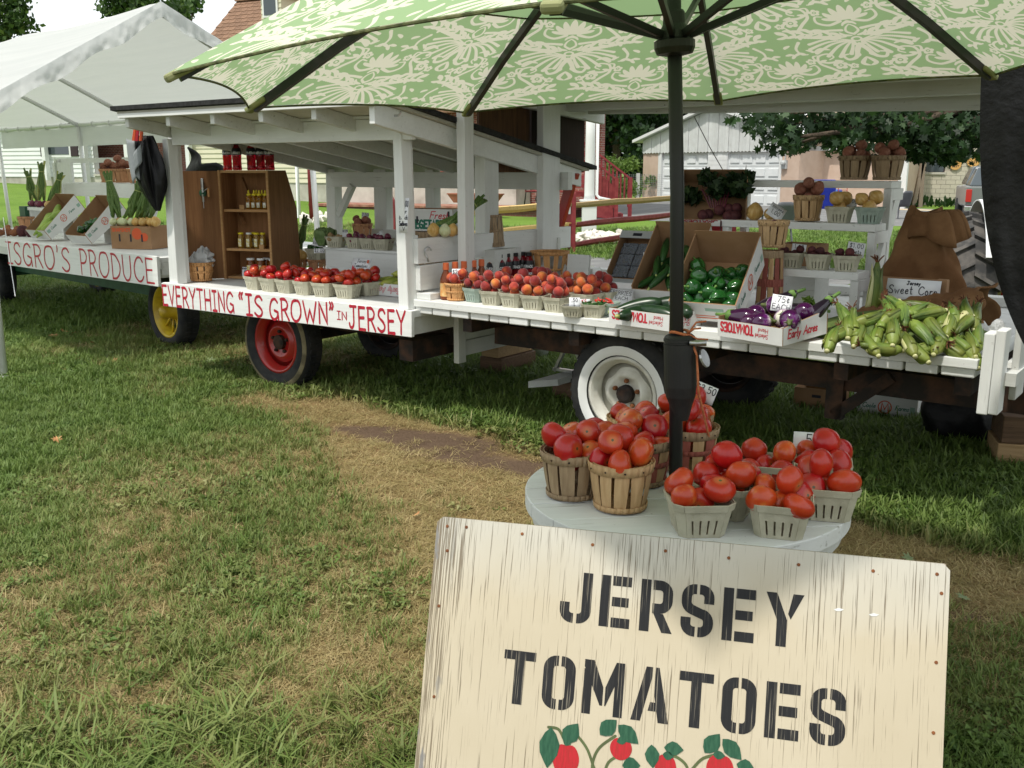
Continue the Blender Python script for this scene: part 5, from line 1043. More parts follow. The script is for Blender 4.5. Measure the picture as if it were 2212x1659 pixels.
def tomato_mat(name,c1,c2,c3):
    m,t,b=NT(name); v=coords(t); z=nd(t,'SeparateXYZ',Vector=v).outputs
    r=t.nodes.new('ShaderNodeObjectInfo').outputs['Random']
    rad=math_(t,'POWER',math_(t,'ADD',math_(t,'MULTIPLY',z[0],z[0]),math_(t,'MULTIPLY',z[1],z[1])),.5)
    pole=math_(t,'MULTIPLY',ramp(t,z[2],(.5,0),(.52,1)),1.); 
    vv=nd(t,'VectorMath',{'operation':'ADD'},i0=v); t.links.new(nd(t,'CombineXYZ',X=math_(t,'MULTIPLY',r,9.),Y=r,Z=0.).outputs[0],vv.inputs[1])
    n=noise(t,vv.outputs[0],32,4); big=noise(t,vv.outputs[0],11,2)
    c=mixc(t,ramp(t,big,(.38,0),(.66,1)),c1,c2); c=mixc(t,math_(t,'MULTIPLY',ramp(t,n,(.52,0),(.75,1)),ramp(t,r,(.55,.05),(.95,.75))),c,c3)
    top=nd(t,'MapRange',Value=z[2],From_Min=.012,From_Max=.026).outputs[0]
    c=mixc(t,math_(t,'MULTIPLY',top,nd(t,'MapRange',Value=rad,From_Min=.022,From_Max=.006,To_Max=.55).outputs[0]),c,c3)
    scar=math_(t,'MULTIPLY',math_(t,'GREATER_THAN',z[2],.012),math_(t,'LESS_THAN',rad,.0042)); c=mixc(t,scar,c,(.10,.09,.03))
    c=nd(t,'HueSaturation',Hue=math_(t,'ADD',math_(t,'MULTIPLY',r,.022),.492),Saturation=1.,Value=math_(t,'ADD',math_(t,'MULTIPLY',r,.25),.86),Fac=1.,Color=c).outputs[0]
    t.links.new(c,b.inputs['Base Color']); b.inputs['Roughness'].default_value=.28; b.inputs['Specular IOR Level'].default_value=.5; b.inputs['Coat Weight'].default_value=.15; b.inputs['Coat Roughness'].default_value=.15
    b.inputs['Subsurface Weight'].default_value=.12; b.inputs['Subsurface Radius'].default_value=(.012,.003,.001); bump(t,b,noise(t,v,90,3),.001,.25); return m
TOMM=tomato_mat('ripe tomato skin',(.46,.016,.010),(.56,.035,.012),(.66,.22,.05))
def tomfn(seed):
    r=random.Random(seed); nl=r.choice((4,5,6)); ph=r.random()*6; am=r.uniform(.02,.05); fl=r.uniform(.78,.92); sk=r.uniform(-.09,.09)
    def fn(x,y,z,a,th):
        s=1+am*math.cos(nl*a+ph)*math.sin(th)*(1+.6*z)+.02*math.sin(2*a+ph); top=max(0,z)**9
        return x*s+sk*z,y*s*1.02,(z*fl-.17*top-.05*max(0,-z)**9)
    return fn
TOM=[ballmesh('tomato',TOMM,.040,tomfn(i)) for i in range(5)]
def peach_mat():
    m,t,b=NT('peach skin'); v=coords(t); r=t.nodes.new('ShaderNodeObjectInfo').outputs['Random']
    vv=nd(t,'VectorMath',{'operation':'ADD'},i0=v); t.links.new(nd(t,'CombineXYZ',X=math_(t,'MULTIPLY',r,7.),Y=r,Z=math_(t,'MULTIPLY',r,3.)).outputs[0],vv.inputs[1])
    n=noise(t,vv.outputs[0],15,3); f=math_(t,'ADD',n,math_(t,'MULTIPLY',math_(t,'SUBTRACT',r,.5),.35))
    c=ramp(t,f,(.36,(.24,.022,.022)),(.54,(.46,.05,.028)),(.68,(.60,.14,.03)),(.84,(.68,.32,.06)))
    t.links.new(c,b.inputs['Base Color']); b.inputs['Roughness'].default_value=.62; b.inputs['Sheen Weight'].default_value=.35; b.inputs['Specular IOR Level'].default_value=.25; return m
PEAM=peach_mat()
PEA=[ballmesh('peach',PEAM,.032,(lambda s:(lambda x,y,z,a,th:(x*(1-.10*math.exp(-(a-PI)**2*14)*math.sin(th)),y,z*.93-.16*max(0,z)**10)))(i)) for i in range(2)]
POTM=pmat('red potato skin',(.24,.085,.055),(.33,.15,.10),sc=60,rough=.8,bmp=.3,bsc=200,bd=.001,rnd=.15); POTY=pmat('yellow potato skin',(.34,.22,.10),(.42,.29,.15),sc=60,rough=.8,bmp=.3,bsc=200,bd=.001,rnd=.15)
def lump(seed,sx=1.2,sy=.95,sz=.85):
    r=random.Random(seed); p=[r.random()*6 for _ in range(4)]
    return lambda x,y,z,a,th:(sx*x*(1+.07*math.sin(3*z+p[0])+.05*math.sin(2*a+p[1])),sy*y*(1+.06*math.sin(4*x+p[2])),sz*z*(1+.06*math.sin(3*x+p[3])))
POT=[ballmesh('potato',POTM,.034,lump(i),14,9) for i in range(3)]; POTYM=[ballmesh('potato',POTY,.024,lump(9+i,1.05,.95,.95),12,8) for i in range(2)]
REDON=pmat('red onion skin',(.10,.012,.035),(.18,.03,.06),sc=30,st=(3,3,.4),rough=.35,rnd=.2); BEETM=pmat('beet skin',(.06,.015,.02),(.11,.03,.03),sc=40,rough=.75,rnd=.2); SWEET=pmat('sweet potato skin',(.30,.12,.05),(.22,.08,.05),sc=40,rough=.85,rnd=.25)
ONY=pmat('yellow onion skin',(.52,.30,.08),(.62,.42,.16),sc=22,st=(3,3,.35),rough=.35,rnd=.12); ONW=pmat('white green onion skin',(.52,.56,.30),(.64,.66,.44),sc=18,st=(3,3,.35),rough=.35); YSQ=pmat('yellow green squash',(.45,.47,.05),(.52,.52,.12),sc=10,rough=.4)
onf=lambda x,y,z,a,th:(x*1.03,y*1.03,z*.92+(.30*max(0,z)**7)-(.10*max(0,-z)**8))
RON=[ballmesh('red_onion',REDON,.027,onf,14,10)]; BEE=[ballmesh('beet',BEETM,.026,lambda x,y,z,a,th:(x,y,z*.95-.5*max(0,-z)**9),12,9)]
YON=[ballmesh('yellow_onion',ONY,.042,onf,16,10)]; WON=[ballmesh('white_onion',ONW,.04,onf,16,10)]; SWP=[ballmesh('sweet_potato',SWEET,.045,lump(31,1.35,.9,.85),14,9),ballmesh('sweet_potato',SWEET,.045,lump(33,1.1,1,.9),14,9)]; LEM=[ballmesh('round_squash',YSQ,.033,onf,14,10)]
def heap(n,r,a,base,b=None,seed=0,tol=.94,circ=False,jit=.12):
    g=random.Random(seed); b=b or a; P_=[]
    for i in range(n):
        ri=r*g.uniform(1-jit,1+jit); best=None
        for _ in range(70):
            if circ:
                an=g.random()*2*PI; q=math.sqrt(g.random())*max(a-ri*.75,0); x,y=q*math.cos(an),q*math.sin(an)
            else: x=g.uniform(-1,1)*max(a-ri*.7,0); y=g.uniform(-1,1)*max(b-ri*.7,0)
            z=base+ri
            for X,Y,Z,R_ in P_:
                d2=(x-X)**2+(y-Y)**2; s=(ri+R_)*tol
                if d2<s*s: z=max(z,Z+math.sqrt(s*s-d2))
            sc=z+.15*math.hypot(x,y)*.3
            if best is None or sc<best[0]: best=(sc,x,y,z)
        P_.append((best[1],best[2],best[3],ri))
    return P_
def put_fruit(meshes,name,r0,pos,loc,rz,label,cat,group,flat=.5,seed=0):
    g=random.Random(seed); c,s=math.cos(rz),math.sin(rz); out=[]; n=len(pos)
    W_x=[((loc[0]+c*x-s*y)/(loc[1]+s*x+c*y)) for x,y,z,r in pos]; top=max(range(n),key=lambda i:pos[i][2]); od=sorted((i for i in range(n) if i!=top),key=lambda i:W_x[i])
    RKN=('second','third','fourth','fifth','sixth','seventh','eighth','ninth','tenth','eleventh')
    wd={i:('leftmost' if j==0 else 'rightmost' if j==len(od)-1 else RKN[j-1]+' from left') for j,i in enumerate(od)}; wd[top]='topmost'
    for ii,(x,y,z,r) in enumerate(pos):
        o=bpy.data.objects.new(name,g.choice(meshes)); COL.objects.link(o); o.location=(loc[0]+c*x-s*y,loc[1]+s*x+c*y,loc[2]+z)
        k=r/r0; o.scale=(k,k,k); o.rotation_euler=(g.gauss(0,flat),g.gauss(0,flat),g.random()*6.28); tag(o,(wd[ii]+' '+label) if n>1 else label,cat,group); out.append(o)
    return out
# pulp paper till
def make_till(name,m,label,st=.072,sb=.055,h=.085):
    t=thing(name,label,'basket'); k=M()
    cx=[(-1,-.62),(-.62,-1)]
    def ringpt(z):
        s=sb+(st-sb)*z/h; c=.30*s; return s,c
    levels=[0,.10*h,.55*h,h]
    for si in range(4):
        Rm=Matrix.Rotation(si*PI/2,4,'Z')
        cols=[-1.]; 
        for q in (-.66,-.22,.22,.66): cols+=[q-.055,q+.055]
        cols.append(1.)
        for li in range(3):
            for ci in range(len(cols)-1):
                if li==1 and ci%2==1: continue
                z0,z1=levels[li],levels[li+1]; q=[]
                for (cc,z) in ((cols[ci],z0),(cols[ci+1],z0),(cols[ci+1],z1),(cols[ci],z1)):
                    s,c=ringpt(z); q.append(Rm@Vector((cc*(s-c),-s-(.0018*math.cos(cc*14) if li==2 else .0018*math.cos(cc*14)),z)))
                k.add(q,[(0,1,2,3)])
            s0,c0=ringpt(levels[li]);s1,c1=ringpt(levels[li+1]); k.add([Rm@Vector(p) for p in ((s0-c0,-s0,levels[li]),(s0,-(s0-c0),levels[li]),(s1,-(s1-c1),levels[li+1]),(s1-c1,-s1,levels[li+1]))],[(0,1,2,3)])
    s,c=sb,.3*sb; k.add([(s-c,-s,.004),(s,-s+c,.004),(s,s-c,.004),(s-c,s,.004),(-s+c,s,.004),(-s,s-c,.004),(-s,-s+c,.004),(-s+c,-s,.004)],[tuple(range(8))])
    o=k.obj('tray',m,t,solid=.0026)
    k=M()
    def band(z0,z1,e):
        for si in range(4):
            Rm=Matrix.Rotation(si*PI/2,4,'Z'); s0,c0=ringpt(z0);s1,c1=ringpt(z1); s0+=e;s1+=e
            k.add([Rm@Vector(p) for p in ((-(s0-c0),-s0,z0),(s0-c0,-s0,z0),(s1-c1,-s1,z1),(-(s1-c1),-s1,z1))],[(0,1,2,3)])
            k.add([Rm@Vector(p) for p in ((s0-c0,-s0,z0),(s0,-(s0-c0),z0),(s1,-(s1-c1),z1),(s1-c1,-s1,z1))],[(0,1,2,3)])
    band(h*.83,h*1.03,.0032); k.obj('rim',m,t,solid=.0036); return Kind(t)
TILL=make_till('pulp_basket',PULP,'pulp basket'); TILLG=make_till('pulp_basket',PULPG,'grey green pulp basket')
# split wood basket
def make_splint(name,m,mh,rt,rb,h,n,label,seed,mid=False,gap=.16,red=None):
    t=thing(name,label,'basket'); r=random.Random(seed)
    for i in range(n):
        a=2*PI*(i+r.uniform(-.07,.07))/n; w=(1-gap*r.uniform(.4,1.7))*2*PI/n/2; tw_=r.uniform(-.09,.09); e=r.uniform(0,.003); k=M()
        def pt(f,q): rr=rb+(rt-rb)*f+e+.003*math.sin(PI*f); an=a+tw_*(f-.5)*2*.5+q*w*(1 if f>.05 else .95); return (rr*math.cos(an),rr*math.sin(an),.006+(h-.008)*f)
        k.sheet(lambda u,v:pt(v,(u-.5)*2),2,3); k.obj('stave',m if not(red and i%2) else red,t,solid=.0024)
    k=M(); k.lathe([(.001,.004),(rb-.002,.004),(rb-.001,.012)],20); k.obj('base',m,t)
    def hoop(z0,z1,e,nm,mm,sol=.0028):
        k=M(); f=lambda z:rb+(rt-rb)*z/h+e
        for i in range(28):
            a,b=2*PI*i/28,2*PI*(i+1)/28
            k.add([(f(z0)*math.cos(a),f(z0)*math.sin(a),z0),(f(z0)*math.cos(b),f(z0)*math.sin(b),z0),(f(z1)*math.cos(b),f(z1)*math.sin(b),z1),(f(z1)*math.cos(a),f(z1)*math.sin(a),z1)],[(0,1,2,3)])
        o=k.obj(nm,mm,t,smooth=True,solid=sol); return o
    hp=hoop(h-.024,h+.003,.0065,'rim_hoop',mh); hoop(h-.02,h+.002,-.0035,'inner_hoop',mh); hoop(.004,.019,.0055,'bottom_hoop',mh)
    if mid: hoop(h*.46,h*.46+.016,.0065,'middle_hoop',red or mh)
    k=M()
    for i in range(n): a=2*PI*(i+.1)/n; f=rt+.0088; k.lathe([(.0030,0),(.0026,.0012)],6,T=Matrix.Translation((f*math.cos(a),f*math.sin(a),h-.011))@Matrix.Rotation(a,4,'Z')@Matrix.Rotation(PI/2,4,'Y'))
    k.obj('staples',DSTEEL,hp); return Kind(t)
SPL={'a':make_splint('wooden_basket',BASK,BASK,.086,.067,.135,11,'wooden basket',1),'b':make_splint('wooden_basket',BASK2,BASK2,.086,.067,.135,11,'wooden basket',2),
     'r':make_splint('wooden_basket',BASK,BASK2,.088,.068,.138,12,'wooden basket',3,True,red=BASKR),'o':make_splint('wooden_basket',BASKO,BASKO,.086,.066,.135,11,'wooden basket',4,True),
     'p':make_splint('wooden_basket',BASK3,BASK3,.090,.070,.14,9,'wooden basket',5)}
BUSH=make_splint('bushel_basket',BASKO,BASKO,.140,.105,.245,12,'bushel basket',6,True,gap=.3); BUSHD=make_splint('bushel_basket',BASK2,BASK2,.17,.14,.2,13,'bushel basket',8,True,gap=.12)
# price cards
def yaw(loc): return -math.atan2(loc[0],loc[1])
def card(loc,w,h,lines,label,tilt=-.15,roll=0.,ink=INK,m=None,grp=None,th=.0028,yw=None):
    t=thing('price_card',label,'price sign',loc,rot=Euler((tilt,roll,(yaw(loc) if yw is None else yw)),'XYZ'),group=grp)
    k=M(); k.sheet(lambda a,b:Vector(((a-.5)*w,.004*math.sin(a*3)+.006*(b*b)*h/.06,b*h)),4,3); c=k.obj('card',m or PAPER,t,solid=.0012,smooth=True)
    y=h*.92
    for s,hh in lines:
        L=tw(s,hh,.9,.22); sx=.9*min(1,(w*.9)/max(L,1e-6)); L=tw(s,hh,sx,.22); k=M(); y-=hh
        text(k,s,hh,th,lambda x,z,n:Vector((x,.004*math.sin((x/w+.5)*3)+.006*((z/h)**2)*h/.06-.0012-n*2,z)),x=-L/2,y=y,sx=sx,gap=.22,seed=len(s)); k.obj('lettering',ink,t); y-=hh*.35
    return t
# cartons: origin in the middle of the front bottom edge, x along the front, y to the back
def carton(name,label,loc,rz,tilt,W,D,H,mo,mi,hf=None,hb=None,hl=None,hr=None,group=None,cat='box'):
    t=thing(name,label,cat,loc,rot=(tilt,0,rz),group=group); T=.006; hf=hf or H;hb=hb or H;hl=hl or H;hr=hr or H; out={}
    def wall(nm,q,n,ht):
        # q: two bottom corners outer, n: inward
        a,b=Vector(q[0]),Vector(q[1]); n=Vector(n)*T; z=Vector((0,0,1)); z0=z*.0; h0,h1=ht if isinstance(ht,tuple) else (ht,ht)
        k=M(); vs=[a,b,b+z*h1,a+z*h0,a+n,b+n,b+n+z*h1,a+n+z*h0]; k.add(vs,[(0,1,2,3)],0); k.add(vs,[(5,4,7,6),(3,2,6,7),(1,0,4,5),(1,5,6,2),(0,3,7,4)],1); out[nm]=k.obj(nm,[mo,mi],t)
    e=.0004
    wall('front_wall',((-W/2,0,0),(W/2,0,0)),(0,1,0),hf); wall('back_wall',((W/2,D,0),(-W/2,D,0)),(0,-1,0),hb)
    wall('side_wall',((-W/2,D-T-e,0),(-W/2,T+e,0)),(1,0,0),hl); out['left']=out['side_wall']; wall('side_wall',((W/2,T+e,0),(W/2,D-T-e,0)),(-1,0,0),hr); out['right']=out['side_wall']
    k=M(); k.box(-W/2+T+e,W/2-T-e,T+e,D-T-e,.0,.005); k.obj('base',mi,t); return t,out
def mlogo(par,fn,cx,cy,r):
    k=M(); ring(k,cx,cy,r,r*.84,fn,n=22); ribbon(k,[(cx-r*.5,cy-r*.55),(cx-r*.42,cy+r*.6),(cx,cy-r*.35),(cx+r*.42,cy+r*.6),(cx+r*.5,cy-r*.55)],r*.2,fn,.0009); k.obj('emblem',INKO,par)
def consalo(par,fn,L,H,h0=0.,s=1.):
    """the print of the farm boxes: word, ringed M, word, pale panels"""
    mlogo(par,fn,L*.5,h0+H*.5,H*.30)
    for wd_,x0 in (('Coole',.14),('Farms',.66)):
        k=M(); hh=H*.20; w=tw(wd_,hh,.95,.1); text(k,wd_,hh,hh*.16,fn,x=L*x0,y=h0+H*.42,sx=.95*min(1,(L*.21)/w),gap=.1,slant=.25,seed=3); k.obj('lettering',INKG,par)
    for x0 in (.04,.89):
        k=M(); q=L*.075; flatpoly(k,[(L*x0,h0+H*.34),(L*x0+q,h0+H*.34),(L*x0+q,h0+H*.62),(L*x0,h0+H*.62)],fn); k.obj('printed_panel',INKPG,par)
def tomprint(par,fn,L,H):
    """TOMATOES, Hand Selected, printed upside down along the front (origin lower left, seen upright when turned)"""
    flip=lambda x,y,z:fn(L-x,H-y,z)
    k=M(); w=tw('TOMATOES',1,1,.2); hh=H*.5; text(k,'TOMATOES',hh,hh*.24,flip,x=L*.36,y=H*.14,sx=L*.58/(w*hh),gap=.2,seed=2); k.obj('lettering',INKR,par)
    for wd_,x,y in (('Hand',.10,.18),('Selected',.10,.50)):
        k=M(); hh=H*.24; w=tw(wd_,hh,1.,.14); text(k,wd_,hh,hh*.13,flip,x=L*x,y=H*y,sx=min(1,L*.22/w),gap=.14,slant=.1); k.obj('lettering',INKR,par)
def acres(par,fn,L,H):
    flip=lambda x,y,z:fn(L-x,H-y,z); hh=H*.42; w=tw('Early Acres',hh,.95,.1); sx=.95*L*.84/w
    k=M(); text(k,'Early Acres',hh,hh*.30,flip,x=L*.08,y=H*.32,sx=sx,gap=.1,slant=.2,z=.0003); k.obj('lettering',INKR,par)
    k=M(); text(k,'Early Acres',hh,hh*.10,flip,x=L*.08,y=H*.32,sx=sx,gap=.1,slant=.2,z=.0011); k.obj('lettering',INKW,par)
# long vegetables
CUKM=pmat('cucumber skin',(.012,.05,.012),(.03,.10,.02),sc=14,st=(1,1,.4),rough=.38,rnd=.2,bmp=.4,bsc=90,bd=.002); ZUKM=pmat('dark zucchini skin',(.010,.028,.012),(.018,.045,.016),sc=40,rough=.3,rnd=.15); YCUK=pmat('yellow green cucumber skin',(.20,.26,.03),(.34,.36,.06),sc=9,rough=.42,rnd=.15)
PALE=pmat('pale stem end',(.35,.42,.12),(.45,.48,.2),sc=20,rough=.6); PEPM=pmat('green pepper skin',(.010,.065,.012),(.02,.11,.018),sc=8,rough=.16,coat=.4,rnd=.2); STEMM=pmat('green stem',(.10,.20,.04),(.15,.26,.06),sc=20,rough=.6)
EGGD=pmat('dark eggplant skin',(.010,.007,.013),(.018,.010,.02),sc=5,rough=.12,coat=.5); CALYX=pmat('eggplant cap',(.07,.09,.025),(.13,.16,.05),sc=30,rough=.6)
def eggmat():
    m,t,b=NT('striped eggplant skin'); v=coords(t); z=nd(t,'SeparateXYZ',Vector=v).outputs; r=t.nodes.new('ShaderNodeObjectInfo').outputs['Random']
    n=noise(t,nd(t,'Mapping',Vector=v,Scale=(30,30,6)).outputs[0],1.,4); f=math_(t,'ADD',math_(t,'MULTIPLY',nd(t,'MapRange',Value=z[2],From_Min=-.03,From_Max=.05).outputs[0],.9),math_(t,'MULTIPLY',math_(t,'SUBTRACT',n,.5),.9))
    f=math_(t,'ADD',f,math_(t,'MULTIPLY',math_(t,'SUBTRACT',r,.6),.5)); c=ramp(t,f,(.38,(.045,.004,.045)),(.62,(.13,.014,.14)),(.80,(.62,.52,.55)),(.9,(.75,.74,.60))); t.links.new(c,b.inputs['Base Color']); b.inputs['Roughness'].default_value=.15; b.inputs['Coat Weight'].default_value=.5; return m
EGGS=eggmat()
def longveg(name,label,cat,m,L,r,bend,seed,cap=None,bulge=0.):
    t=thing(name,label,cat); k=M(); g=random.Random(seed); n=9
    pts=[(bend*math.sin(PI*i/n)*L,0,L*(i/n-.5)) for i in range(n+1)]; rs=[r*max(.18,math.sin(PI*min(max(i/n,.03),.97))**.38)*(1+bulge*(i/n-.5)) for i in range(n+1)]
    k.tube(pts,rs,12); k.obj('body',m,t,smooth=True)
    k=M(); k.tube([(0,0,-L*.5-.0),(bend*.02,.003,-L*.5-L*.09)],[r*.30,r*.22],7); k.obj('stem',cap or PALE,t,smooth=True); return Kind(t)
def pepper(seed):
    t=thing('green_pepper','green pepper','pepper'); g=random.Random(seed); nl=g.choice((3,4)); ph=g.random()*6
    me=ballmesh('body',PEPM,.042,lambda x,y,z,a,th:(x*(1+.13*math.cos(nl*a+ph)*(.6+.4*abs(z)))*(1-.12*(z<0)*-z),y*(1+.13*math.cos(nl*a+ph)*(.6+.4*abs(z))),z*1.22-.42*max(0,z)**8+.1*max(0,-z)**7*math.cos(nl*a+ph)),22,12)
    o=bpy.data.objects.new('body',me); COL.objects.link(o); o.parent=t; k=M(); k.lathe([(.013,.033),(.006,.041),(.005,.056),(.007,.062)],8); k.obj('stem',STEMM,t,smooth=True); return Kind(t)
def eggplant(label,m,L,r,seed,rnd=False):
    t=thing('eggplant',label,'eggplant'); k=M(); 
    prof=[(.002,-L*.5),(r*.55,-L*.47),(r*.9,-L*.36),(r,-L*.2),(r*.92,0),(r*.7,L*.2),(r*.5,L*.36),(r*.42,L*.46),(r*.2,L*.5)] if not rnd else [(.002,-r*.95),(r*.5,-r*.86),(r*.88,-r*.45),(r,0),(r*.9,r*.45),(r*.6,r*.8),(r*.3,r*.95)]
    k.lathe(prof,20); k.obj('body',m,t,smooth=True); zt=L*.44 if not rnd else r*.82; k=M()
    k.lathe([(r*.62,zt-r*.35),(r*.5,zt),(r*.22,zt+r*.18),(.010,zt+r*.35)],15,fn=lambda a,q,z:(q*(1+.12*math.cos(5*a)),z-(.35*r*max(0,math.cos(5*a)) if q>r*.55 else 0))); k.tube([(0,0,zt+r*.2),(.006,.004,zt+r*.2+.05 if not rnd else zt+r*.2+.02)],[.010,.008],8); k.obj('cap',CALYX if rnd else STEMM,t,smooth=True); return Kind(t)
def gridlabels(obs,base,per=6):
    """names each of a heap by its row as seen from the front and its place in the row"""
    def py(o): d=o.location-EYE; return (d.z)/d.y
    o_=sorted(obs,key=py); rows=[o_[i:i+per] for i in range(0,len(o_),per)]; RN=('bottom','second','third','fourth','fifth'); N_=('leftmost','second from left','third from left','fourth from left','fifth from left','sixth from left','seventh from left')
    for r,row in enumerate(rows):
        for j,o in enumerate(sorted(row,key=lambda q:q.location.x/q.location.y)): o['label']='%s, %s row, %s'%(base,RN[r],N_[j])
def ydir(d,spin=0.):
    """Euler that turns the local z axis along d"""
    q=Vector(d).to_track_quat('Z','Y'); return (q@Quaternion((0,0,1),spin)).to_euler()
# corn
def husk_mat():
    m,t,b=NT('corn husk'); v=coords(t); z=nd(t,'SeparateXYZ',Vector=v).outputs; r=t.nodes.new('ShaderNodeObjectInfo').outputs['Random']
    g=noise(t,coords(t,(160,160,5)),1.,3); f=math_(t,'ADD',nd(t,'MapRange',Value=z[2],From_Min=0.,From_Max=.22).outputs[0],math_(t,'MULTIPLY',math_(t,'SUBTRACT',noise(t,v,14,2),.5),.7))
    c=ramp(t,f,(.0,(.19,.235,.04)),(.4,(.095,.15,.02)),(.8,(.036,.078,.010)),(1,(.075,.115,.022))); c=mixc(t,ramp(t,g,(.4,0),(.62,.55)),c,(.16,.20,.045))
    c=nd(t,'HueSaturation',Hue=math_(t,'ADD',math_(t,'MULTIPLY',r,.04),.475),Saturation=1.,Value=math_(t,'ADD',math_(t,'MULTIPLY',r,.45),.85),Fac=1.,Color=c).outputs[0]
    t.links.new(c,b.inputs['Base Color']); b.inputs['Roughness'].default_value=.45; b.inputs['Specular IOR Level'].default_value=.4; bump(t,b,g,.002,.5); return m
HUSK=husk_mat(); SILK=pmat('corn silk',(.08,.025,.012),(.20,.08,.03),sc=60,rough=.8); HUSKP=pmat('pale husk strip',(.50,.50,.22),(.60,.58,.33),sc=30,st=(3,3,.3),rough=.5)
def corn(seed,label='corn ear'):
    t=thing('corn_ear',label,'corn'); g=random.Random(seed); L=g.uniform(.20,.235); r=g.uniform(.026,.031); ph=g.random()*6; bd=g.uniform(-.012,.012)
    k=M(); prof=[(r*.42,-.012),(r*.55,0),(r*.92,L*.12),(r,L*.3),(r*.96,L*.52),(r*.78,L*.72),(r*.5,L*.88),(r*.26,L)]
    k.lathe(prof,14,fn=lambda a,q,z:(q*(1+.06*math.cos(3*a+ph+z*6)+.03*math.cos(7*a)),z)); k.v=[(x+bd*math.sin(PI*max(z,0)/L),y,z) for x,y,z in k.v]; k.obj('husk',HUSK,t,smooth=True)
    for i in range(3):
        a0=ph+i*2.1; k=M(); w=r*g.uniform(.6,.95); z0=L*g.uniform(.05,.3); z1=L*g.uniform(.9,1.1); fl=g.uniform(.1,.75)
        def leaf(u,v):
            z=z0+(z1-z0)*v; q=r*1.06*(1 if z<L*.4 else max(.25,1-((z-L*.4)/(L*.6))**1.6*.8))+fl*.03*max(0,v-.65)*3; an=a0+(u-.5)*2*w/r*(1-v**3)*.9
            return Vector((q*math.cos(an)+bd*math.sin(PI*min(max(z/L,0),1)),q*math.sin(an),z-.02*fl*max(0,v-.8)*3))
        k.sheet(leaf,3,7); k.obj('husk_leaf',HUSKP if (i==2 and seed%3==0) else HUSK,t,smooth=True,solid=.0008)
    k=M()
    for i in range(12): a=g.random()*6.28; e=g.uniform(.012,.034); k.tube([(0,0,L*.96),(e*.4*math.cos(a),e*.4*math.sin(a),L+.012),(e*math.cos(a),e*math.sin(a),L+g.uniform(.012,.035))],.0024,4,cap=False)
    k.obj('silk',SILK,t); k=M(); k.lathe([(r*.36,-.026),(r*.4,-.01)],10); k.obj('stalk',HUSKP,t,smooth=True); return Kind(t)
CORN=[corn(i) for i in range(7)]
# onions sold with their green tops
GTOP=pmat('onion leaf',(.06,.12,.02),(.13,.20,.05),sc=14,st=(9,9,.6),rough=.5); GTOPP=pmat('pale onion leaf',(.40,.42,.14),(.30,.34,.10),sc=10,rough=.5)
def topped_onion(label,bulbs,lean,L,mats,group=None,tie=True,seed=0,cut=True,rr=.036,wd=.035):
    """bunch: bulbs [(x,y,kindmesh)], leaves rising together along lean"""
    t=thing('onion_bunch',label,'onions',group=group); g=random.Random(seed); ld=Vector(lean).normalized()
    for x,y,z,me in bulbs:
        o=bpy.data.objects.new('bulb',me); COL.objects.link(o); o.parent=t; o.location=(x,y,z); s=rr/.04; o.scale=(s,s,s); o.rotation_euler=(g.gauss(0,.15),g.gauss(0,.15),g.random()*6)
    sx=ld.orthogonal().normalized(); sy=ld.cross(sx); c0=Vector((sum(b[0] for b in bulbs)/len(bulbs),sum(b[1] for b in bulbs)/len(bulbs),sum(b[2] for b in bulbs)/len(bulbs)))
    for i in range(9):
        a=2*PI*i/9+g.random()*.4; q=wd*g.uniform(.5,1.05); b=g.choice(bulbs); p0=Vector((b[0],b[1],b[2]+rr*.85)); mid=c0+ld*L*.45+(sx*math.cos(a)+sy*math.sin(a))*q; nk=c0+ld*L*.78+(sx*math.cos(a)+sy*math.sin(a))*q*.45; en=c0+ld*L*g.uniform(.93,1.06)+(sx*math.cos(a)+sy*math.sin(a))*q*1.0
        k=M(); k.tube([p0,p0.lerp(mid,.5)+ld*.01,mid,nk,en],[.010,.017,.019,.013,.010],7,sq=.55); k.obj('leaf',mats[0] if i%4 else mats[1],t,smooth=True)
    if tie: k=M(); k.tube([c0+ld*L*.78+(sx*math.cos(j*PI/6)+sy*math.sin(j*PI/6))*wd*.62 for j in range(13)],.004,6); k.obj('tie',PALE,t)
    return t
# ---------------- goods on the middle wagon
def at(px,py,z,back=0.): p=P(px,py,z); d=Vector((p.x,p.y,0)).normalized(); return p+d*back
D2=.7415
def till(px,py,z,rz,label,kind=TILL,group=None,back=.062,scale=1.): 
    p=at(px,py,z,back); o=kind.put(p,rz,label,group,scale=scale); return o,p
TG='tomato baskets in rows on the middle wagon'; ordn=('first','second','third','fourth','fifth','sixth')
for i,(x,y) in enumerate(((557,626),(590,630),(625,633.5),(664,637.5),(704,641.5),(752,645))):
    rz=W2.rz+random.uniform(-.25,.15); o,p=till(x,y,D2,rz,'pulp basket of tomatoes, %s from the left in the front row on the middle wagon'%ordn[i],TILL,TG,scale=1.12)
    put_fruit(TOM,'tomato',.04,heap(6,.0365,.070,.052,seed=i),p,rz,'red tomato in the %s front row basket, middle wagon'%ordn[i],'tomato','tomatoes in front row basket %s'%ordn[i],seed=i)
for i in range(5):
    a=W2.uv(*((590,630),(625,633.5),(664,637.5),(704,641.5),(752,645))[i],D2); rz=W2.rz+random.uniform(-.2,.2); p=W2.w(a.x-.03,a.y+.235,D2); TILL.put(p,rz,'pulp basket of tomatoes, %s from the left in the back row on the middle wagon'%ordn[i],TG,scale=1.12)
    put_fruit(TOM,'tomato',.04,heap(5,.037,.070,.055,seed=20+i),p,rz,'red tomato in the %s back row basket, middle wagon'%ordn[i],'tomato','tomatoes in back row basket %s'%ordn[i],seed=30+i)
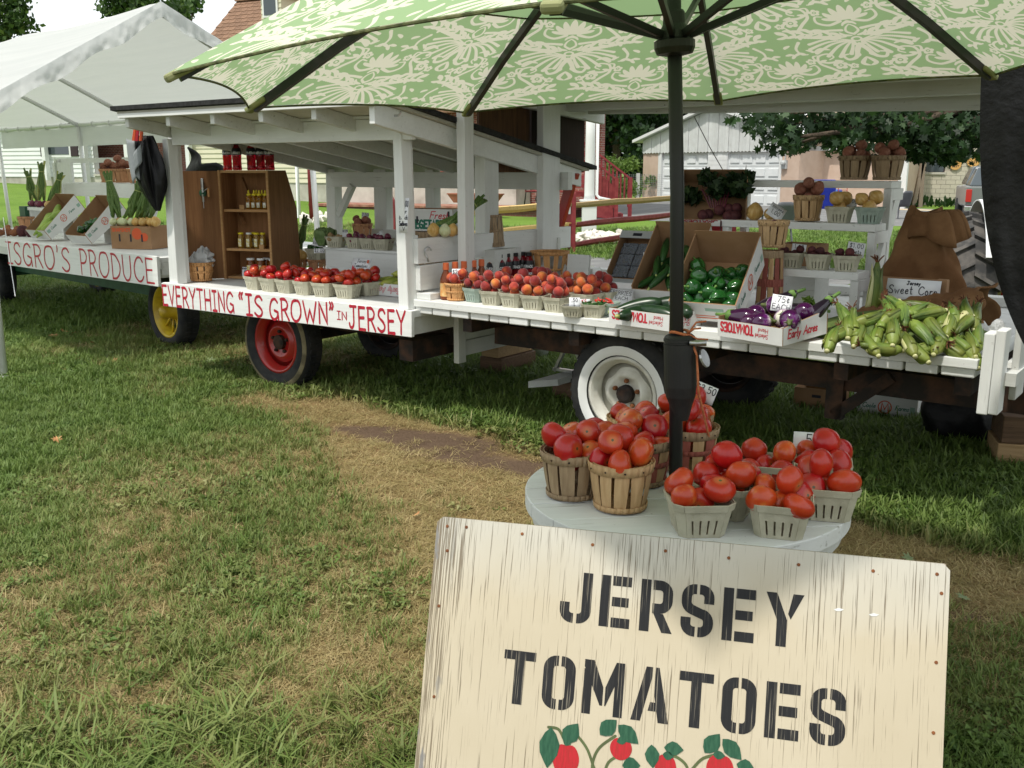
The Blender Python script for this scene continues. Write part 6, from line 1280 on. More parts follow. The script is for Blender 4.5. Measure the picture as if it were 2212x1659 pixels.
o,p=till(796,630,D2,W2.rz,'grey green pulp basket of tomatoes at the right end behind the front row',TILLG,TG,scale=1.12); put_fruit(TOM,'tomato',.04,heap(4,.037,.070,.052,seed=41),p,W2.rz,'red tomato in the grey green basket next to the cucumber box','tomato','tomatoes in the grey green basket',seed=41)
# box of yellow green cucumbers
p=at(835,639,D2,.0); t,w=carton('cucumber_box','white printed tray of yellow green cucumbers beside the right post',p,W2.rz+.05,0,.30,.24,.085,CARDW,CARD); acres(w['front_wall'],plane((-.15,-.0006,0),(1,0,0),(0,0,1)),.30,.085)
YC=longveg('cucumber','cucumber','cucumber',YCUK,.17,.027,.08,3); GC=longveg('cucumber','cucumber','cucumber',YCUK,.15,.034,.05,4,bulge=.3)
for i,(dx,dy,dz,d,kd,lab) in enumerate(((-.09,.07,.095,(.8,-.4,.25),YC,'slim yellow green cucumber at the left of the white tray'),(.0,.05,.09,(.9,.2,.1),GC,'fat yellow green squash at the front of the white tray'),(.05,.13,.15,(1,.1,.05),GC,'dark green squash on top in the white tray'),(-.02,.15,.11,(.5,.8,.1),YC,'green cucumber at the back of the white tray'),(.11,.06,.09,(.9,-.3,.1),YC,'yellow green cucumber by the post in the white tray'))):
    c,s=math.cos(W2.rz),math.sin(W2.rz); kd.put(p+Vector((c*dx-s*dy,s*dx+c*dy,dz)),label=lab,group='cucumbers in the white tray',rot=ydir(d))
# carrier bag basket
p=at(436,609,D2,.075); SPL['o'].put(p,.4,'orange wooden basket stuffed with white carrier bags by the left post',scale=1.12)
BAG,bt_,bb_=NT('thin white plastic'); bb_.inputs['Base Color'].default_value=(.75,.76,.77,1); bb_.inputs['Roughness'].default_value=.3; tn=nd(bt_,'BsdfTranslucent',Color=(.8,.8,.8,1)); ms=nd(bt_,'MixShader',i0=.45,i1=bb_.outputs[0],i2=tn.outputs[0]); bt_.links.new(ms.outputs[0],bt_.nodes['Material Output'].inputs['Surface']); bump(bt_,bb_,noise(bt_,coords(bt_),40,5),.02,1.)
for i,(dx,dz,r,lab) in enumerate(((-.035,.15,.062,'crumpled white carrier bag at the left of the orange basket'),(.03,.185,.07,'crumpled white carrier bag standing tallest in the orange basket'),(.055,.15,.05,'crumpled white carrier bag at the right of the orange basket'))):
    g=random.Random(i); ph=[g.random()*6 for _ in range(6)]
    me=ballmesh('carrier_bag',BAG,r,lambda x,y,z,a,th:(x*(1+.25*math.sin(5*a+ph[0]+4*z)*.6+.18*math.sin(9*z+ph[1])),y*(1+.22*math.sin(4*a+ph[2])),z*(1.05+.25*math.sin(6*a+ph[3])+.15*math.sin(11*x+ph[4]))),30,18)
    me.polygons.foreach_set('use_smooth',[False]*len(me.polygons)); o=bpy.data.objects.new('carrier_bag',me); COL.objects.link(o); o.location=p+Vector((dx,0,dz)); tag(o,lab,'plastic bag')
# honey cabinet
CABW=rawwood('brown stained cabinet wood',(.17,.075,.028),(.26,.125,.05),2,sc=1.6,dark=(.09,.04,.015)); CABL=rawwood('lighter shelf edge wood',(.36,.19,.075),(.46,.27,.12),0,sc=2)
A=P(486,602,D2);B=P(592,606,D2); CF=Frame((A.x,A.y),(B.x,B.y),D2); cab=thing('honey_cabinet','brown wooden cabinet of honey with open door under the sloping roof','cabinet',CF.w(0,0,D2),CF.rz)
CW=CF.L; zt=CF.onv(525,368,0).z-D2; b1=CF.onu(617,368,CW);b2=CF.onu(641,450,CW);b3=CF.onu(647,535,CW)
k=M(); k.box(.004,.024,0,.20,0,zt-.02); k.obj('side_panel',CABW,cab)
k=M(); pr=[(0,0),(b3.y,0),(b3.y,b3.z-D2),(b2.y,b2.z-D2),(b1.y,zt),(0,zt)]; k.prism(pr,CW-.02,CW,T=Matrix(((0,0,1,0),(1,0,0,0),(0,1,0,0),(0,0,0,1)))); k.obj('side_panel',CABW,cab)
k=M(); k.box(0,CW-.021,0,.20,zt-.02,zt); k.obj('top_board',CABL,cab)
z1=CF.onv(520,453,0).z-D2;z2=CF.onv(530,538,0).z-D2
for z in (.0,z2-.02,z1-.02): k=M(); k.box(.025,CW-.021,.012,.20,z+.002,z+.022); k.obj('shelf',CABL,cab)
k=M(); k.box(.0,CW-.021,.201,.214,0,zt); k.obj('back_panel',CABW,cab)
for x0 in (0,CW-.0195): k=M(); k.box(x0,x0+.019,-.012,-.0005,0,zt); k.obj('front_edge',CABL,cab)
k=M(); k.beam((.10,.19,zt*.93),(.20,.19,z1),.035,.012); k.beam((.06,.19,z1-.04),(.13,.12,z1-.12),.03,.012); k.obj('brace',CABW,cab)
Dl=P(393,606,D2)-A; dl=Vector((Dl.dot(CF.u),Dl.dot(CF.v),0)); k=M(); k.beam((-.005,.0,zt*.5),(dl.x,dl.y,zt*.5),.018,zt-.01); k.obj('door',CABW,cab)
q=P(452,400,1.55); a=CF.w(dl.x*.33,dl.y*.33-.03,CF.onv(452,400,0).z); hd=thing('hand_drill','small green and steel hand drill hanging on the cabinet door','tool',a,CF.rz)
k=M(); k.lathe([(.012,-.05),(.014,.05),(.008,.055)],10); k.obj('handle',STEEL,hd); k=M(); k.lathe([(.03,-.008),(.03,.008)],16,T=Matrix.Translation((.0,-.0,-.06))@Matrix.Rotation(PI/2,4,'X')); k.obj('gear',GRNM,hd)
k=M(); k.lathe([(.008,-.13),(.012,-.07)],8); k.lathe([(.003,-.18),(.003,-.13)],6); k.obj('chuck',STEEL,hd); k=M(); k.lathe([(.008,-.09),(.009,-.03),(.005,-.02)],8,T=Matrix.Translation((.055,-.005,.0))); k.obj('crank_knob',BASKO,hd); k=M(); k.beam((0,-.012,-.06),(.055,-.012,-.02),.008,.006); k.obj('crank',STEEL,hd)
def liquid(name,c,tr=.75,rough=.06):
    m,t,b=NT(name); b.inputs['Base Color'].default_value=c4(c); b.inputs['Roughness'].default_value=rough; b.inputs['Transmission Weight'].default_value=tr; b.inputs['IOR'].default_value=1.38; return m
HONEY=liquid('honey amber',(.75,.36,.05)); HONEYD=liquid('dark honey',(.30,.09,.015),.5); HONEYY=liquid('yellow honey',(.82,.50,.08)); REDQ=liquid('red drink',(.42,.008,.02),.6); REDQ2=liquid('bright red drink',(.6,.015,.02),.6); ORQ=liquid('orange drink',(.75,.16,.02),.6); CIDER=liquid('peach cider',(.40,.10,.03),.5)
YCAP=pmat('yellow plastic cap',(.72,.58,.02),rough=.35); WCAP=pmat('white tin lid',(.72,.73,.73),rough=.3); BCAP=pmat('black plastic cap',(.015,.015,.015),rough=.4); OCAP=pmat('orange plastic cap',(.68,.15,.05),rough=.45); LABB=pmat('black drink label',(.012,.012,.015),rough=.3); LABW=pmat('white bottle label',(.72,.72,.68),(.45,.40,.2),sc=60,rough=.5); LABY=pmat('yellow jar label',(.62,.5,.12),(.7,.68,.55),sc=50,rough=.5); LABO=pmat('orange cider label',(.72,.33,.10),(.74,.55,.25),sc=25,rough=.5)
def bottle(name,label,cat,prof,m,cap,capprof,lab=None,labm=None,n=18,extra=None):
    t=thing(name,label,cat); k=M(); k.lathe(prof,n); k.obj('body',m,t,smooth=True); k=M(); k.lathe(capprof,n); k.obj('cap',cap,t)
    if lab: k=M(); k.lathe(lab,n,cap=False); l=k.obj('label',labm,t,smooth=True)
    return Kind(t)
def labpatch(t,r,z,w,h,m):
    k=M()
    k.sheet(lambda a,b:Vector(((r+.0008)*math.sin((a-.5)*w/r),-(r+.0008)*math.cos((a-.5)*w/r),z+h*b)),6,2); return k.obj('label',m,t,smooth=True)
HB1=bottle('honey_bottle','honey bottle','bottle',[(.024,0),(.027,.006),(.026,.055),(.023,.062),(.026,.07),(.024,.095),(.016,.104),(.015,.108)],HONEY,YCAP,[(.018,.109),(.018,.122),(.008,.126),(.006,.148),(.003,.152)]); labpatch(HB1.r,.027,.015,.026,.038,LABW)
def jarprof(r,h): return [(r*.92,0),(r,.006),(r,h*.74),(r*.8,h*.86),(r*.78,h*.9)]
def jar(m,cap,r,h,lm): k=bottle('honey_jar','honey jar','jar',jarprof(r,h),m,cap,[(r*.86,h*.9),(r*.86,h),(r*.8,h*1.01)]); labpatch(k.r,r,h*.12,r*1.15,h*.5,lm); return k
J1=jar(HONEYY,YCAP,.025,.125,LABY); J1w=jar(HONEYY,WCAP,.026,.125,LABY); J2=jar(HONEYD,WCAP,.036,.145,LABY)
def oncab(px,z,v): u=CF.onv(px,366,0).x; q=CF.onv(px,400,v); return CF.w(q.x,v,D2+z)
for i,(px,v) in enumerate(((536,.05),(547.5,.05),(558.5,.05),(553,.11),(565,.11),(572,.05))): HB1.put(oncab(px,z1+.003,v),CF.rz,'squeeze bottle of honey with yellow tip, %s in its row on the upper shelf'%ordn[i],'honey bottles on the upper shelf')
for i,(px,v,kd,w_) in enumerate(((513.5,.05,J1,'yellow lid, leftmost'),(531,.05,J1w,'white lid'),(548,.06,J1,'yellow lid, third'),(543,.12,J1,'yellow lid, behind the third'),(561.5,.09,J1,'yellow lid, at the right'))): kd.put(oncab(px,z2+.003,v),CF.rz,'small jar of yellow honey on the middle shelf, '+w_,'honey jars on the middle shelf')
for i,(px,v) in enumerate(((532,.05),(554,.055),(566,.12),(580,.06))): J2.put(oncab(px,.025,v),CF.rz,'dark honey jar with white lid, %s from the left on the bottom shelf'%ordn[i],'dark honey jars on the bottom shelf')
for px,z,w_ in ((519,z1+.003,'upper'),(557,z2+.003,'middle'),(537,.025,'bottom')):
    q=oncab(px,z,.012); k=M(); k.box(-.022,.022,0,.016,0,.034); o=k.obj('price_block',CABL,loc=q,rot=(0,0,CF.rz),bev=.002); tag(o,'little wooden price block on the %s shelf of the honey cabinet'%w_,'price sign')
card(oncab(516,.025,.004),.042,.075,[('HONEY',.012),('1 LB',.012),('6.00',.012)],'white handwritten card on the bottom shelf of the honey cabinet',-.05,yw=CF.rz)
DRP=[(.034,0),(.037,.008),(.036,.03),(.0345,.035),(.036,.04),(.0345,.075),(.036,.08),(.037,.118),(.036,.15),(.031,.172),(.019,.192),(.018,.2)]
def drink(m,nm): 
    k=bottle('sports_drink',nm,'bottle',DRP,m,BCAP,[(.0205,.201),(.0205,.222),(.018,.224)],[(.0378,.12),(.0382,.15),(.0325,.1725)],LABB)
    kk=M(); text(kk,'POWERADE',.016,.0035,lambda x,y,z:Vector(((.0388+z)*math.sin(x/.0388),-(.0388+z)*math.cos(x/.0388),.127+y)),x=-.045,sx=.85,gap=.12); kk.obj('lettering',INKW,k.r); return k
DR1=drink(REDQ,'red sports drink'); DR2=drink(REDQ2,'bright red sports drink'); DR3=drink(ORQ,'orange sports drink')
for i,(px,kd) in enumerate(((486.5,DR2),(513,DR1),(544,DR1),(561,DR1),(589.5,DR1))):
    q=CF.onv(px,366,.08); kd.put(CF.w(min(max(q.x,.04),CW-.03),.08+.02*(i==3),D2+zt+.001),CF.rz+random.uniform(-.5,.5),'red sports drink bottle, %s from the left on top of the honey cabinet'%ordn[i],'red drinks on the cabinet top',scale=1.0)
# front right behind the tomatoes
p=at(610,590,D2+.0,.07); SPL['p'].put(p,.2,'brown wooden basket of red beans at the right foot of the honey cabinet',scale=.9); put_fruit(POT,'red_bean',.034,heap(9,.018,.07,.10,circ=True,seed=3),p,0,'small red bean pod in the basket by the honey cabinet','beans','red beans in the cabinet side basket')
card(at(621,566,.87,.08),.075,.05,[('$2.00',.022)],'white card of two dollars in the bean basket',-.3)
p=at(645,592,D2,.07); SPL['p'].put(p,.9,'brown wooden basket under the topped onion bunch',scale=.85); topped_onion('big yellow onions with long green tops standing in a basket beside the pepper till',[(-.03,-.02,.0,YON[0]),(.035,.0,.005,YON[0]),(0,.03,.01,YON[0])],(.22,.15,1),.34,(GTOP,GTOPP),seed=5,rr=.046,wd=.035).location=p+Vector((0,0,.145))
p=at(686,592,D2,.06); SPL['p'].put(p,1.9,'brown wooden basket under the till of dark peppers',scale=.85); TILL.put(p+Vector((0,0,.122)),W2.rz+.2,'pulp basket of dark green peppers standing on a wooden basket',None,scale=1.08)
PEPK=[pepper(i) for i in range(4)]
for i,(dx,dy) in enumerate(((-.045,-.01),(.0,.03),(.045,.0),(.01,-.035))): PEPK[i].put(p+Vector((dx,dy,.215)),label='dark green pepper in the till above the wooden basket',group='peppers in the raised till',rot=(random.uniform(.6,1.6),random.uniform(-.5,.5),random.random()*6),scale=.85)
card(at(690,548,1.0,.05),.08,.035,[('$2.00',.024)],'white card of two dollars behind the raised till of peppers',-.1)
p=at(660,590,.80,-.0); card(W2.w(W2.uv(660,592,D2+.09).x,W2.uv(660,592,D2+.09).y+.02,D2+.09),.05,.034,[('$4.00',.02)],'white card of four dollars among the tomatoes',-.3)
# riser top row
RZ1=1.0015
CABB=pmat('cabbage leaf',(.10,.17,.05),(.20,.28,.11),sc=8,st=(1,1,2),rough=.55,bmp=.5,bsc=25,bd=.004)
p=at(703,533,RZ1,.07); cb=thing('cabbage','green head of escarole on the white riser','cabbage',p)
for i in range(9):
    a=i*2.4; rr=.02+.0055*i; k=M()
    def lf(u,v,a=a,rr=rr,i=i): w=(.03+.06*math.sin(PI*min(v*.8+.1,1))); an=a+(u-.5)*2*w/(.05+rr); R_=rr+.03*math.sin(v*2.2)+.006*math.sin(u*22+i); return Vector((R_*math.cos(an),R_*math.sin(an),.005+.15*v-.03*max(0,v-.7)*i*.3))
    k.sheet(lf,10,8); k.obj('leaf',CABB,cb,smooth=True,solid=.001)
card(at(686,532,RZ1,.0),.09,.105,[('.50',.022),('La',.022),('Escarole',.022)],'curling white card beside the escarole',-.35,roll=.25)
RT='baskets in a row on the white riser'
o,p=till(727,535,RZ1,W2.rz+.4,'pulp basket of yellow potatoes, leftmost on the white riser',TILL,RT,scale=1.02); put_fruit(POTYM,'potato',.024,heap(12,.022,.068,.04,seed=3),p,0,'small yellow potato in the leftmost basket on the riser','potato','yellow potatoes on the riser')
p=at(765,532,RZ1,.02)+Vector((0,0,.03)); put_fruit(LEM,'round_squash',.033,[(0,0,0,.033)],p,0,'round yellow green squash between two tills on the riser','squash',None)
for i,(x,y) in enumerate(((770,537),(800,539),(829,541))):
    rz=W2.rz+.25; o,p=till(x,y,RZ1,rz,'pulp basket of red onions, %s one on the white riser'%('left','middle','right')[i],TILL,RT,scale=1.0); put_fruit(RON,'red_onion',.027,heap(9,.025,.068,.04,seed=50+i),p,rz,'red onion in the %s onion till on the riser'%('left','middle','right')[i],'onion','red onions, %s till'%('left','middle','right')[i],flat=1.)
p=at(783,512,RZ1+.02,.16); p.z=RZ1+.06; p=W2.w(W2.onv(783,500,1.38).x,1.38,RZ1+.045); SPL['p'].put(p,.5,'brown basket of red potatoes behind the onion tills',scale=.9); put_fruit(POT,'potato',.034,heap(7,.034,.08,.075,circ=True,seed=8),p,0,'red potato in the basket behind the onion tills','potato','red potatoes behind the onion tills')
k=M(); k.box(-.12,.12,-.1,.1,0,.042); o=k.obj('wood_block',OLDX,loc=W2.w(W2.onv(783,500,1.38).x,1.38,RZ1+.001),rot=(0,0,W2.rz)); tag(o,'grey wooden block lifting the potato basket behind the riser','block')
card(p+Vector((.03,-.03,.17)),.06,.05,[('2.50',.024)],'white card reading 2.50 on top of the potato basket',-.1,roll=.1)
card(at(746,512,1.09,.0),.045,.06,[('$1.25',.016)],'white card of one dollar twenty five in the yellow potato till',-.1)
card(W2.w(W2.onv(818,505,1.15).x,1.15,RZ1+.09),.10,.05,[('.75',.022)],'folded green edged card leaning over the right onion till',-.7,roll=-.5)
# poster against the riser
p=W2.w(W2.onv(778,592,RV0-.06).x,RV0-.075,W2.onv(778,594,RV0-.06).z); ps=card(p,.20,.135,[('Jersey',.026),('Tomatoes',.026),('$2.50/each',.024)],'white poster reading Jersey Tomatoes with a red tomato, against the riser',-.28,roll=.0,yw=W2.rz,th=.003)
k=M(); f=lambda x,y,z:Vector((x,-.002-z,y)); flatpoly(k,[(-.075,-.0),(-.03,-.0),(-.02,.02),(-.035,.045),(-.06,.055),(-.08,.075),(-.085,.03)],f,.0012); k.obj('painted_tomato',INKR,ps); k=M(); flatpoly(k,[(.065,.095),(.085,.095),(.085,.12),(.065,.12)],f,.0012); k.obj('printed_panel',INKO,ps); k=M(); ribbon(k,[(-.045,.066),(.035,.064)],.003,f,.0013); k.obj('underline',INK,ps)
# back right corner: bushel, vegetable box, onions
p=W2.w(2.60,1.12,D2); p=W2.w(W2.onv(940,540,1.12).x,1.12,D2+.0); p=W2.w(W2.onv(946,500,1.2).x,1.2,D2); BUSHD.put(p,0,'weathered bushel basket behind the right post under the vegetable box',scale=(1.1,1.1,(W2.onv(944,500,1.06).z-D2-.004)/.203))
bx=W2.onv(944,500,1.06); t,w=carton('vegetable_box','white box printed Fresh VEGETABLES on the bushel basket','placeholder',0,0,.1,.1,.1,CARDW,CARD) if False else carton('vegetable_box','white box printed Fresh VEGETABLES on the bushel basket',W2.w(bx.x-.06,1.06,bx.z),W2.rz+.28,0,.36,.24,.165,CARDW,CARD)
fn=plane((-.18,-.0006,0),(1,0,0),(0,0,1)); k=M(); text(k,'Fresh',.052,.007,fn,x=.17,y=.095,sx=1.1,gap=.1,slant=.3); k.obj('lettering',INKR,w['front_wall']); k=M(); text(k,'VEGETABLES',.058,.016,fn,x=.02,y=.022,sx=.62,gap=.2); k.obj('lettering',INKG,w['front_wall'])
for x,z in ((.32,.10),(.06,.06)): k=M(); flatpoly(k,[(x,z),(x+.016,z),(x+.016,z+.05),(x,z+.05)],fn,.0016); k.obj('hand_slot',INK,w['front_wall'])
k=M(); fs_=plane((.1806,.0,0),(0,1,0),(0,0,1)); flatpoly(k,[(.09,.10),(.15,.10),(.15,.125),(.09,.125)],fs_,.0016); k.obj('hand_slot',INK,w['right'])
t=topped_onion('yellow and white onions with green tops on the end board behind the right wagon',[(-.045,0,.04,YON[0]),(.03,-.02,.038,WON[0]),(.075,.01,.04,YON[0])],(.75,.45,.6),.36,(GTOP,GTOP),seed=9,rr=.04,wd=.03); q=W3.onu(955,545,.03); t.location=W3.w(.02,q.y,1.192)
ib=W2.w(2.66,1.62,D2); q=PY(1058,535,6.9); t=BUSHD.put(Vector((q.x,q.y,q.z+.235)),0,'upturned wooden basket behind the thin post on the middle wagon',rot=(PI,0,.3),scale=(.6,.6,1.1)); k=M(); k.box(-.16,.16,-.16,.16,0,q.z-.742+.742-.745); o=k.obj('wood_crate',OLDX,loc=(q.x,q.y,.743),rot=(0,0,W2.rz)); tag(o,'grey crate under the upturned basket beside the right wagon end','crate')
# notices
q=W2.onv(871,503,-.006); c_=card(W2.w(q.x,-.004,q.z),.075,.215,[('$3.00',.036),('per',.028),('Bunch',.028),('Sunflowers',.03),('V',.02)],'white notice of three dollars per bunch sunflowers on the right post',0,yw=W2.rz,th=.0042)
# ---------------- goods on the right wagon, left half
D3=.8035
HK=W3.onu(925,560,.045); k=M(); k.tube([(.0,.03*math.cos(a),.09+.025*math.sin(a)) for a in [PI*i/8 for i in range(9)]]+[(.0,-.028,.07),(0,-.005,.045),(0,.0,.02)],.004,6); o=k.obj('s_hook',STEEL,loc=W3.w(.046,HK.y,1.02),rot=(0,0,W3.rz)); tag(o,'bent steel hook standing on the white end board','hook')
CB=bottle('cider_bottle','peach cider bottle','bottle',[(.036,0),(.039,.006),(.039,.105),(.036,.125),(.022,.152),(.0175,.162),(.0175,.17)],CIDER,OCAP,[(.0205,.168),(.0195,.205),(.016,.207)],[(.0396,.02),(.0396,.095)],LABO,16)
for i,(px,py) in enumerate(((963,567.5),(983,565.5),(1002,564),(1023,562),(1040,560))):
    q=P(px,py,D3+.235); CB.put((q.x,q.y,D3),W3.rz+random.uniform(-.3,.3),'peach cider bottle with orange cap, %s from the left in its row'%ordn[i],'peach cider bottles by the end board',scale=(1,1,1.135))
for i,(px,py) in enumerate(((1063,550),(1079.5,549),(1095.5,547.5),(1113,546),(1129,544),(1142,545))):
    q=P(px,py,D3+.242); (DR3 if i==0 else DR1).put((q.x,q.y,D3),W3.rz+random.uniform(-.25,.25),'%s sports drink bottle, %s from the left beside the bushel basket'%('orange' if i==0 else 'dark red',ordn[i]),'sports drinks beside the bushel basket',scale=1.08)
p=at(1187,619,D3,.13); BUSH.put(p,.3,'tall orange bushel basket with bags inside at the middle of the right wagon',scale=.98)
for dx,lab in ((-.03,'crumpled white bag at the left inside the tall bushel basket'),(.06,'crumpled white bag at the right inside the tall bushel basket')):
    me=ballmesh('carrier_bag',BAG,.085,lambda x,y,z,a,th:(x*(1+.2*math.sin(5*a+4*z)),y*(1+.2*math.sin(4*a+dx*90)),z*(1.1+.2*math.sin(6*a))),24,14); o=bpy.data.objects.new('carrier_bag',me); COL.objects.link(o); o.location=p+Vector((dx,0,.12)); tag(o,lab,'plastic bag')
p=at(986,652,D3,.08); SPL['o'].put(p,1.1,'small orange basket of peaches under the two dollar card',scale=.82); put_fruit(PEA,'peach',.032,heap(5,.033,.07,.075,circ=True,seed=4),p,0,'peach in the small orange basket by the end board','peach','peaches in the orange basket')
card(p+Vector((.015,.0,.125)),.082,.075,[('$2.00',.026)],'white card of two dollars behind a peach in the orange basket',-.1)
PG='peach baskets in rows on the right wagon'; rows=[]
fr=[(1030,655,TILLG),(1066,660.5,TILL),(1110,665.5,TILL),(1155,671,TILL),(1203,676,TILL)]
for i,(x,y,kd) in enumerate(fr):
    rz=W3.rz+random.uniform(-.1,.3); o,p=till(x,y,D3,rz,'pulp basket of peaches, %s from the left in the front row on the right wagon'%ordn[i],kd,PG,back=.07 if i else .10,scale=1.0); rows.append((p,rz,'front row',i))
for r_,dv,n,nm in ((1,.165,5,'second row'),(2,.33,5,'third row')):
    for i in range(n):
        a=W3.uv(*fr[i][:2],D3); p=W3.w(a.x+.02+.03*r_,a.y+.07+dv,D3); rz=W3.rz+random.uniform(-.15,.15)
        if r_==2 and i<1: continue
        if (p-at(1187,619,D3,.13)).length<.215: continue
        TILL.put(p,rz,'pulp basket of peaches, %s from the left in the %s on the right wagon'%(ordn[i],nm),PG); rows.append((p,rz,nm,i))
for p,rz,nm,i in rows: put_fruit(PEA,'peach',.032,heap(8,.0315,.062,.050,seed=i*7+len(nm)),p,rz,'peach in the %s %s basket, right wagon'%(ordn[i],nm),'peach','peaches in the %s, basket %s'%(nm,ordn[i]),flat=1.2,seed=i+len(nm))
for px,py,s,lab,w_,dz in ((1139,607,'3.00','white card reading 3.00 in front of the bushel basket, left',.062,0),(1183,612,'$3.00','white card of three dollars half hidden by a dark peach',.07,0),(1207,624,'$3.00','white card of three dollars right of the bushel basket, lower one',.068,0),(1249,620,'$3.00','white card of three dollars at the far right peaches, upper one',.068,0)):
    card(at(px,py,.895,.02),w_,.056,[(s,.022)],lab,-.25,roll=random.uniform(-.15,.15))
card(at(1297,638,.86,.02),.075,.075,[('$3.00',.02),('Peaches',.02)],'white card naming peaches at three dollars behind the blueberry sign',-.3,roll=.3)
o,p=till(1240,686,D3,W3.rz+.35,'low pulp till with a clear lid and a fifty cent card at the edge',TILL,'small tills at the edge of the right wagon',scale=(.9,.9,.72)); k=M(); k.box(-.055,.055,-.055,.055,.055,.062); o=k.obj('clear_lid',liquid('clear plastic',(.75,.8,.82),.8,.1),loc=p,rot=(0,0,W3.rz+.35)); tag(o,'clear plastic lid lying in the low till at the edge','lid')
card(p+Vector((.0,-.03,.055)),.062,.055,[('.50',.02),('L',.014)],'bluish white card of fifty cents on the low till',-.2)
card(p+Vector((.06,.06,.06)),.07,.03,[('KS',.018)],'small white card with red letters behind the low till',-.2,ink=INKR)
o,p=till(1283,688,D3,W3.rz+.3,'pulp till of small hot peppers beside the zucchini box',TILL,'small tills at the edge of the right wagon',scale=.86)
HPG=pmat('hot pepper green',(.02,.07,.015),(.04,.11,.02),sc=20,rough=.25,rnd=.3); HPR=pmat('hot pepper red',(.5,.03,.02),rough=.25); HK1=longveg('hot_pepper','green hot pepper','pepper',HPG,.06,.007,.15,1,STEMM); HK2=longveg('hot_pepper','red hot pepper','pepper',HPR,.06,.008,.15,2,STEMM)
for i in range(16): HK1.put(p+Vector((random.uniform(-.05,.05),random.uniform(-.05,.05),.062+.02*random.random())),label='small green hot pepper in the till beside the zucchini box',group='green hot peppers in the till',rot=ydir((random.uniform(-1,1),random.uniform(-1,1),random.uniform(-.2,.5))))
o,p=till(1311,686,D3,W3.rz+.2,'grey green till of red hot peppers tucked against the zucchini box',TILLG,'small tills at the edge of the right wagon',scale=.86,back=.10)
for i in range(8): HK2.put(p+Vector((random.uniform(-.05,.05),random.uniform(-.05,.05),.065+.02*random.random())),label='small red hot pepper in the grey green till',group='red hot peppers in the till',rot=ydir((random.uniform(-1,1),random.uniform(-1,1),random.uniform(-.2,.5))))
card(at(1328,664,.815,.03),.195,.115,[('BLUEBERRIES',.026),('1.00 EACH',.022)],'large white card lettered BLUEBERRIES in front of the grey box',-.38,roll=.12,th=.0026)
# white bench at the back with a pair of pliers
p=at(1256,604,D3,.1); bn=thing('low_bench','small low white bench behind the peach rows','bench',p,W3.rz+.1)
k=M(); k.box(-.13,.13,-.07,.07,.055,.085); k.obj('top_board',WHX,bn,bev=.003); k=M(); k.box(-.12,.12,-.05,.05,0,.054); k.obj('foot',OLDX,bn)
k=M(); k.tube([(-.07,0,.0),(-.03,.012,0),(0,0,0)],.006,6); k.tube([(-.07,.01,.006),(-.03,.022,.006),(0,.004,.006)],.006,6); pl_=k.obj('pliers',pmat('blue tool grip',(.01,.03,.25),rough=.4),loc=p+Vector((0,0,.093)),rot=(0,0,W3.rz)); tag(pl_,'pair of pliers with blue grips on the low white bench','tool'); k=M(); k.beam((0,.002,.003),(.05,.0,.003),.012,.01); k.obj('jaw',DSTEEL,pl_)
q=W3.onv(1248,586,1.2); k=M(); k.box(-.09,.09,-.012,.012,0,.19); o=k.obj('white_board',WHX,loc=W3.w(q.x,1.2,D3+.0),rot=(-.08,0,W3.rz)); o.scale=(1,1,1.2); tag(o,'upright white board standing behind the bushel basket','board')
# ---------------- right half of the right wagon
# stepped rack: three shelves on white frames
rack=thing('stepped_rack','white three step rack of produce at the back of the right wagon','shelf',W3.O,W3.rz)
SH=[]
for (xr,y,xl,v) in ((1854,595,1657,.80),(1891,490,1484,1.06),(1926,396,1600,1.32)):
    a=W3.onv(xr,y,v); b=W3.onv(xl,y,v); SH.append((min(b.x,1.2 if v>1 else b.x),a.x,v,a.z))
    k=M(); k.box(min(b.x,1.25 if 1.0<v<1.2 else b.x),a.x,v,v+.20,a.z-.03,a.z+.012); k.obj('shelf_board',WHX,rack,bev=.003)
for i,(u0,u1,v,z) in enumerate(SH):
    for u in (u1-.045,max(u0,1.6 if i else u0)+.02):
        zb=D3 if i==0 else D3
        k=M(); k.box(u,u+.045,v+.012,v+.06,zb,z-.031); k.obj('leg',WHZ,rack,bev=.003)
    k=M(); k.box(u1-.044,u1-.001,v+.061,v+.26,z-.10,z-.031); k.obj('side_cleat',WHY,rack,bev=.003)
k=M(); u1=SH[2][1]; k.beam((u1-.02,SH[0][2]+.3,D3+.02),(u1-.02,SH[2][2]+.2,SH[2][3]-.05),.09,.03,up=(1,0,0)); k.obj('brace',WHY,rack)
def shelfpt(i,px,dv=.09): u0,u1,v,z=SH[i]; q=W3.onv(px,500,v+dv); return W3.w(q.x,v+dv,z+.0135)
# top shelf
for i,(px,lab) in enumerate(((1836,'dark wooden basket of potatoes, left one on the top step of the rack'),(1906,'dark wooden basket of potatoes, right one on the top step of the rack'))):
    p=shelfpt(2,px,.10); SPL['b' if i else 'r'].put(p,.4+i,lab,'potato baskets on the rack',scale=(1.03,1.03,1.12)) if False else SPL['b'].put(p,.4+i,lab,'potato baskets on the rack',scale=1.05)
    put_fruit(POT,'potato',.034,heap(6,.036,.082,.09,circ=True,seed=60+i),p,0,'potato in the %s basket on the top step'%('right' if i else 'left'),'potato','potatoes top step %s'%('right' if i else 'left'))
card(shelfpt(2,1922,.16)+Vector((0,0,.13)),.075,.055,[('2.50',.024)],'white card behind the potatoes on the top step',-.05)
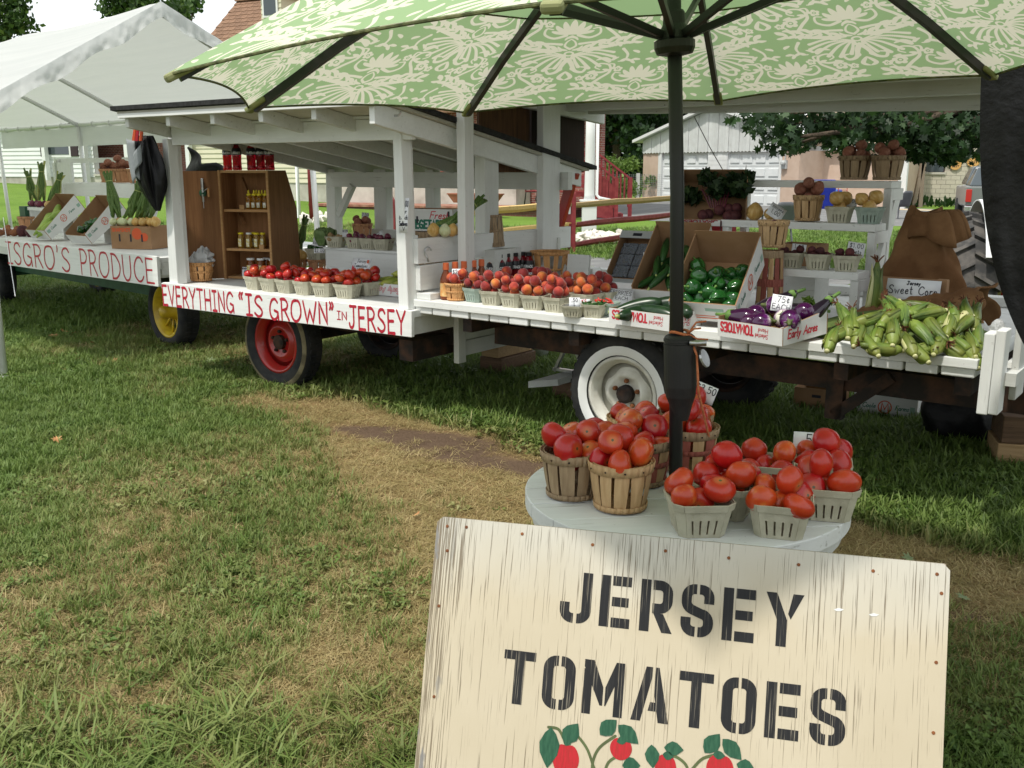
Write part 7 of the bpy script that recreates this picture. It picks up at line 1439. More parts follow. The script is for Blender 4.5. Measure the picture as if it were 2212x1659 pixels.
# middle shelf
p=shelfpt(1,1742,.10); SPL['a'].put(p,.8,'tall wooden basket of red potatoes on the middle step of the rack','potato baskets on the rack',scale=(.98,.98,1.12)); put_fruit(POT,'potato',.034,heap(5,.038,.08,.10,circ=True,seed=71),p,0,'red potato on the basket of the middle step','potato','potatoes middle step')
for px,kd,w_,n in ((1811,TILL,'pale pulp basket of yellow onions on the middle step',3),(1876,TILLG,'grey green pulp basket of yellow onions at the right end of the middle step',3)):
    p=shelfpt(1,px,.09); kd.put(p,W3.rz+.25,w_,'onion tills on the rack',scale=1.05); put_fruit(YON,'yellow_onion',.042,heap(n,.038,.068,.045,seed=px),p,0,'yellow onion in the %s'%w_.replace(' on the middle step','').replace(' at the right end of the middle step','')[:60],'onion','yellow onions '+w_[:9],flat=.5)
card(shelfpt(1,1832,.14)+Vector((0,0,.09)),.07,.05,[('$1.00',.022)],'white card of one dollar behind the yellow onions',-.2,roll=.2)
p=shelfpt(1,1628,.08); put_fruit(YON,'yellow_onion',.042,[(0,0,.046,.052)],p,0,'big loose yellow onion on the middle step beside the beet box','onion',None,flat=.2)
p=shelfpt(1,1661,.11); put_fruit(YON,'yellow_onion',.042,[(0,0,.036,.036)],p,0,'smaller loose yellow onion half behind the onion card','onion',None,flat=.9)
card(shelfpt(1,1667,.03)+Vector((0,0,.02)),.10,.085,[('onions',.022),('1.00',.026)],'tilted card reading onions 1.00 over the middle step',-.35,roll=.55)
# basket stack before the rack
p=W3.w(W3.onv(1668,540,.72).x,.72,0); zb=W3.onv(1668,535,.72).z
SPL['a'].put(Vector((p.x,p.y,zb)),2.2,'wooden basket with one red onion in front of the middle step','baskets stacked before the rack',scale=(.95,.95,1.12)); put_fruit(RON,'red_onion',.027,[(.0,-.0,.125,.03),(.03,.03,.10,.03),(-.04,.02,.1,.03)],Vector((p.x,p.y,zb)),0,'red onion in the basket before the middle step','onion','red onions before the rack')
SPL['r'].put(Vector((p.x,p.y,zb-.004)),0,'red stained basket turned over under the onion basket','baskets stacked before the rack',rot=(PI,0,.3),scale=(.85,.85,(zb-D3-.006)/.141))
# low shelf
for i,px in enumerate((1713,1772,1834)):
    p=shelfpt(0,px,.085); TILL.put(p,W3.rz+.28,'pulp basket of beets, %s on the low step of the rack'%('left','middle','right')[i],'beet tills on the rack',scale=1.0); put_fruit(BEE,'beet',.026,heap(7,.025,.062,.048,seed=80+i),p,0,'small red beet in the %s till on the low step'%('left','middle','right')[i],'beet','beets, %s till'%('left','middle','right')[i],flat=1.2)
card(shelfpt(0,1727,.17)+Vector((0,0,.07)),.08,.06,[('1.00',.024)],'white card leaning behind the left beet till',-.2,roll=.1)
card(shelfpt(0,1850,.17)+Vector((0,0,.07)),.095,.085,[('$1.00',.026),('beets',.022)],'white card of one dollar behind the right beet till',-.2,roll=.12)
q=W3.onv(1715,560,1.06); t,w=carton('cardboard_box','brown cardboard box behind the left beet till',W3.w(q.x,1.10,SH[0][3]+.0),W3.rz,0,.24,.2,.13,CARD,CARD)
k=M(); k.box(-.13,.13,-.02,.22,0,SH[0][3]-D3-.004); o=k.obj('wood_crate',OLDX,loc=W3.w(q.x,1.10,D3+.001),rot=(0,0,W3.rz)); tag(o,'grey crate under the brown box behind the rack','crate')
# beet box standing on the middle step
TL,TR_,BR,BL=(1497,384),(1630,386),(1601,487),(1480,487)
v0=1.08; b0=W3.onv(1540,487,v0); t,w=carton('beet_box','white tomato carton of beets with greens tilted on the middle step',W3.w(b0.x,v0,b0.z+.003),W3.rz+.42,R(52),.40,.33,.13,CARDW,CARD,hf=.055); tomprint(w['front_wall'],plane((-.2,-.0006,0),(1,0,0),(0,0,1)),.40,.06)
def inbox(t,x,y,z): M_=Matrix.Translation(t.location)@t.rotation_euler.to_matrix().to_4x4(); return M_@Vector((x,y,z))
for i in range(9):
    p=inbox(t,random.uniform(-.16,.16),random.uniform(.03,.12),.04+.02*random.random()); put_fruit(BEE,'beet',.026,[(0,0,0,.034)],p,0,'dark beet lying in the tilted tomato carton','beet','beets in the tilted carton',flat=1)
g_=thing('beet_greens','dark leafy beet tops filling the tilted tomato carton','greens',inbox(t,0,.2,.05))
bl=[]
for i in range(9):
    p=inbox(t,random.uniform(-.16,.17),random.uniform(.13,.31),random.uniform(.05,.15))-g_.location; bl.append((p.x,p.y,p.z,.06,.06,.05,70))
p=inbox(t,.2,.28,.12)-g_.location; bl.append((p.x,p.y,p.z,.04,.03,.05,22)); crown('leaves',bl,.065,LEAFD2 if False else leafmat('beet leaf',(.010,.028,.008),(.022,.05,.014),(.05,.09,.03),.2),g_,(0,0,0),LQ,seed=91)
for i in range(8): k=M(); a=inbox(t,-.02+.012*i,.08,.07)-g_.location; b=inbox(t,-.08+.025*i,.2,.10)-g_.location; k.tube([a,a.lerp(b,.5)+Vector((0,0,.01)),b],.004,5); k.obj('stem',REDON,g_)
p=inbox(t,.16,.06,.02); k=M(); k.tube([(0,0,0),(-.01,-.04,-.08),(.02,-.05,-.16),(.03,-.05,-.2)],[.006,.004,.003,.002],5); o=k.obj('beet_root',BEETM,loc=inbox(t,.05,.0,.05)); tag(o,'thin dark beet root hanging over the edge of the tilted carton','root')
q=W3.onv(1556,500,1.5); rp=W3.onv(1545,510,1.35); k=M(); k.box(-.09,.09,-.05,.05,0,.12); o=k.obj('red_packet',INKR,loc=W3.w(W3.onv(1556,506,1.3).x,1.3,W3.onv(1556,523,1.3).z),rot=(.1,0,W3.rz)); tag(o,'bright red and orange packet hanging below the middle step','packet'); k=M(); k.box(-.085,-.03,-.053,-.051,.01,.11); k.obj('printed_panel',ORS,o)
# tilted farm cartons on props
def leanbox(name,lab,fl,fr,depth_px,v_f,tilt,W,D,H,rzoff=0,mo=CARDW,**kw):
    a=W3.onv(*fl,v_f); b=W3.onv(*fr,v_f); return carton(name,lab,W3.w((a.x+b.x)/2,v_f,max(D3+.001,(a.z+b.z)/2)),W3.rz+rzoff,tilt,W,D,H,mo,CARD,**kw)
# pepper carton
a=P(1492,702,D3);b=P(1590,712,D3); rzp=math.atan2(b.y-a.y,b.x-a.x); t,w=carton('pepper_carton','tilted white farm carton full of green peppers',(a+b)/2+Vector((-.04,.03,.03)),rzp+.10,R(33),.37,.50,.17,CARDW,CARD,hf=.12,hr=(.12,.20),hl=(.20,.12),hb=.22); PEPBOX=t
consalo(w['right'],plane((.1856,0,0),(0,1,0),(0,0,1),(1,0,0)),.50,.15); 
k=M(); fn=plane((-.185,-.0006,0),(1,0,0),(0,0,1)); flatpoly(k,[(.05,.07),(.11,.07),(.11,.1),(.05,.1)],fn); flatpoly(k,[(.2,.07),(.3,.07),(.3,.09),(.2,.09)],fn); k.obj('printed_panel',INKPG,w['front_wall']); k=M(); flatpoly(k,[(.13,.02),(.27,.02),(.27,.026),(.13,.026)],fn); flatpoly(k,[(.13,.035),(.25,.035),(.25,.04),(.13,.04)],fn); k.obj('printed_line',INKO,w['front_wall'])
PL_=[]
pos=heap(26,.040,.165,.006,b=.17,seed=5,tol=.86)
for i,(x,y,z,r) in enumerate(pos):
    yy=.20+y; 
    if z>.22: continue
    PL_.append(PEPK[i%4].put(inbox(t,x,yy,z),label='x',group='green peppers in the carton',rot=(random.uniform(-2,2),random.uniform(-2,2),random.random()*6),scale=r/.042))
gridlabels(PL_,'shiny green pepper in the tilted farm carton')
p=inbox(t,0,.44,-.004); k=M(); k.box(-.1,.1,-.05,.05,0,p.z-D3-.04); o=k.obj('prop_block',OLDX,loc=(p.x,p.y,D3+.001),rot=(0,0,rzp)); tag(o,'wooden block propping the back of the pepper carton','block')
# cucumber carton
a=P(1400,672,D3);b=P(1470,680,D3); t,w=carton('cucumber_carton','tilted carton of green cucumbers left of the pepper carton',(a+b)/2+Vector((.02,.20,.03)),rzp+.08,R(36),.36,.50,.17,CARDW,CARD,hf=.10,hl=(.20,.12),hr=(.10,.2),hb=.22)
CK=[longveg('cucumber','green cucumber','cucumber',CUKM,.20,.024,b_,i,PALE) for i,b_ in enumerate((.06,-.05,.1))]
k=M(); flatpoly(k,[(-.14,.20),(.14,.20),(.14,.206),(-.14,.206)],lambda x,y,z:Vector((x,.493,y)),0); 
CL_=[]
for i in range(17):
    x=random.uniform(-.13,.13);y=.09+.3*random.random(); z=.03+.028*(i//5)+.01*random.random(); an=random.uniform(-.6,.6); M3=t.rotation_euler.to_matrix()
    CL_.append(CK[i%3].put(inbox(t,x,y,z),label='dark green cucumber in the tilted carton',group='cucumbers in the tilted carton',rot=ydir(M3@Vector((math.sin(an),math.cos(an),random.uniform(-.15,.15))),random.random()*6)))
gridlabels(CL_,'green cucumber in the tilted carton',5)
p=inbox(t,0,.44,-.004); k=M(); k.box(-.1,.1,-.05,.05,0,p.z-D3-.04); o=k.obj('prop_block',OLDX,loc=(p.x,p.y,D3+.001),rot=(0,0,rzp)); tag(o,'wooden block propping the back of the cucumber carton','block')
# a second carton lid behind: white rim with hand holes
q=W3.onv(1468,548,1.25); t2,w2_=carton('white_carton','white carton with hand holes standing behind the cucumber carton',W3.w(q.x,1.16,q.z-.16),W3.rz+.15,R(8),.40,.12,.17,CARDW,CARD)
k=M(); fn=plane((-.2,-.0006,0),(1,0,0),(0,0,1))
for x in (.12,.29): flatpoly(k,[(x,.12),(x+.05,.12),(x+.05,.145),(x,.145)],fn)
k.obj('hand_slot',INK,w2_['front_wall']); k=M(); k.box(-.18,.18,-.0,.12,0,max(.02,q.z-.16-D3-.006)); o=k.obj('wood_crate',OLDX,loc=W3.w(q.x,1.17,D3+.001),rot=(0,0,W3.rz+.15)); tag(o,'grey crate under the white carton with hand holes','crate')
# grey blueberry carton
a=P(1330,620,D3);b=P(1392,628,D3); t,w=carton('blueberry_carton','grey carton of packed blueberries tilted behind the blueberry sign',(a+b)/2+Vector((.0,.05,.035)),rzp+.05,R(50),.27,.36,.12,CARDG,CARD,hf=.05,hb=.10)
k=M(); k.box(-.135,.135,.30,.36,.1205,.1265); k.obj('flap',CARDG,t); k=M(); k.box(-.035,.035,.315,.34,.1268,.1275); k.obj('hand_slot',INK,t)
CLAM=liquid('clear punnet',(.55,.6,.68),.7,.12); BLUB=pmat('blueberry',(.012,.016,.05),(.03,.04,.10),sc=60,rough=.5,rnd=.3)
for r in range(3):
    for c_ in range(2):
        pn=thing('berry_punnet','clear punnet of blueberries in the grey carton, %s row %s'%(('lower','middle','upper')[r],('left','right')[c_]),'punnet',inbox(t,-.062+.124*c_,.055+.098*r,.008),rot=t.rotation_euler,group='blueberry punnets')
        k=M(); k.hexa([(-.05,-.038,0),(.05,-.038,0),(.05,.038,0),(-.05,.038,0)],[(-.058,-.045,.055),(.058,-.045,.055),(.058,.045,.055),(-.058,.045,.055)]); k.obj('shell',CLAM,pn)
        k=M(); rr=random.Random(r*2+c_)
        for j in range(42): k.lathe([(.003,-.0075),(.0085,-.003),(.0085,.003),(.003,.0075)],6,T=Matrix.Translation((rr.uniform(-.045,.045),rr.uniform(-.034,.034),rr.choice((.012,.028,.043)))))
        stuff(k.obj('berries',BLUB,pn))
# zucchini tray in front
a=P(1315,698,D3);b=P(1445,716,D3); TZ=math.atan2(b.y-a.y,b.x-a.x); L=(b-a).length; t,w=carton('zucchini_tray','white tomato tray of dark zucchini at the front edge',(a+b)/2,TZ,0,L,.30,.085,CARDW,CARD); tomprint(w['front_wall'],plane((-L/2,-.0006,0),(1,0,0),(0,0,1)),L,.085)
fl,fw=carton('tray_flap','short white flap of a printed tray right of the zucchini','x',0,0,.1,.1,.1,CARDW,CARD) if False else (None,None)
a2=P(1447,716,D3);b2=P(1500,712,D3); k=M(); L2=(b2-a2).length; k.box(0,L2,0,.006,0,.09); o=k.obj('box_flap',CARDW,loc=a2+Vector((.004,.006,.0)),rot=(0,0,math.atan2(b2.y-a2.y,b2.x-a2.x)+.2)); tag(o,'folded white tray end lettered upside down beside the umbrella pole','box flap'); acres(o,plane((0,-.0006,0),(1,0,0),(0,0,1)),L2,.09)
ZK=[longveg('zucchini','dark zucchini','zucchini',ZUKM,.27,.042,.10,1,PALE,.5),longveg('zucchini','dark zucchini','zucchini',ZUKM,.24,.042,.04,2,PALE,.3)]
c,s=math.cos(TZ),math.sin(TZ); tl=lambda x,y,z:Vector((t.location.x+c*x-s*y,t.location.y+s*x+c*y,t.location.z+z))
for (x,y,z,d,kd,lab) in ((-.10,.12,.085,(.9,.75,.25),ZK[0],'long dark zucchini lying lengthwise at the left of the tray'),(-.06,.05,.06,(.15,.98,.03),ZK[1],'dark zucchini showing its pale blossom end in the tray'),(.05,.10,.07,(.95,.1,-.12),ZK[1],'dark zucchini across the middle of the tray'),(.12,.16,.085,(.9,-.4,.0),ZK[0],'dark zucchini at the right end of the tray'),(-.02,.21,.09,(.8,.55,.2),ZK[0],'dark zucchini at the back of the tray under the cucumbers')):
    d=Vector(d); kd.put(tl(x,y,z),label=lab,group='zucchini in the tray',rot=ydir((c*d.x-s*d.y,s*d.x+c*d.y,d.z)))
# eggplant tray
a=P(1557,727,D3);b=P(1682,748,D3); TE=math.atan2(b.y-a.y,b.x-a.x); L=(b-a).length; t,w=carton('eggplant_tray','white tomato tray of dark and striped eggplants',(a+b)/2+Vector((0,0,.002)),TE,R(4),L+.04,.36,.10,CARDW,CARD,hf=.085,hr=(.085,.12)); tomprint(w['front_wall'],plane((-L/2-.02,-.0006,0),(1,0,0),(0,0,1)),L*.98,.085)
a2=P(1684,748,D3);b2=P(1745,726,D3); k=M(); L2=(b2-a2).length; k.box(0,L2,0,.006,0,.085); o=k.obj('box_flap',CARDW,loc=a2+Vector((.0,.004,.0)),rot=(0,0,math.atan2(b2.y-a2.y,b2.x-a2.x))); tag(o,'white tray corner lettered upside down right of the eggplants','box flap'); acres(o,plane((0,-.0006,0),(1,0,0),(0,0,1)),L2,.085)
fr_=plane((L/2+.0206,0,0),(0,1,0),(0,0,1),(1,0,0)); k=M(); text(k,'Early Acres',.04,.008,fr_,x=.04,y=.03,sx=.9,gap=.1,slant=.2); k.obj('lettering',INKR,w['right'])
EG1=eggplant('dark eggplant',EGGD,.24,.042,1); EG2=eggplant('striped round eggplant',EGGS,.11,.052,2,True); EG3=eggplant('purple eggplant',pmat('deep purple eggplant',(.035,.006,.035),(.06,.01,.05),sc=5,rough=.14,coat=.5),.17,.052,3)
c,s=math.cos(TE),math.sin(TE); te=lambda x,y,z:Vector((t.location.x+c*x-s*y,t.location.y+s*x+c*y,t.location.z+z))
for (x,y,z,d,kd,lab) in ((-.115,.045,.095,(-.9,-.2,.05),EG3,'deep purple eggplant lying at the front left of the tray'),(-.04,.07,.075,(.5,.8,.1),EG3,'nearly black eggplant behind the front left one'),(.02,.03,.085,(.7,.5,.2),EG2,'violet round eggplant with its cap turned away, front middle'),(.165,.06,.115,(.5,-.8,-.1),EG2,'cream and violet striped round eggplant at the right front'),(-.03,.21,.15,(-.7,-.5,.0),EG2,'striped round eggplant with cap towards the left, back row'),(-.10,.14,.10,(.2,.9,.2),EG2,'violet eggplant under the back striped one'),(.08,.13,.10,(.3,-.6,.5),EG2,'violet eggplant with broken white cap in the middle'),(.13,.22,.13,(.1,.9,.3),EG2,'dark violet eggplant under the price card'),
    (-.10,.30,.15,(.55,.7,.45),EG1,'long black eggplant with green stem at the back left'),(.16,.27,.13,(.25,.75,.6),EG1,'long black eggplant with green stem at the back right'),(.03,.31,.12,(1,.2,.1),EG1,'long black eggplant lying across the back of the tray')):
    d=Vector(d); kd.put(te(x,y+.03,z),label=lab,group='eggplants in the tray',rot=ydir((c*d.x-s*d.y,s*d.x+c*d.y,d.z),random.random()*6))
g_=thing('leaf_sprig','bright green curled leaf at the back of the eggplant tray','leaf',te(.09,.33,.15)); crown('leaves',[(0,0,.02,.035,.02,.035,26)],.05,LEAFY,g_,(0,0,0),LQ,seed=8)
card(te(.055,.16,.135),.098,.085,[('.75¢',.03),('EACH',.026)],'square white card reading .75 each on the eggplants',-.35,roll=.12)
# corn heap in front of its board and sack
C0=P(1950,772,.80); CN=Vector((0,-.52,.85)).normalized(); up=Vector((0,.85,.52)).normalized()
k=M(); mp_=[W3.uv(x,y,.805) for x,y in ((1805,745),(1860,762),(2105,778))]
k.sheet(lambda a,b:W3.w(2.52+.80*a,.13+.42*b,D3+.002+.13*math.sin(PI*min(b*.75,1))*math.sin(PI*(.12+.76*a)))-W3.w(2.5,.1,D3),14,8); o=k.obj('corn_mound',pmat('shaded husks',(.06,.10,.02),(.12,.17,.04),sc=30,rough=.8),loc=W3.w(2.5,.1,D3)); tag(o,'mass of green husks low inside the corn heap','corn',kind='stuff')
ears=[(2005,775,1490,0)]
EARS=[(455,800,60,1,.2),(600,690,72,2,.3),(690,765,62,0,.0),(640,640,80,4,.8),(870,770,62,1,.0),(905,640,68,3,.6),(1000,740,75,2,.8),(1040,800,42,0,.0),(1010,600,30,5,1.0),(790,610,20,5,1.0),(1085,530,-100,6,1.1),(1200,520,35,1,.8),(1330,545,200,3,1.2),(1265,760,-70,6,.8),(1385,700,-80,2,.8),(1520,680,65,0,1.0),(1475,660,75,5,.4),(1650,690,225,4,1.1),(1660,620,60,3,.6),(1690,500,85,1,.6),(1770,580,65,2,.5),(1620,880,115,0,.1),(1530,910,130,3,-.1),(1715,850,85,4,.5),(1790,800,70,5,.1),(1210,900,110,1,-.1),(1130,850,95,6,.1),(900,890,175,2,-.1),(1420,850,60,5,.2),(1560,560,80,6,.5),(1100,440,120,0,.9),(980,500,95,4,.7),(1320,480,150,2,.4),(780,850,100,3,-.1),(1350,880,20,1,-.2),(520,760,30,6,.1),(1730,930,90,1,-.1),(1480,790,100,4,.1),(1600,760,70,2,.3),(560,600,100,0,.1)]
for i,(x,y,an,kd,lift) in enumerate(EARS):
    y=y+max(0,640-y)*.42
    px,py=1694+.2341*x,542+.2341*y; p=PP(px,py,C0+CN*(.012+.03*lift),CN); a=R(an); d=(Vector((1,0,0))*math.cos(a)+up*math.sin(a)+CN*random.uniform(-.08,.15)).normalized()
    q=p-d*.082
    CORN[kd].put(q,label='ear of corn %s, %s of the heap'%(('pointing right','pointing up to the right','pointing up','pointing up to the left','pointing left','pointing down to the left','pointing down','pointing down to the right')[int(((an%360)+22.5)//45)%8],('front left','front middle','front right','left side','middle','right side','back left','back middle','back right')[(0 if x<850 else 1 if x<1350 else 2)+(0 if y>760 else 3 if y>620 else 6)]),group='corn ears on the heap',rot=ydir(d,random.random()*6.28),scale=(.98,.98,random.uniform(.74,.86)))
q=W3.onv(1884,680,.62); CORN[6].put(W3.w(q.x,.60,D3+.06),label='pale standing ear of corn left of the sweet corn sign',rot=ydir((.08,.1,1)),scale=1.25)
a=W3.onv(1880,595,.78);b=W3.onv(2050,612,.78); k=M(); k.box(a.x,b.x,.78,.79,D3,a.z); k.obj('x',CARD) if False else None
o=k.obj('cardboard_sheet',CARD,loc=W3.O,rot=(0,0,W3.rz)); tag(o,'brown cardboard sheet standing behind the corn','cardboard'); k=M(); k.box(b.x-.05,b.x,.735,.7795,D3,b.z+.02); k.obj('fold',CARD,o)
p=W3.onv(1972,656,.73); card(W3.w(p.x,.69,p.z+.0),.27,.13,[('Jersey',.018),('Sweet Corn',.042),('_',.02)],'large white card reading Sweet Corn behind the heap',-.12,yw=W3.rz,th=.0048)
k=M(); a=W3.onv(1500,253,1.9); b=W3.onv(1571,384,1.35); a=W3.w(a.x,1.9,a.z); b=W3.w(b.x,1.35,b.z); k.tube([(0,0,0),(b-a)*.5-Vector((0,0,.01)),b-a],.003,5); o=k.obj('cord',DSTEEL,loc=a); tag(o,'thin dark cord running from the roof beam to the beet carton','cord')
# burlap sack lying open by the corn, and a tall brown sack behind
BURL=pmat('brown burlap',(.15,.075,.035),(.23,.125,.06),sc=5,rough=.95,spec=.1,bmp=.6,bsc=180,bd=.003)
q=W3.onv(1990,600,1.05); sk=thing('burlap_sack','tall crumpled brown burlap sack behind the corn','sack',W3.w(W3.onv(1975,600,1.05).x,1.10,D3),W3.rz)
zt_=W3.onv(1975,450,1.10).z-D3
def sack(a,b):
    t=a*2*PI; w=.27*(1-.66*b**1.25)*(1+.09*math.sin(3*t+6*b)+.07*math.sin(5*t-9*b)+.05*math.sin(8*t+13*b)); lean=.02*b
    w*=1+.10*(abs(float(fbm(np.array(a*9.),np.array(b*4.5),33))-.5)*2-.4)*min(1,8*a,8*(1-a))
    return Vector((w*math.cos(t)*.86+lean+(.10 if math.cos(t)>0 else 0)*(1-b)**2*math.cos(t),.62*w*math.sin(t),zt_*b*(1+.03*math.sin(2*t+1))))
k=M(); k.sheet(sack,80,40); k.obj('bag',BURL,sk,smooth=True)
def lip(a,b):
    t=a*2*PI; w=.092+.05*b+.022*math.sin(4*t)+.016*math.sin(7*t+1); return Vector((w*math.cos(t)*.95+.06+.05*b,.6*w*math.sin(t)-.05*b,zt_*(.965+.03*math.cos(t))-.15*b*b+.04*math.sin(t*2)*b))
k=M(); k.sheet(lip,40,6); k.obj('folded_mouth',BURL,sk,smooth=True,solid=.006)
def lying(a,b):
    u0=W3.onv(1900,690,.62).x; t=PI*(a*1.02-.01); w=.20+.06*b; z=.035+.19*math.sin(t)*(.18+.82*b)+.05*(abs(float(fbm(np.array(a*6.),np.array(b*6.),37))-.5)*2-.3)
    return Vector((2.62+.62*b+.03*math.sin(6*t),.74-.05*b+.24*math.cos(t)-.08*(1-b),D3+z*1.15))
k=M(); k.sheet(lying,50,30); o=k.obj('burlap_sack',BURL,loc=W3.O,rot=(0,0,W3.rz),smooth=True,solid=.006); tag(o,'brown burlap sack lying open over the back of the corn heap','sack')
q=W3.onv(2145,690,.05); me=ballmesh('plastic_bag',BAG,.05,lambda x,y,z,a,th:(x*.7*(1+.2*math.sin(5*a)),y*.6,z*1.2*(1+.1*math.sin(4*a+3*z))),20,12); o=bpy.data.objects.new('plastic_bag',me); COL.objects.link(o); o.location=W3.w(3.40,.16,D3+.10); tag(o,'pale blue plastic bag tucked behind the white end stakes','plastic bag')
# ---------------- tractor behind the right wagon
ty=PY(2075,640,8.3); tc_=Vector((ty.x,ty.y,0)); tr=thing('tractor','old tractor with big lugged rear tyre and white fender behind the sack','tractor',tc_,W3.rz+.35)
def ring_lathe(rad,prof,T,n=44): k=M(); k.lathe(prof,n,T=T,cap=False); return k
TT=Matrix.Translation((0,0,.63))@Matrix.Rotation(PI/2,4,'Y'); TYR=pmat('dusty tractor rubber',(.045,.045,.045),(.12,.11,.10),sc=9,rough=.85,bmp=.3,bsc=40)
k=ring_lathe(1,[(.33,-.15),(.46,-.19),(.57,-.19),(.60,-.14),(.615,0),(.60,.14),(.57,.19),(.46,.19),(.33,.15)],TT); ti=k.obj('tyre',TYR,tr,smooth=True)
for i in range(22):
    a=2*PI*i/22
    for sgn in (-1,1):
        k=M(); q=[Vector((.60,sgn*0.01,0)),Vector((.60,sgn*.19,0))]
        T=TT@Matrix.Rotation(a+(PI/22 if sgn>0 else 0),4,'Z')
        k.hexa([T@Vector(p) for p in ((.60,-.022,sgn*.0),(.60,.022,sgn*.0),(.565,.135,sgn*.195),(.565,.085,sgn*.195))],[T@Vector(p) for p in ((.648,-.016,sgn*.0),(.648,.016,sgn*.0),(.618,.128,sgn*.20),(.618,.09,sgn*.20))]); k.obj('lug',TYR,ti)
k=ring_lathe(1,[(.33,-.13),(.30,-.10),(.30,.1),(.33,.13)],TT); k.obj('rim',REDM,tr); k=M(); k.lathe([(.29,0),(.2,.05),(.08,.02)],24,T=TT); k.obj('disc',REDM,tr,smooth=True)
k=M()
def fend(a,b): t=R(15)+R(140)*a; r=.74; return Vector((.06+.34*b,r*math.cos(t),.63+r*math.sin(t)))
k.sheet(fend,24,3); k.sheet(lambda a,b:Vector((.40,(.74-.30*b)*math.cos(R(15)+R(140)*a),.63+(.74-.30*b)*math.sin(R(15)+R(140)*a))),24,3); k.obj('fender',TRIMW,tr,smooth=False,solid=.012)
k=M(); k.tube([(.3,0,.63),(1.2,0,.63)],.09,12); k.obj('axle_housing',REDM,tr); k=M(); k.box(.85,1.25,-.4,1.9,.5,1.05); k.obj('body',REDM,tr,bev=.05); k=M(); k.box(.42,.75,-.5,-.38,.45,.62); k.beam((.45,-.5,.72),(.8,-.5,.72),.05,.05); k.obj('hitch_arm',REDM,tr)
# ---------------- things under the right wagon
p=at(1908,918,0,.15); t,w=carton('farm_carton','white farm carton with ringed M standing in the grass under the right wagon',p,W3.rz+.1,0,.40,.42,.17,CARDW,CARD); consalo(w['front_wall'],plane((-.2,-.0006,0),(1,0,0),(0,0,1)),.40,.15,.01)
p=at(1760,905,0,.15); t,w=carton('brown_carton','brown carton with a hand hole under the right wagon',p,W3.rz+.1,0,.30,.3,.17,CARD,CARD); k=M(); fn=plane((-.15,-.0006,0),(1,0,0),(0,0,1)); flatpoly(k,[(.12,.11),(.18,.11),(.18,.13),(.12,.13)],fn); k.obj('hand_slot',INK,w['front_wall'])
WBLK=rawwood('cut timber end',(.30,.19,.09),(.44,.30,.16),0); WBLK2=rawwood('dark timber',(.10,.06,.035),(.2,.12,.07),0)
BS=Frame((0,0),(1,-.3),0)
for (x0,x1,y1,z0,z1,m,lab) in ((2158,2240,1016,.0,.145,WBLK,'pale timber block, lowest of the stack at the right edge'),(2164,2245,1016,.148,.30,WBLK2,'darker timber block on top of the pale one at the right edge'),(2168,2260,985,.0,.33,WBLK2,'dark timber block behind the stack at the right edge')):
    p=at((x0+x1)/2,y1,0,.0 if y1>1000 else .15); w_=(x1-x0)/FPX*math.hypot(p.x,p.y); k=M(); k.box(-w_/2,w_/2,0,.3,z0,z1); o=k.obj('timber_block',m,loc=p,rot=(0,0,-.28),bev=.006); tag(o,lab,'timber block')
p=at(2110,985,0,.3); me=ballmesh('black_bag',TARP,.30,lambda x,y,z,a,th:(x*(1.05+.12*math.sin(4*a+3*z)),y*.7*(1+.15*math.sin(6*a+2*z)),max(-.55,z*.85+.1*math.sin(5*a+4*x))+.0),34,20); o=bpy.data.objects.new('black_bag',me); COL.objects.link(o); o.location=p+Vector((0,.1,.16)); tag(o,'black plastic heap on the grass beside the timber stack','plastic bag')
for (x0,x1,yb,h0,h1,lab,m) in ((1021,1101,797,.28,.43,'dark timber block topmost in the pile under the left of the right wagon',WBLK2),(1040,1091,816,.15,.277,'brown timber block in the middle of the pile under the right wagon',WBLK),(1035,1100,835,.0,.147,'dark timber block at the foot of the pile under the right wagon',WBLK2)):
    p=P(1062,838,0)+Vector((.05,.55,0)); k=M(); w_=(x1-x0)/FPX*7.1; k.box(-w_/2,w_/2,-.12,.35,h0,h1); o=k.obj('timber_block',m,loc=p+Vector((((x0+x1)/2-1066)/FPX*7,0,0)),rot=(0,0,W3.rz),bev=.006); tag(o,lab,'timber block')
p=PY(1208,812,6.6); k=M(); a=P(1141,838,.17);b=P(1205,833,.17); d=Vector((.62,.78,0)); 
k.add([a-a,b-a,b-a+d*.75,d*.75,Vector((0,0,.045)),b-a+Vector((0,0,.045)),b-a+d*.75+Vector((0,0,.045)),d*.75+Vector((0,0,.045))],[(3,2,1,0),(4,5,6,7),(0,1,5,4),(1,2,6,5),(2,3,7,6),(3,0,4,7)]); o=k.obj('white_plank',WHY,loc=a); tag(o,'short white plank lying under the right wagon beneath the red jack','plank')
k=M(); k.box(-.1,.1,-.05,.05,0,.168); o=k.obj('timber_block',WBLK2,loc=(a+b)/2+d*.3-Vector((0,0,.17)),rot=(0,0,W3.rz)); tag(o,'low timber block carrying the white plank under the wagon','timber block')
jp=(a+b)/2+d*.32+Vector((0,0,.046)); jk=thing('jack_stand','red steel jack with triangular legs on the white plank','jack',jp,W3.rz)
k=M()
for s in (-1,1): k.beam((s*.13,0,0),(s*.03,0,.2),.03,.02)
k.beam((-.14,0,.012),(.14,0,.012),.03,.02); k.obj('legs',STEEL,jk); k=M(); k.box(-.035,.035,-.035,.035,.19,.36); k.obj('body',REDM,jk,bev=.005); k=M(); k.tube([(-.03,0,.28),(-.3,-.02,.27)],.03,8); k.obj('handle',DSTEEL,jk)
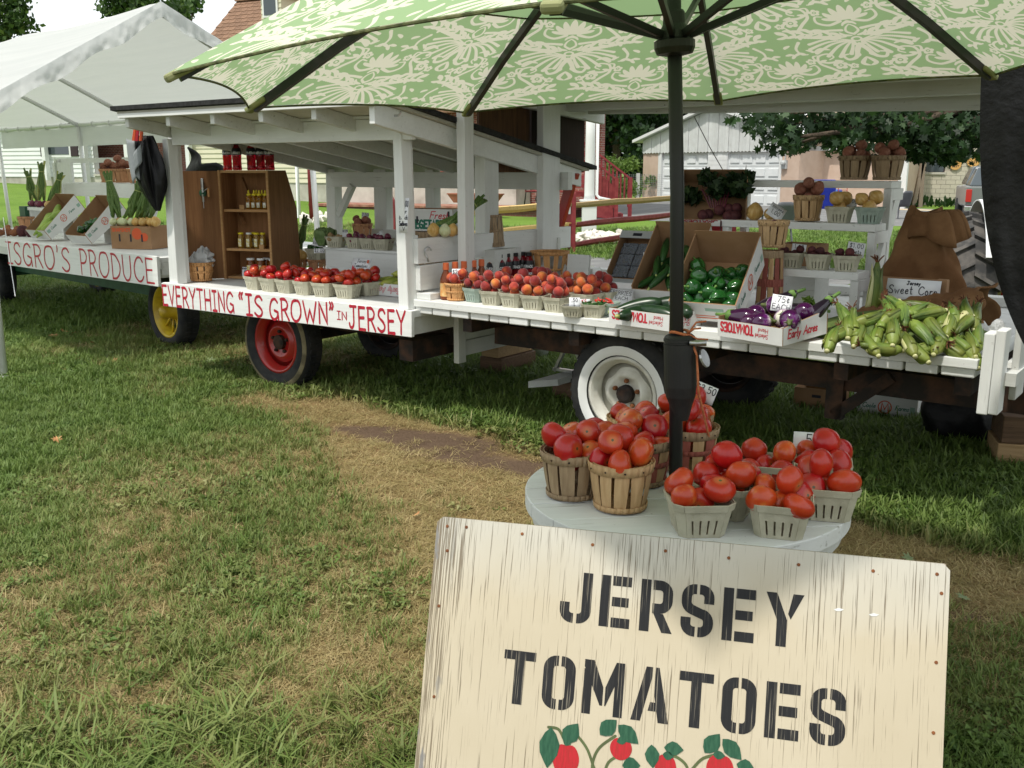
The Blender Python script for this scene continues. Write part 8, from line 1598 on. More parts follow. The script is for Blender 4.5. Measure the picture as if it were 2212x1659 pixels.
p=P(1100,792,0)+Vector((.1,1.0,0)); k=M(); k.hexa([(-.4,-.04,.36),(.5,-.06,.36),(.5,.06,.36),(-.4,.02,.36)],[(-.42,-.03,.40),(.5,-.05,.45),(.5,.05,.45),(-.42,.03,.40)]); k.beam((.3,0,0),(.3,0,.38),.05,.05); o=k.obj('plough_beam',REDM,loc=p,rot=(0,0,W3.rz),bev=.008); tag(o,'red pointed implement beam lying under the right wagon','implement')
for (px,py,r,h,lab) in ((1162,810,.10,.24,'white bucket in the shade under the right wagon'),):
    p=at(px,py,0,.6); bk_=thing('bucket',lab,'bucket',p); k=M(); k.lathe([(r*.85,0),(r,h),(r*1.04,h),(r*1.04,h-.02)],20); k.obj('body',TRIMW,bk_,smooth=True); k=M(); k.tube([(r*math.cos(PI*i/10),0,h-.02-.08*math.sin(PI*i/10)) for i in range(11)],.003,5); k.obj('handle',STEEL,bk_)
p=at(1222,770,0,.2); t,w=carton('white_carton','white carton dotted purple on the grass beyond the right wagon',p,W3.rz,0,.36,.3,.20,CARDW,CARD); k=M(); fn=plane((-.18,-.0006,0),(1,0,0),(0,0,1))
for i in range(8): flatpoly(k,[(.24+.03*(i%4)+.01*math.cos(j),.08+.03*(i//4)+.01*math.sin(j)) for j in (0,1.05,2.1,3.14,4.2,5.2)],fn)
k.obj('printed_dots',INKB,w['front_wall'])
# ---------------- goods on the left wagon
D1=.8775
def pl(px,py,z=None): return P(px,py,D1 if z is None else z)
rk=thing('low_rack','white slatted display rack at the back of the left wagon','shelf',W1.O,W1.rz)
for (xl,xr,y,v,h,nm) in ((115,318,341,1.55,.05,'top_rail'),(135,312,397,1.05,.14,'shelf_front')):
    a=W1.onv(xl,y,v);b=W1.onv(xr,y,v); k=M(); k.box(a.x,b.x,v,v+.03,min(a.z,b.z)-h,(a.z+b.z)/2); k.obj(nm,WHX,rk,bev=.003)
    if nm=='shelf_front': k=M(); k.box(a.x,b.x,v+.031,v+.30,b.z-.03,b.z-.004); k.obj('shelf_board',WHX,rk); SB=(v,b.z)
a=W1.onv(120,345,1.55);b=W1.onv(160,345,1.55); k=M(); k.box(a.x,b.x,1.50,1.53,D1,a.z-.04); k.obj('leg_panel',WHZ,rk); a=W1.onv(118,345,1.5);k=M(); k.box(a.x-.02,a.x+.05,1.5,1.545,D1,a.z); k.obj('leg',WHZ,rk)
q=[W1.onv(*c_,.95) for c_ in ((328,486),(350,400),(306,400),(306,486))]; k=M(); k.prism([(p.x,p.z) for p in (q[3],q[0],q[1],q[2])],-.98,-.95,T=Matrix.Rotation(PI/2,4,'X')); k.obj('side_panel',WHZ,rk)
for px in (128,290): a=W1.onv(px,430,1.06); k=M(); k.box(a.x-.03,a.x+.03,1.09,1.13,D1,SB[1]-.03); k.obj('leg',WHZ,rk)
for i,px in enumerate((237,268,298)):
    q=W1.onv(px,398,1.20); p=W1.w(q.x,1.20,SB[1]-.001); SPL['p'].put(p,i*.9,'brown basket of red potatoes, %s of the three on the left wagon rack'%('left','middle','right')[i],'potato baskets on the left rack',scale=1.12); put_fruit(POT,'potato',.034,heap(5,.042,.085,.10,circ=True,seed=100+i),p,0,'red potato in the %s basket on the left wagon rack'%('left','middle','right')[i],'potato','potatoes on the left rack, %s'%('left','middle','right')[i])
# farm cartons of squash and peppers
def lw(name,lab,fl,fr,tilt,W,D,H,rzo,**kw):
    a=pl(*fl);b=pl(*fr); rz=math.atan2(b.y-a.y,b.x-a.x)+rzo; t,w=carton(name,lab,(a+b)/2+Vector((0,.02,.02)),rz,tilt,W,D,H,CARDW,CARD,**kw); consalo(w['right'],plane((W/2+.0006,0,0),(0,1,0),(0,0,1),(1,0,0)),D,.13,.02); p=inbox(t,0,D*.85,-.004)
    k=M(); k.box(-.1,.1,-.05,.05,0,max(.02,p.z-D1-.035)); o=k.obj('prop_block',OLDX,loc=(p.x,p.y,D1+.001),rot=(0,0,rz)); tag(o,'wooden block propping the '+lab[:40],'block'); return t,w
t1,w_=lw('squash_carton','tilted white farm carton of pale green squash on the left wagon',(68,518),(111,524),R(36),.36,.52,.17,.18,hf=.12,hr=(.12,.19),hl=(.19,.12),hb=.2)
PGS=longveg('pale_squash','pale green squash','squash',pmat('pale green squash',(.22,.34,.05),(.32,.44,.09),sc=9,rough=.4,rnd=.1),.24,.04,.06,5,PALE,.4)
for i in range(10):
    x=random.uniform(-.12,.12);y=.08+.24*random.random();z=.05+.03*(i//4); an=random.uniform(-.5,.5); PGS.put(inbox(t1,x,y,z),label='pale green squash in the tilted carton on the left wagon',group='pale squash in the carton',rot=ydir(t1.rotation_euler.to_matrix()@Vector((math.sin(an),math.cos(an),.1)),random.random()*6))
t2,w_=lw('pepper_carton','second tilted farm carton of green peppers beside the brown onion carton',(152,527),(200,534),R(36),.36,.52,.17,.18,hf=.10,hr=(.12,.19),hl=(.19,.12),hb=.2)
for i in range(9): PEPK[i%4].put(inbox(t2,random.uniform(-.05,.14),.08+.17*random.random(),.05+.03*(i//4)),label='green pepper in the tilted carton on the left wagon',group='peppers in the left wagon carton',rot=(random.uniform(-2,2),random.uniform(-2,2),random.random()*6),scale=.95)
# brown onion carton
a=pl(206,533);b=pl(242,537);c_=pl(328,539); rz=math.atan2(c_.y-b.y,c_.x-b.x); L=(c_-b).length; Dp=(a-b).length
t,w=carton('onion_carton','brown carton printed with a red tomato under the topped onions on the left wagon',b.lerp(c_,.5),rz,0,L,.28,.215,CARD,CARD); fn=plane((-L/2,-.0006,0),(1,0,0),(0,0,1))
k=M()
for x in (.22,.5,.78): flatpoly(k,[(L*x-.009,.07),(L*x+.009,.07),(L*x+.009,.14),(L*x-.009,.14)],fn,.0016)
k.obj('hand_slot',INK,w['front_wall']); k=M(); flatpoly(k,[(L*.66+.055*math.cos(j*PI/9),.145+.055*math.sin(j*PI/9)) for j in range(18)],fn,.0008); flatpoly(k,[(L*.84+.04*math.cos(j*PI/9),.115+.04*math.sin(j*PI/9)) for j in range(18)],fn,.0012); text(k,'SNAPSHOT',.03,.009,fn,x=.02,y=.165,sx=.9,gap=.16); k.obj('lettering',INKO,w['front_wall'])
k=M(); fl_=plane((-L/2-.0006,.28,0),(0,-1,0),(0,0,1),(-1,0,0)); text(k,'HOME',.03,.009,fl_,x=.08,y=.16,sx=.9,gap=.16); text(k,'GROWN',.03,.009,fl_,x=.06,y=.11,sx=.9,gap=.16); k.obj('lettering',INKO,w['left']); k=M(); flatpoly(k,[(.11,.04),(.17,.04),(.17,.065),(.11,.065)],fl_,.0016); k.obj('hand_slot',INK,w['left'])
k=M(); k.box(-L/2+.007,L/2-.007,.007,.273,.209,.2135); k.obj('lid',CARD,t)
bz=.2155
for i,(x,y,kd,ln,L_,lab) in enumerate(((-.19,.07,WON,(-.25,.3,1),.52,'onion bunch with tall green tops, leftmost on the brown carton'),(-.07,.06,WON,(.35,.15,1),.40,'white onion bunch at the front of the brown carton'),(.05,.08,YON,(.2,.2,1),.36,'yellow onion bunch in the middle of the brown carton'),(.14,.06,YON,(.45,.2,1),.52,'yellow onion bunch leaning right on the brown carton'),(.02,.18,YON,(.1,.2,1),.55,'onion bunch with dark tops at the back of the brown carton'))):
    p=inbox(t,x,y,bz); topped_onion(lab,[(-.035,0,.034,kd[0]),(.035,.01,.034,kd[0]),(.0,.05,.034,YON[0])],ln,L_,(GTOP,GTOP),group='onion bunches on the brown carton',seed=20+i,rr=.037,wd=.05).location=p
p=inbox(t,.24,.06,bz); put_fruit(YON,'yellow_onion',.042,[(0,0,.042,.048)],p,0,'reddish loose onion at the right end of the brown carton','onion',None)
# left end: stool with red onions, crate, roots
q=pl(72,480); st_=thing('white_stool','low white stool carrying red onion bunches on the left wagon','stool',W1.w(W1.onv(80,450,.75).x,.75,D1),W1.rz); zs=W1.onv(80,448,.75).z-D1
k=M(); k.box(-.3,.35,-.02,.25,zs-.04,zs); k.obj('top_board',WHX,st_,bev=.003)
for x in (-.27,.3): k=M(); k.box(x,x+.045,0,.2,0,zs-.041); k.obj('leg',WHZ,st_)
for i,(px,ln,L_,lab) in enumerate(((76,(-.15,.1,1),.42,'red onion bunch with drying tops, left on the white stool'),(92,(.05,.1,1),.5,'red onion bunch with the tallest tops on the white stool'),(113,(.35,.1,1),.40,'onion bunch with yellow tops at the right of the white stool'))):
    p=W1.w(W1.onv(px,450,.82).x,.82,D1+zs); topped_onion(lab,[(-.05,0,.036,RON[0] if i<2 else YON[0]),(.045,-.02,.036,RON[0] if i<2 else YON[0]),(.0,.05,.036,RON[0] if i<2 else YON[0]),(.0,-.06,.04,RON[0] if i<2 else YON[0])],ln,L_,(GTOP,GTOPP),group='onion bunches on the white stool',seed=40+i,rr=.055 if i<2 else .038,wd=.055).location=p
p=W1.w(W1.onv(53,470,.72).x,.80,D1); k=M(); k.box(-.09,.09,-.1,.1,0,zs+.005); o=k.obj('green_crate',GRNM,loc=p,rot=(0,0,W1.rz)); tag(o,'dark green crate at the left end of the white stool','crate')
p=pl(40,500)+Vector((0,.25,0)); SPL['p'].put(p,.3,'brown basket of beets behind the sweet potatoes at the left edge',scale=1.2)
for i,(px,py,k_,m_,lab) in enumerate(((12,510,1.0,SWP,'sweet potato at the far left edge of the left wagon'),(28,511,.95,SWP,'orange sweet potato second from the left edge'),(45,511,1.35,BEE,'large dark beet between sweet potatoes and squash carton'),(62,512,1.25,BEE,'large dark beet touching the squash carton'),(10,500,.8,SWP,'small sweet potato resting behind the others'),(33,503,.9,SWP,'sweet potato behind the orange one'),(-8,512,1.,SWP,'sweet potato cut by the left edge'))):
    p=pl(px,py)+Vector((0,.06,0)); r=.05*k_; put_fruit(m_,'sweet_potato' if m_ is SWP else 'beet',.045 if m_ is SWP else .026,[(0,0,r*.9,r)],p,0,lab,'sweet potato' if m_ is SWP else 'beet','roots at the left edge',flat=.4,seed=i)
k=M(); q=W1.w(3.1,1.5,D1); k.box(-.5,.2,-.06,.06,0,.10); o=k.obj('white_kerb',WHX,loc=q,rot=(0,0,W1.rz)); tag(o,'white board lying at the back right of the left wagon','board')
# fallen leaves on the lawn
LFB=pmat('dry fallen leaf',(.34,.15,.06),(.46,.26,.11),sc=30,rough=.8,rnd=.2); LFG=pmat('pale fallen leaf',(.12,.16,.07),(.18,.22,.10),sc=30,rough=.7)
for i,(px,py,m_,s_) in enumerate(((160,720,LFB,.09),(168,775,LFB,.07),(245,780,LFB,.09),(108,787,LFB,.07),(137,797,LFB,.06),(140,716,LFB,.1),(116,725,LFB,.11),(200,740,LFB,.05),(455,778,LFG,.10),(123,950,LFB,.07),(452,1187,LFG,.04),(1022,1137,LFB,.06),(985,1150,LFB,.07),(900,1110,LFB,.05),(620,785,LFB,.05),(1100,1080,LFB,.06),(1895,1035,LFB,.07),(1905,1055,LFG,.06),(1960,1205,LFG,.06),(2080,1290,LFG,.07))):
    p=P(px,py,.03); k=M(); cr=random.uniform(.1,.35); n_=len(LM); k.add([(x*s_,y*s_,cr*s_*(abs(y)*1.6-.2+.5*x*x)) for x,y in LM]+[(0,0,0)],[(j,(j+1)%n_,n_) for j in range(n_)]); o=k.obj('fallen_leaf',m_,loc=p,rot=(random.uniform(-.5,.5),random.uniform(-.4,.4),random.random()*6)); tag(o,'%s fallen leaf lying on the lawn %s'%('pale green' if m_ is LFG else 'dry brown',('near the left tent leg','in front of the yellow wheel','between the tent leg and yellow wheel','on the open lawn','by the worn path','near the red wheel','beside the round table')[0 if px<130 else 1 if px<260 and py<800 else 5 if px<640 and py<800 else 6 if px>1800 else 4 if px>890 else 3]),'leaf','fallen leaves on the lawn')
# ---------------- round table of tomatoes
TZ0=.70; TC=Vector((.507,2.715,0)); TR0=.468
tbl=thing('spool_table','round white cable spool table carrying tomato baskets and the umbrella','table',TC,.12)
TABW=paintwood('chalky white table paint',base=(.76,.78,.78),dirt=(.55,.55,.52),axis=0,amt=.7)
nb=7
for i in range(nb):
    y0=-TR0+2*TR0*i/nb+.0012; y1=-TR0+2*TR0*(i+1)/nb-.0012; pts=[]
    for j in range(13): y=y0+(y1-y0)*j/12; pts.append((math.sqrt(max(TR0*TR0-y*y,1e-5)),y))
    poly=pts+[(-x,y) for x,y in reversed(pts)]; k=M(); k.prism(poly,TZ0-.045,TZ0-.0008*(i%3)); k.obj('top_plank',TABW,tbl,bev=.003)
k=M(); k.lathe([(TR0-.02,TZ0-.085),(TR0-.012,TZ0-.0465)],48); k.obj('lower_disc',TABW,tbl)
k=M(); k.lathe([(.2,.05),(.2,TZ0-.086)],32); k.obj('drum',TABW,tbl,smooth=False); k=M(); k.lathe([(.40,0),(.40,.049)],40); k.obj('foot_disc',TABW,tbl)
TZ=TZ0+.001
def tput(px,py,back=.066): return at(px,py,TZ,back)
TB='wooden tomato baskets on the round table'
def rimput(px,py,h,r): # from the front of the rim
    return at(px,py,TZ+h,r)
for i,(how,px,py,kd,n,lab) in enumerate((('b',1235,1085,'b',6,'weathered wooden basket at the left of the round table'),('b',1339,1112,'a',6,'front wooden basket of pale wood with a wide stave gap'),('r',1276,957,'b',5,'wooden basket behind the weathered left one'),('b',1384,1056,'r',6,'red stained wooden basket behind the pale front one'),('r',1372,912,'a',5,'wooden basket at the back left of the umbrella pole'),('b',1484,1026,'r',6,'red stained wooden basket standing behind the umbrella pole'),('r',1481,902,'b',6,'hindmost wooden basket with the 3.50 card'))):
    p=tput(px,py) if how=='b' else rimput(px,py,.14,.088); p.z=TZ
    SPL[kd].put(p,i*1.3+.5,lab,TB,scale=1.0)
    put_fruit(TOM,'tomato',.04,heap(n,.0395,.088,.072,circ=True,seed=200+i*3,tol=.9),p,0,'ripe tomato in the '+('weathered left wooden basket on the table','pale front wooden basket on the table','basket behind the weathered left one','stained basket behind the pale front one','back left wooden basket by the pole','stained wooden basket behind the pole','hindmost basket with the 3.50 card')[i],'tomato','tomatoes, '+lab[:48],flat=.9,seed=200+i)
    if i==6: card(p+Vector((.055,.03,.165)),.075,.06,[('$3.50',.022)],'white card of 3.50 behind the hindmost tomatoes',-.05,roll=.35)
PB='pulp tomato baskets on the round table'
for i,(px,py,n,lab,rz,bk) in enumerate(((1506,1166,5,'pulp basket of four tomatoes at the front beside the pole foot',.05,.072),(1681,1169,6,'pulp basket of tomatoes in front at the middle of the right group',-.30,.072),(1566,1128,6,'pulp basket of tomatoes behind the two front ones',-.45,.075),(1782,1130,6,'pulp basket of tomatoes at the right rim of the table',-.25,.072),(1650,1075,6,'pulp basket of tomatoes at the back of the right group',-.3,.072),(1772,1072,6,'pulp basket of tomatoes with a 50 cent card at the back right',-.3,.06))):
    p=tput(px,py,bk); TILL.put(p,rz,lab,PB,scale=1.06)
    put_fruit(TOM,'tomato',.04,heap(n,.039,.076,.034,seed=300+i,tol=.9),p,rz,'ripe tomato in the '+('pulp basket beside the pole foot','middle front pulp basket','pulp basket behind the front two','pulp basket at the right rim','back pulp basket of the right group','pulp basket with 50 cent card')[i],'tomato','tomatoes, '+lab[:60],flat=.9,seed=300+i)
    if i==5: card(p+Vector((-.02,.06,.085)),.10,.07,[('.50',.03)],'white card reading .50 behind the right tomatoes',-.1)
# ---------------- umbrella
def damask(N=900):
    A=np.zeros((N,N),bool); yy,xx=np.mgrid[0:N,0:N]
    def disc(x,y,r,val=True):
        r_=r*N; cx=x*N; cy=y*N; R_=int(r_)+2; ix=np.arange(int(cx)-R_,int(cx)+R_+1); iy=np.arange(int(cy)-R_,int(cy)+R_+1)
        m=((ix[None,:]-cx)**2+(iy[:,None]-cy)**2)<=r_*r_; sub=np.ix_(iy%N,ix%N); B=A[sub]; B[m]=val; A[sub]=B
    def both(f):
        for ox,oy in ((.5,.5),(0.,0.)):
            for s in (1,-1): f(ox,oy,s)
    def curve(pts,w0,val=True,n=60):
        w=lambda t:w0(t)*1.32+.001
        q=smooth([(x*1.3,y*1.3+.02) for x,y in pts],14)
        def f(ox,oy,s):
            L=len(q)
            for i,(x,y) in enumerate(q):
                t=i/(L-1); disc(ox+s*x,oy+y,max(w(t),.0011),val)
        both(f)
    leafw=lambda a:(lambda t:a*math.sin(PI*min(t*.97+.03,1))**.75*(1-.25*t)); tap=lambda a:(lambda t:a*(1-.75*t)+.001); blunt=lambda a:(lambda t:a*(.35+.65*t))
    # palmette fan
    for x,y,a in ((0,.185,.020),(.045,.172,.017),(.082,.142,.015),(.10,.10,.012)): curve([(x*.12,.075),(x*.75,.075+(y-.075)*.55),(x,y)],leafw(a))
    curve([(.03,.065),(.085,.045),(.13,.075),(.125,.12),(.095,.115)],tap(.008)); curve([(0,.055),(.02,.045),(.03,.03)],tap(.009))
    # long scroll with acanthus
    curve([(.245,.02),(.20,.075),(.155,.13),(.165,.19),(.215,.205),(.235,.175),(.21,.155)],tap(.008)); curve([(.045,-.005),(.12,.005),(.19,-.01),(.26,.03),(.30,.09)],tap(.0075))
    for i in range(7):
        t=i/6; x=.06+.24*t; y=-.055+.055*t+.02*math.sin(t*3); curve([(x,y),(x+.022,y+.028+.01*(i%2)),(x+.05,y+.042)],leafw(.0125)); curve([(x,y),(x+.03,y-.012),(x+.058,y-.012)],leafw(.011))
    curve([(.04,-.06),(.16,-.04),(.33,.0)],leafw(.014))
    # ring flower and feather fronds
    for k_ in range(24):
        a=k_*PI/12
        for ox,oy in ((.5,.5),(0,0)): disc(ox+.027*math.cos(a),oy-.09+.021*math.sin(a),.0075)
    for (ex,ey,mx_,my_2,w) in ((.225,-.085,.12,-.060,.0085),(.235,-.125,.13,-.085,.009),(.215,-.165,.12,-.105,.0095),(.17,-.20,.095,-.125,.010),(.115,-.215,.065,-.14,.0105),(.06,-.20,.036,-.145,.010)): curve([(.022,-.092),(mx_,my_2),(ex,ey)],blunt(w))
    curve([(0,-.045),(.026,-.02),(.02,.012),(0,.035)],tap(.006)); curve([(.012,-.055),(.045,-.045),(.06,-.02)],leafw(.009))
    # heart below, side curls
    curve([(0,-.13),(.02,-.165),(.045,-.23),(.085,-.245),(.10,-.21),(.075,-.20)],tap(.013)); curve([(.0,-.235),(.03,-.285),(.0,-.31)],leafw(.012)); curve([(.13,-.25),(.19,-.255),(.24,-.225),(.245,-.19),(.22,-.185)],tap(.008))
    curve([(.27,-.06),(.30,-.11),(.29,-.16),(.26,-.165)],tap(.007)); curve([(.16,.23),(.2,.25),(.24,.235)],leafw(.011)); curve([(.05,.215),(.09,.235),(.12,.215)],leafw(.010))
    for x,y,a_,l in ((.05,.26,1.2,.05),(.40,.02,.6,.06),(.42,-.10,-.6,.05),(.17,.02,.2,.05),(.20,.30,2.4,.05),(.44,.20,1.0,.05),(.30,-.02,-.9,.04),(.15,-.33,.4,.05),(.02,.30,.2,.04),(.38,.10,2.2,.045),(.25,-.30,-.4,.04),(.47,.33,1.8,.05)): curve([(x/1.3,y/1.3),((x+l*.5*math.cos(a_)+.01)/1.3,(y+l*.5*math.sin(a_))/1.3),((x+l*math.cos(a_))/1.3,(y+l*math.sin(a_))/1.3)],leafw(.010))
    # five petal flowers with open eyes
    for fx,fy,r in ((.32,.15,.027),(.35,-.28,.019),(.10,-.37,.017)):
        for k_ in range(5):
            a=k_*2*PI/5+.3
            for ox,oy in ((.5,.5),(0,0)):
                for s in (1,-1): disc(ox+s*(fx+r*1.05*math.cos(a)),oy+fy+r*1.05*math.sin(a),r*.72)
        for ox,oy in ((.5,.5),(0,0)):
            for s in (1,-1): disc(ox+s*fx,oy+fy,r*.62,False); disc(ox+s*fx,oy+fy,r*.33)
    im=bpy.data.images.new('damask print',N,N,alpha=False,float_buffer=False); im.colorspace_settings.name='Non-Color'
    px=np.ones((N,N,4),np.float32); px[...,:3]=A[...,None].astype(np.float32); im.pixels.foreach_set(px.ravel()); im.update(); im.pack(); return im
DAM=damask()
def cloth(name,printed):
    m,t,b=NT(name); g=(.36,.52,.27); cr=(.82,.80,.66)
    if printed:
        uv=nd(t,'UVMap',{'uv_map':'UVMap'}).outputs[0]; im=nd(t,'TexImage',{'image':DAM,'interpolation':'Cubic'},Vector=uv); f=im.outputs[0]; c=mixc(t,f,g,cr)
    else:
        n=t.nodes.new('ShaderNodeRGB'); n.outputs[0].default_value=c4((.38,.56,.29)); c=n.outputs[0]
    t.links.new(c,b.inputs['Base Color']); b.inputs['Roughness'].default_value=.75; b.inputs['Specular IOR Level'].default_value=.15
    tn=nd(t,'BsdfTranslucent',Color=c); ms=nd(t,'MixShader',i0=.36,i1=b.outputs[0],i2=tn.outputs[0]); t.links.new(ms.outputs[0],t.nodes['Material Output'].inputs['Surface']); return m
CLP=cloth('printed canopy cloth',True); CLG=cloth('plain canopy cloth',False); HEMM=pmat('olive hem binding',(.055,.065,.02),(.16,.17,.07),sc=40,rough=.8); POCK=pmat('olive rib pocket',(.22,.24,.10),(.27,.28,.13),sc=20,rough=.8)
UC=Vector((.4332,2.7027,1.8701)); UR=1.2983; UPH=3.6319; UH=.545
UM=Matrix.Rotation(-.0030,3,'X')@Matrix.Rotation(-.0496,3,'Y')
umb=thing('patio_umbrella','open patio umbrella of green and cream damask cloth on a black pole through the table','umbrella',UC)
def ribpt(i,f,dz=0.):
    a=UPH-i*PI/4; r=UR*f; return UM@Vector((r*math.cos(a),r*math.sin(a),UH*(1-f)+.045*math.sin(PI*f)+dz))
def panelpt(i,s,f):
    fe=f*(1-.10*s*(1-s)*f); p=ribpt(i,fe).lerp(ribpt(i+1,fe),s); return p-Vector((0,0,.05*s*(1-s)*math.sin(PI*f)))
FG=.60
def panel(i,f0,f1,m,nm,nu=14,nv=12):
    k=M(); k.sheet(lambda a,b:panelpt(i,1-a,f0+(f1-f0)*b),nu,nv); me=k.mesh(nm,m,True); uvl=me.uv_layers.new(name='UVMap'); W=2*UR*math.sin(PI/8); S=math.hypot(UR*math.cos(PI/8),UH)
    for lp in me.loops:
        j=lp.vertex_index; a=(j%(nu+1))/nu; b=(j//(nu+1))/nv; f=f0+(f1-f0)*b; uvl.data[lp.index].uv=((a-.5)*W*f/.56+.5*(i%2)+.25,(-f*S)/.56+.1*i)
    o=bpy.data.objects.new(nm,me); COL.objects.link(o); o.parent=umb; return o
for i in range(8): panel(i,FG,1.0,CLP,'canopy_panel'); panel(i,.04,FG,CLG,'inner_panel',10,8)
for i in range(8):
    k=M(); k.tube([panelpt(i,s/14,1.0)-Vector((0,0,.004)) for s in range(15)],.0032,6); k.obj('hem',HEMM,umb)
    k=M(); k.tube([panelpt(i,s/10,FG)-Vector((0,0,.003)) for s in range(11)],.003,5); k.obj('seam',HEMM,umb)
    k=M(); a=ribpt(i,.03,-.012); q=[ribpt(i,f,-.017) for f in (.03,.25,.5,.75,.985)]
    for A_,B_ in zip(q[:-1],q[1:]): k.beam(A_,B_,.019,.025)
    k.obj('rib',BLACKM,umb)
    k=M(); A_=ribpt(i,.95,-.014); B_=ribpt(i,1.005,-.010); k.beam(A_,B_,.034,.018); k.obj('rib_pocket',POCK,umb,bev=.006)
Pb=P(1474,1062,TZ)-UC; Ap=UM@Vector((0,0,UH-.01)); ax=(Ap-Pb).normalized()
rz_=PY(1472,78,2.70).z-UC.z; run=Pb+ax*((rz_-Pb.z)/ax.z)
for i in range(8):
    k=M(); d=ribpt(i,.50,-.022); a=UPH-i*PI/4; s=run+Vector((.035*math.cos(a),.035*math.sin(a),.0)); k.beam(s,d,.014,.018); k.obj('strut',BLACKM,umb)
qq=ax.to_track_quat('Z','Y').to_matrix().to_4x4(); Tb=lambda p:Matrix.Translation(p)@qq
k=M(); k.tube([Pb-Vector((0,0,.62)),Pb.lerp(Ap,.5),Ap+ax*.02],.0195,16); k.obj('pole',BLACKM,umb,smooth=True)
k=M(); k.lathe([(.024,-.05),(.048,-.045),(.054,-.03),(.054,-.012),(.043,-.006),(.040,.012),(.030,.03),(.028,.06),(.024,.065)],24,T=Tb(run)); k.obj('runner',BLACKM,umb,smooth=False)
k=M(); k.lathe([(.024,-.05),(.05,-.04),(.05,-.01),(.03,.01)],24,T=Tb(Ap)); k.obj('top_hub',BLACKM,umb)
zb=1.62+(PY(1475,905,2.7).z-1.62)-UC.z; zt_=PY(1475,722,2.7).z-UC.z; sb_=Pb+ax*((zb-Pb.z)/ax.z); L_=(zt_-zb)/ax.z
PLAST=pmat('black ribbed plastic',(.016,.016,.017),(.022,.022,.022),sc=12,rough=.5)
k=M(); k.lathe([(.0205,0),(.024,.01),(.033,.045),(.042,.07),(.0455,.10),(.0455,L_*.90),(.0425,L_*.905),(.0425,L_*.925),(.0455,L_*.93),(.0455,L_*.955),(.043,L_*.96),(.043,L_*.975),(.036,L_),(.0205,L_)],28,T=Tb(sb_)); k.obj('socket',PLAST,umb,smooth=False)
cp=sb_+ax*(L_*.93); k=M(); k.tube([cp+Vector((.02,-.042,0)),cp+Vector((.066,-.05,.002))],.0085,10); k.obj('crank_bolt',STEEL,umb,smooth=True); k=M(); k.lathe([(.026,-.003),(.026,.003)],16,T=Matrix.Translation(cp+Vector((.066,-.03,-.045)))@Matrix.Rotation(1.1,4,'Y')@Matrix.Rotation(.5,4,'X')); k.obj('crank_plate',STEEL,umb)
k=M(); k.beam(Pb+Vector((.026,-.01,.02)),Pb+Vector((.04,-.012,.0)),.03,.02); k.obj('wedge',BLACKM,umb)
# orange twine
TWN=pmat('orange twine',(.50,.14,.05),(.62,.22,.10),sc=90,rough=.8)
tp=UC+sb_+ax*(L_+.006); end=P(1547,1006,TZ)+Vector((0,0,.004)); k=M(); k.tube([tp+Vector((.026*math.cos(a),.026*math.sin(a),.004*math.sin(a*2))) for a in [2*PI*j/14 for j in range(15)]],.0045,6)
k.tube([tp+Vector((.02,-.02,0)),tp+Vector((.045,-.035,-.06)),tp+Vector((.052,-.04,-.16)),tp.lerp(end,.75)+Vector((.004,-.02,-.02)),end],.0036,6)
for d_ in ((.07,-.02,.035),(.075,-.03,-.015),(.05,-.05,.02)): k.tube([tp+Vector((.02,-.02,0)),tp+Vector((d_[0]*.6,d_[1],d_[2]*.9)),tp+Vector(d_)],.0028,5)
k.v=[tuple(Vector(v)-tp) for v in k.v]; o=k.obj('twine',TWN,loc=tp,smooth=True); tag(o,'orange twine knotted round the umbrella pole and hanging to the table','twine')
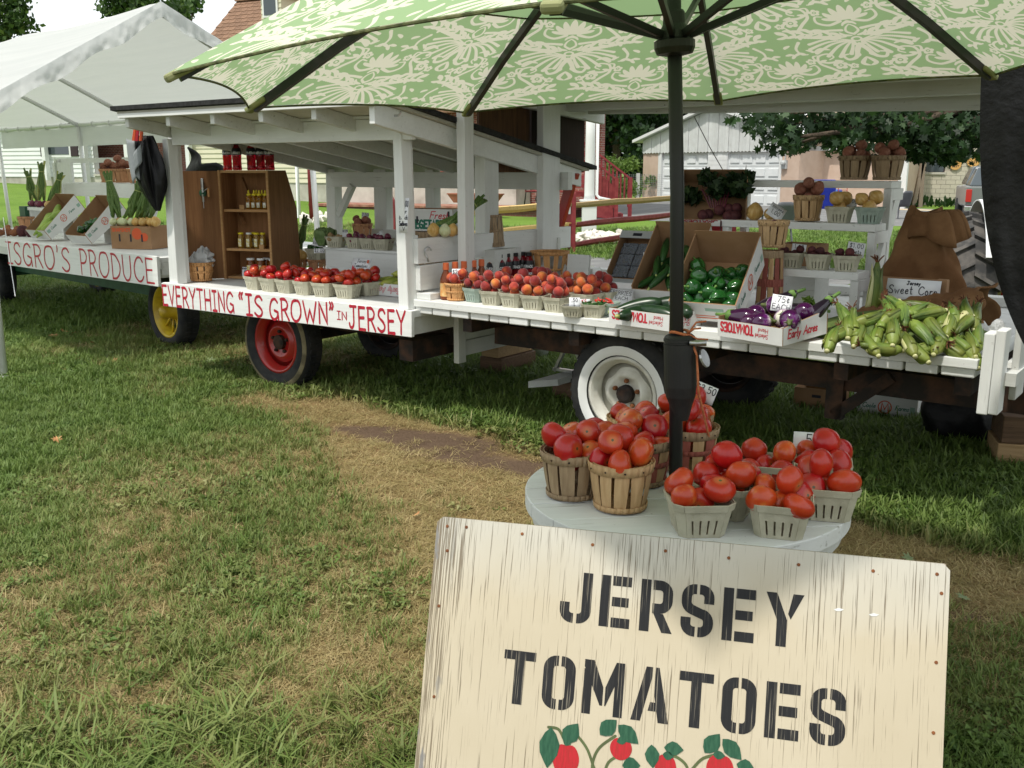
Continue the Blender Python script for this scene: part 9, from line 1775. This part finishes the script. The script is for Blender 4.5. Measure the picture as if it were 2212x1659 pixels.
# ---------------- the big lettered board
SM=(Matrix.Rotation(-.2631,3,'Z')@Matrix.Rotation(1.2396,3,'X')@Matrix.Rotation(.0506,3,'Y')); STL=Vector((-.1706,2.1018,.8427)); SW,SH_=1.10,.865
sg_=thing('sandwich_board','large weathered plywood board stencilled JERSEY TOMATOES in front of the round table','sign',STL,rot=SM.to_euler())
def ply(name,black=False):
    m,t,b=NT(name); v=coords(t); st=coords(t,(330,4.5,1)); st2=coords(t,(190,2.2,1)); wide=noise(t,v,3.2,3); y=nd(t,'SeparateXYZ',Vector=v).outputs[1]; x=nd(t,'SeparateXYZ',Vector=v).outputs[0]
    edge=math_(t,'ADD',math_(t,'MULTIPLY',nd(t,'MapRange',Value=x,From_Min=.10,From_Max=.0).outputs[0],.14),math_(t,'MULTIPLY',nd(t,'MapRange',Value=y,From_Min=-.12,From_Max=.0).outputs[0],.05))
    n1=math_(t,'ADD',noise(t,st,1.,3,.6),math_(t,'MULTIPLY',math_(t,'SUBTRACT',wide,.5),.22)); n1=math_(t,'ADD',n1,edge)
    crack=ramp(t,n1,(.615,0),(.69,.85)); hair=ramp(t,noise(t,st2,1.3,5,.7),(.60,0),(.74,.5)); crk=math_(t,'MAXIMUM',crack,math_(t,'MULTIPLY',hair,.55))
    if black:
        c=mixc(t,math_(t,'MULTIPLY',ramp(t,n1,(.60,0),(.655,1)),.62),(.016,.016,.018),(.45,.40,.31)); c=mixc(t,ramp(t,noise(t,st2,1.,3),(.45,0),(.75,.25)),c,(.06,.06,.06))
    else:
        base=mixc(t,ramp(t,wide,(.35,0),(.7,1)),(.52,.45,.33),(.57,.50,.38)); base=mixc(t,nd(t,'MapRange',Value=math_(t,'ADD',y,math_(t,'MULTIPLY',wide,.16)),From_Min=-.08,From_Max=.10,To_Max=.7).outputs[0],base,(.57,.57,.54))  # grey-white towards the top: faded paint, with umbrella shade put into the colour
        c=mixc(t,crk,base,(.17,.13,.085)); peel=math_(t,'MULTIPLY',ramp(t,noise(t,coords(t,(30,7,1)),1.,4),(.60,0),(.64,1)),nd(t,'MapRange',Value=x,From_Min=.055,From_Max=.02).outputs[0]); c=mixc(t,peel,c,(.25,.24,.23)); c=mixc(t,ramp(t,noise(t,v,70,2),(.78,0),(.8,.8)),c,(.25,.18,.11))
    t.links.new(c,b.inputs['Base Color']); b.inputs['Roughness'].default_value=.6; b.inputs['Specular IOR Level'].default_value=.3; bump(t,b,math_(t,'MULTIPLY',crk,-1.),.002,.6); return m
PLYW=ply('cracked cream plywood'); PLYB=ply('stencil black',True)
k=M(); c_=.012; k.prism([(c_,0),(SW-c_,0),(SW,-c_),(SW,-SH_),(0,-SH_),(0,-c_)],-.0125,0); bo=k.obj('board',PLYW,sg_)
k=M(); k.prism([(.01,-.0),(SW-.005,-.0),(SW-.005,-.05),(.01,-.05)],-.032,-.0135); k.obj('top_batten',rawwood('grey batten',(.2,.16,.12),(.32,.27,.2),0),sg_)
for x in (.05,SW-.09): k=M(); k.beam((x,-.03,-.045),(x,-.03-.80,-.045-.60),.04,.02,up=(0,0,1)); k.obj('prop_leg',rawwood('prop wood%d'%int(x*9),(.2,.15,.1),(.32,.25,.17),1),sg_)
fn=lambda x,y,z:Vector((x,y,z)); k=M(); stencil(k,'JERSEY',.111,fn,.298,-.2035,.172); stencil(k,'TOMATOES',.115,fn,.183,-.3925,.163); k.obj('lettering',PLYB,bo)
RPAINT=ply('x',True) if False else pmat('red picture paint',(.48,.015,.025),(.36,.02,.02),sc=30,st=(8,1,1),rough=.5); GPAINT=pmat('dark green picture paint',(.015,.075,.04),(.03,.11,.06),sc=30,st=(6,1,1),rough=.5); GPAINT2=pmat('stem green picture paint',(.10,.13,.05),(.08,.10,.04),sc=20,rough=.5)
SN=SM@Vector((0,0,1)); SMI=SM.transposed()
def bd(zx,zy): p=PP(881+.6017*zx,1084.3+.6017*zy,STL,SN)-STL; q=SMI@p; return (q.x,q.y)
def lf(k,base,tip,w,z):
    b=bd(*base);t_2=bd(*tip); dx,dy=t_2[0]-b[0],t_2[1]-b[1]; L=math.hypot(dx,dy); nx,ny=-dy/L,dx/L; pts=[]
    for f,s in ((0,0),(.15,.55),(.4,1),(.65,.85),(.85,.4),(1,0)): pts.append((b[0]+dx*f+nx*w*L*s,b[1]+dy*f+ny*w*L*s))
    for f,s in ((.85,-.4),(.65,-.85),(.4,-1),(.15,-.55)): pts.append((b[0]+dx*f+nx*w*L*s,b[1]+dy*f+ny*w*L*s))
    flatpoly(k,pts,fn,z)
k=M()
for j,q in enumerate(([(560,850),(595,830),(640,880),(665,945),(690,1020)],[(745,840),(690,880),(665,930),(660,1000)],[(770,905),(720,935),(700,1000)],[(940,905),(980,925),(1005,960),(1010,1040)],[(1120,905),(1060,920),(1020,960)],[(505,808),(540,815),(560,850)])): ribbon(k,smooth([bd(*a) for a in q]),.006,fn,.0006+.0001*j)
k.obj('painted_stem',GPAINT2,bo)
for j,(x,y,rx,ry) in enumerate(((567,925,48,62),(765,885,40,42),(925,960,39,60),(1120,960,50,58),(800,1040,40,50),(640,1080,40,45))):
    cx,cy=bd(x,y); ex,ey=bd(x+rx,y); _,fy=bd(x,y-ry); sx=ex-cx; sy=fy-cy; k=M(); flatpoly(k,[(cx+sx*math.cos(i*PI/14)*(1-.06*max(0,-math.sin(i*PI/14))),cy+sy*math.sin(i*PI/14)*(1-.18*math.exp(-((i-7)/1.6)**2))) for i in range(28)],fn,.0011); k.obj('painted_tomato',RPAINT,bo)
for j,(a,b,w) in enumerate((((515,808),(500,955),.26),((560,865),(612,795),.36),((585,870),(560,850),.5),((690,835),(750,782),.36),((755,800),(828,868),.30),((770,945),(835,945),.45),((875,870),(880,955),.32),((920,880),(990,890),.36),((1065,900),(1120,832),.34),((1130,850),(1198,925),.30),((1180,940),(1245,960),.40),((915,905),(955,915),.4),((1095,905),(1140,912),.35),((750,860),(790,850),.35))): k=M(); lf(k,a,b,w,.0016+.0001*(j%4)); k.obj('painted_leaf',GPAINT,bo)
k=M()
for x,y in ((.025,-.02),(.07,-.018),(.20,-.021),(.36,-.03),(.52,-.028),(.655,-.03),(.80,-.03),(.95,-.028),(1.075,-.022),(1.085,-.06),(.03,-.075),(.022,-.20),(.03,-.40),(.03,-.6),(1.08,-.20),(1.08,-.34),(1.075,-.55)): k.lathe([(.004,-.001),(.0036,.0010),(.002,.0013)],8,T=Matrix.Translation((x,y,0)))
stuff(k.obj('nails',RUST,bo)); k=M()
for x,y in ((.885,-.115),(.955,-.118)): flatpoly(k,[(x-.010,y),(x,y+.004),(x+.011,y+.002),(x+.005,y-.002),(x-.004,y-.003)],fn,.0008)
k.obj('bare_fleck',TRIMW,bo)
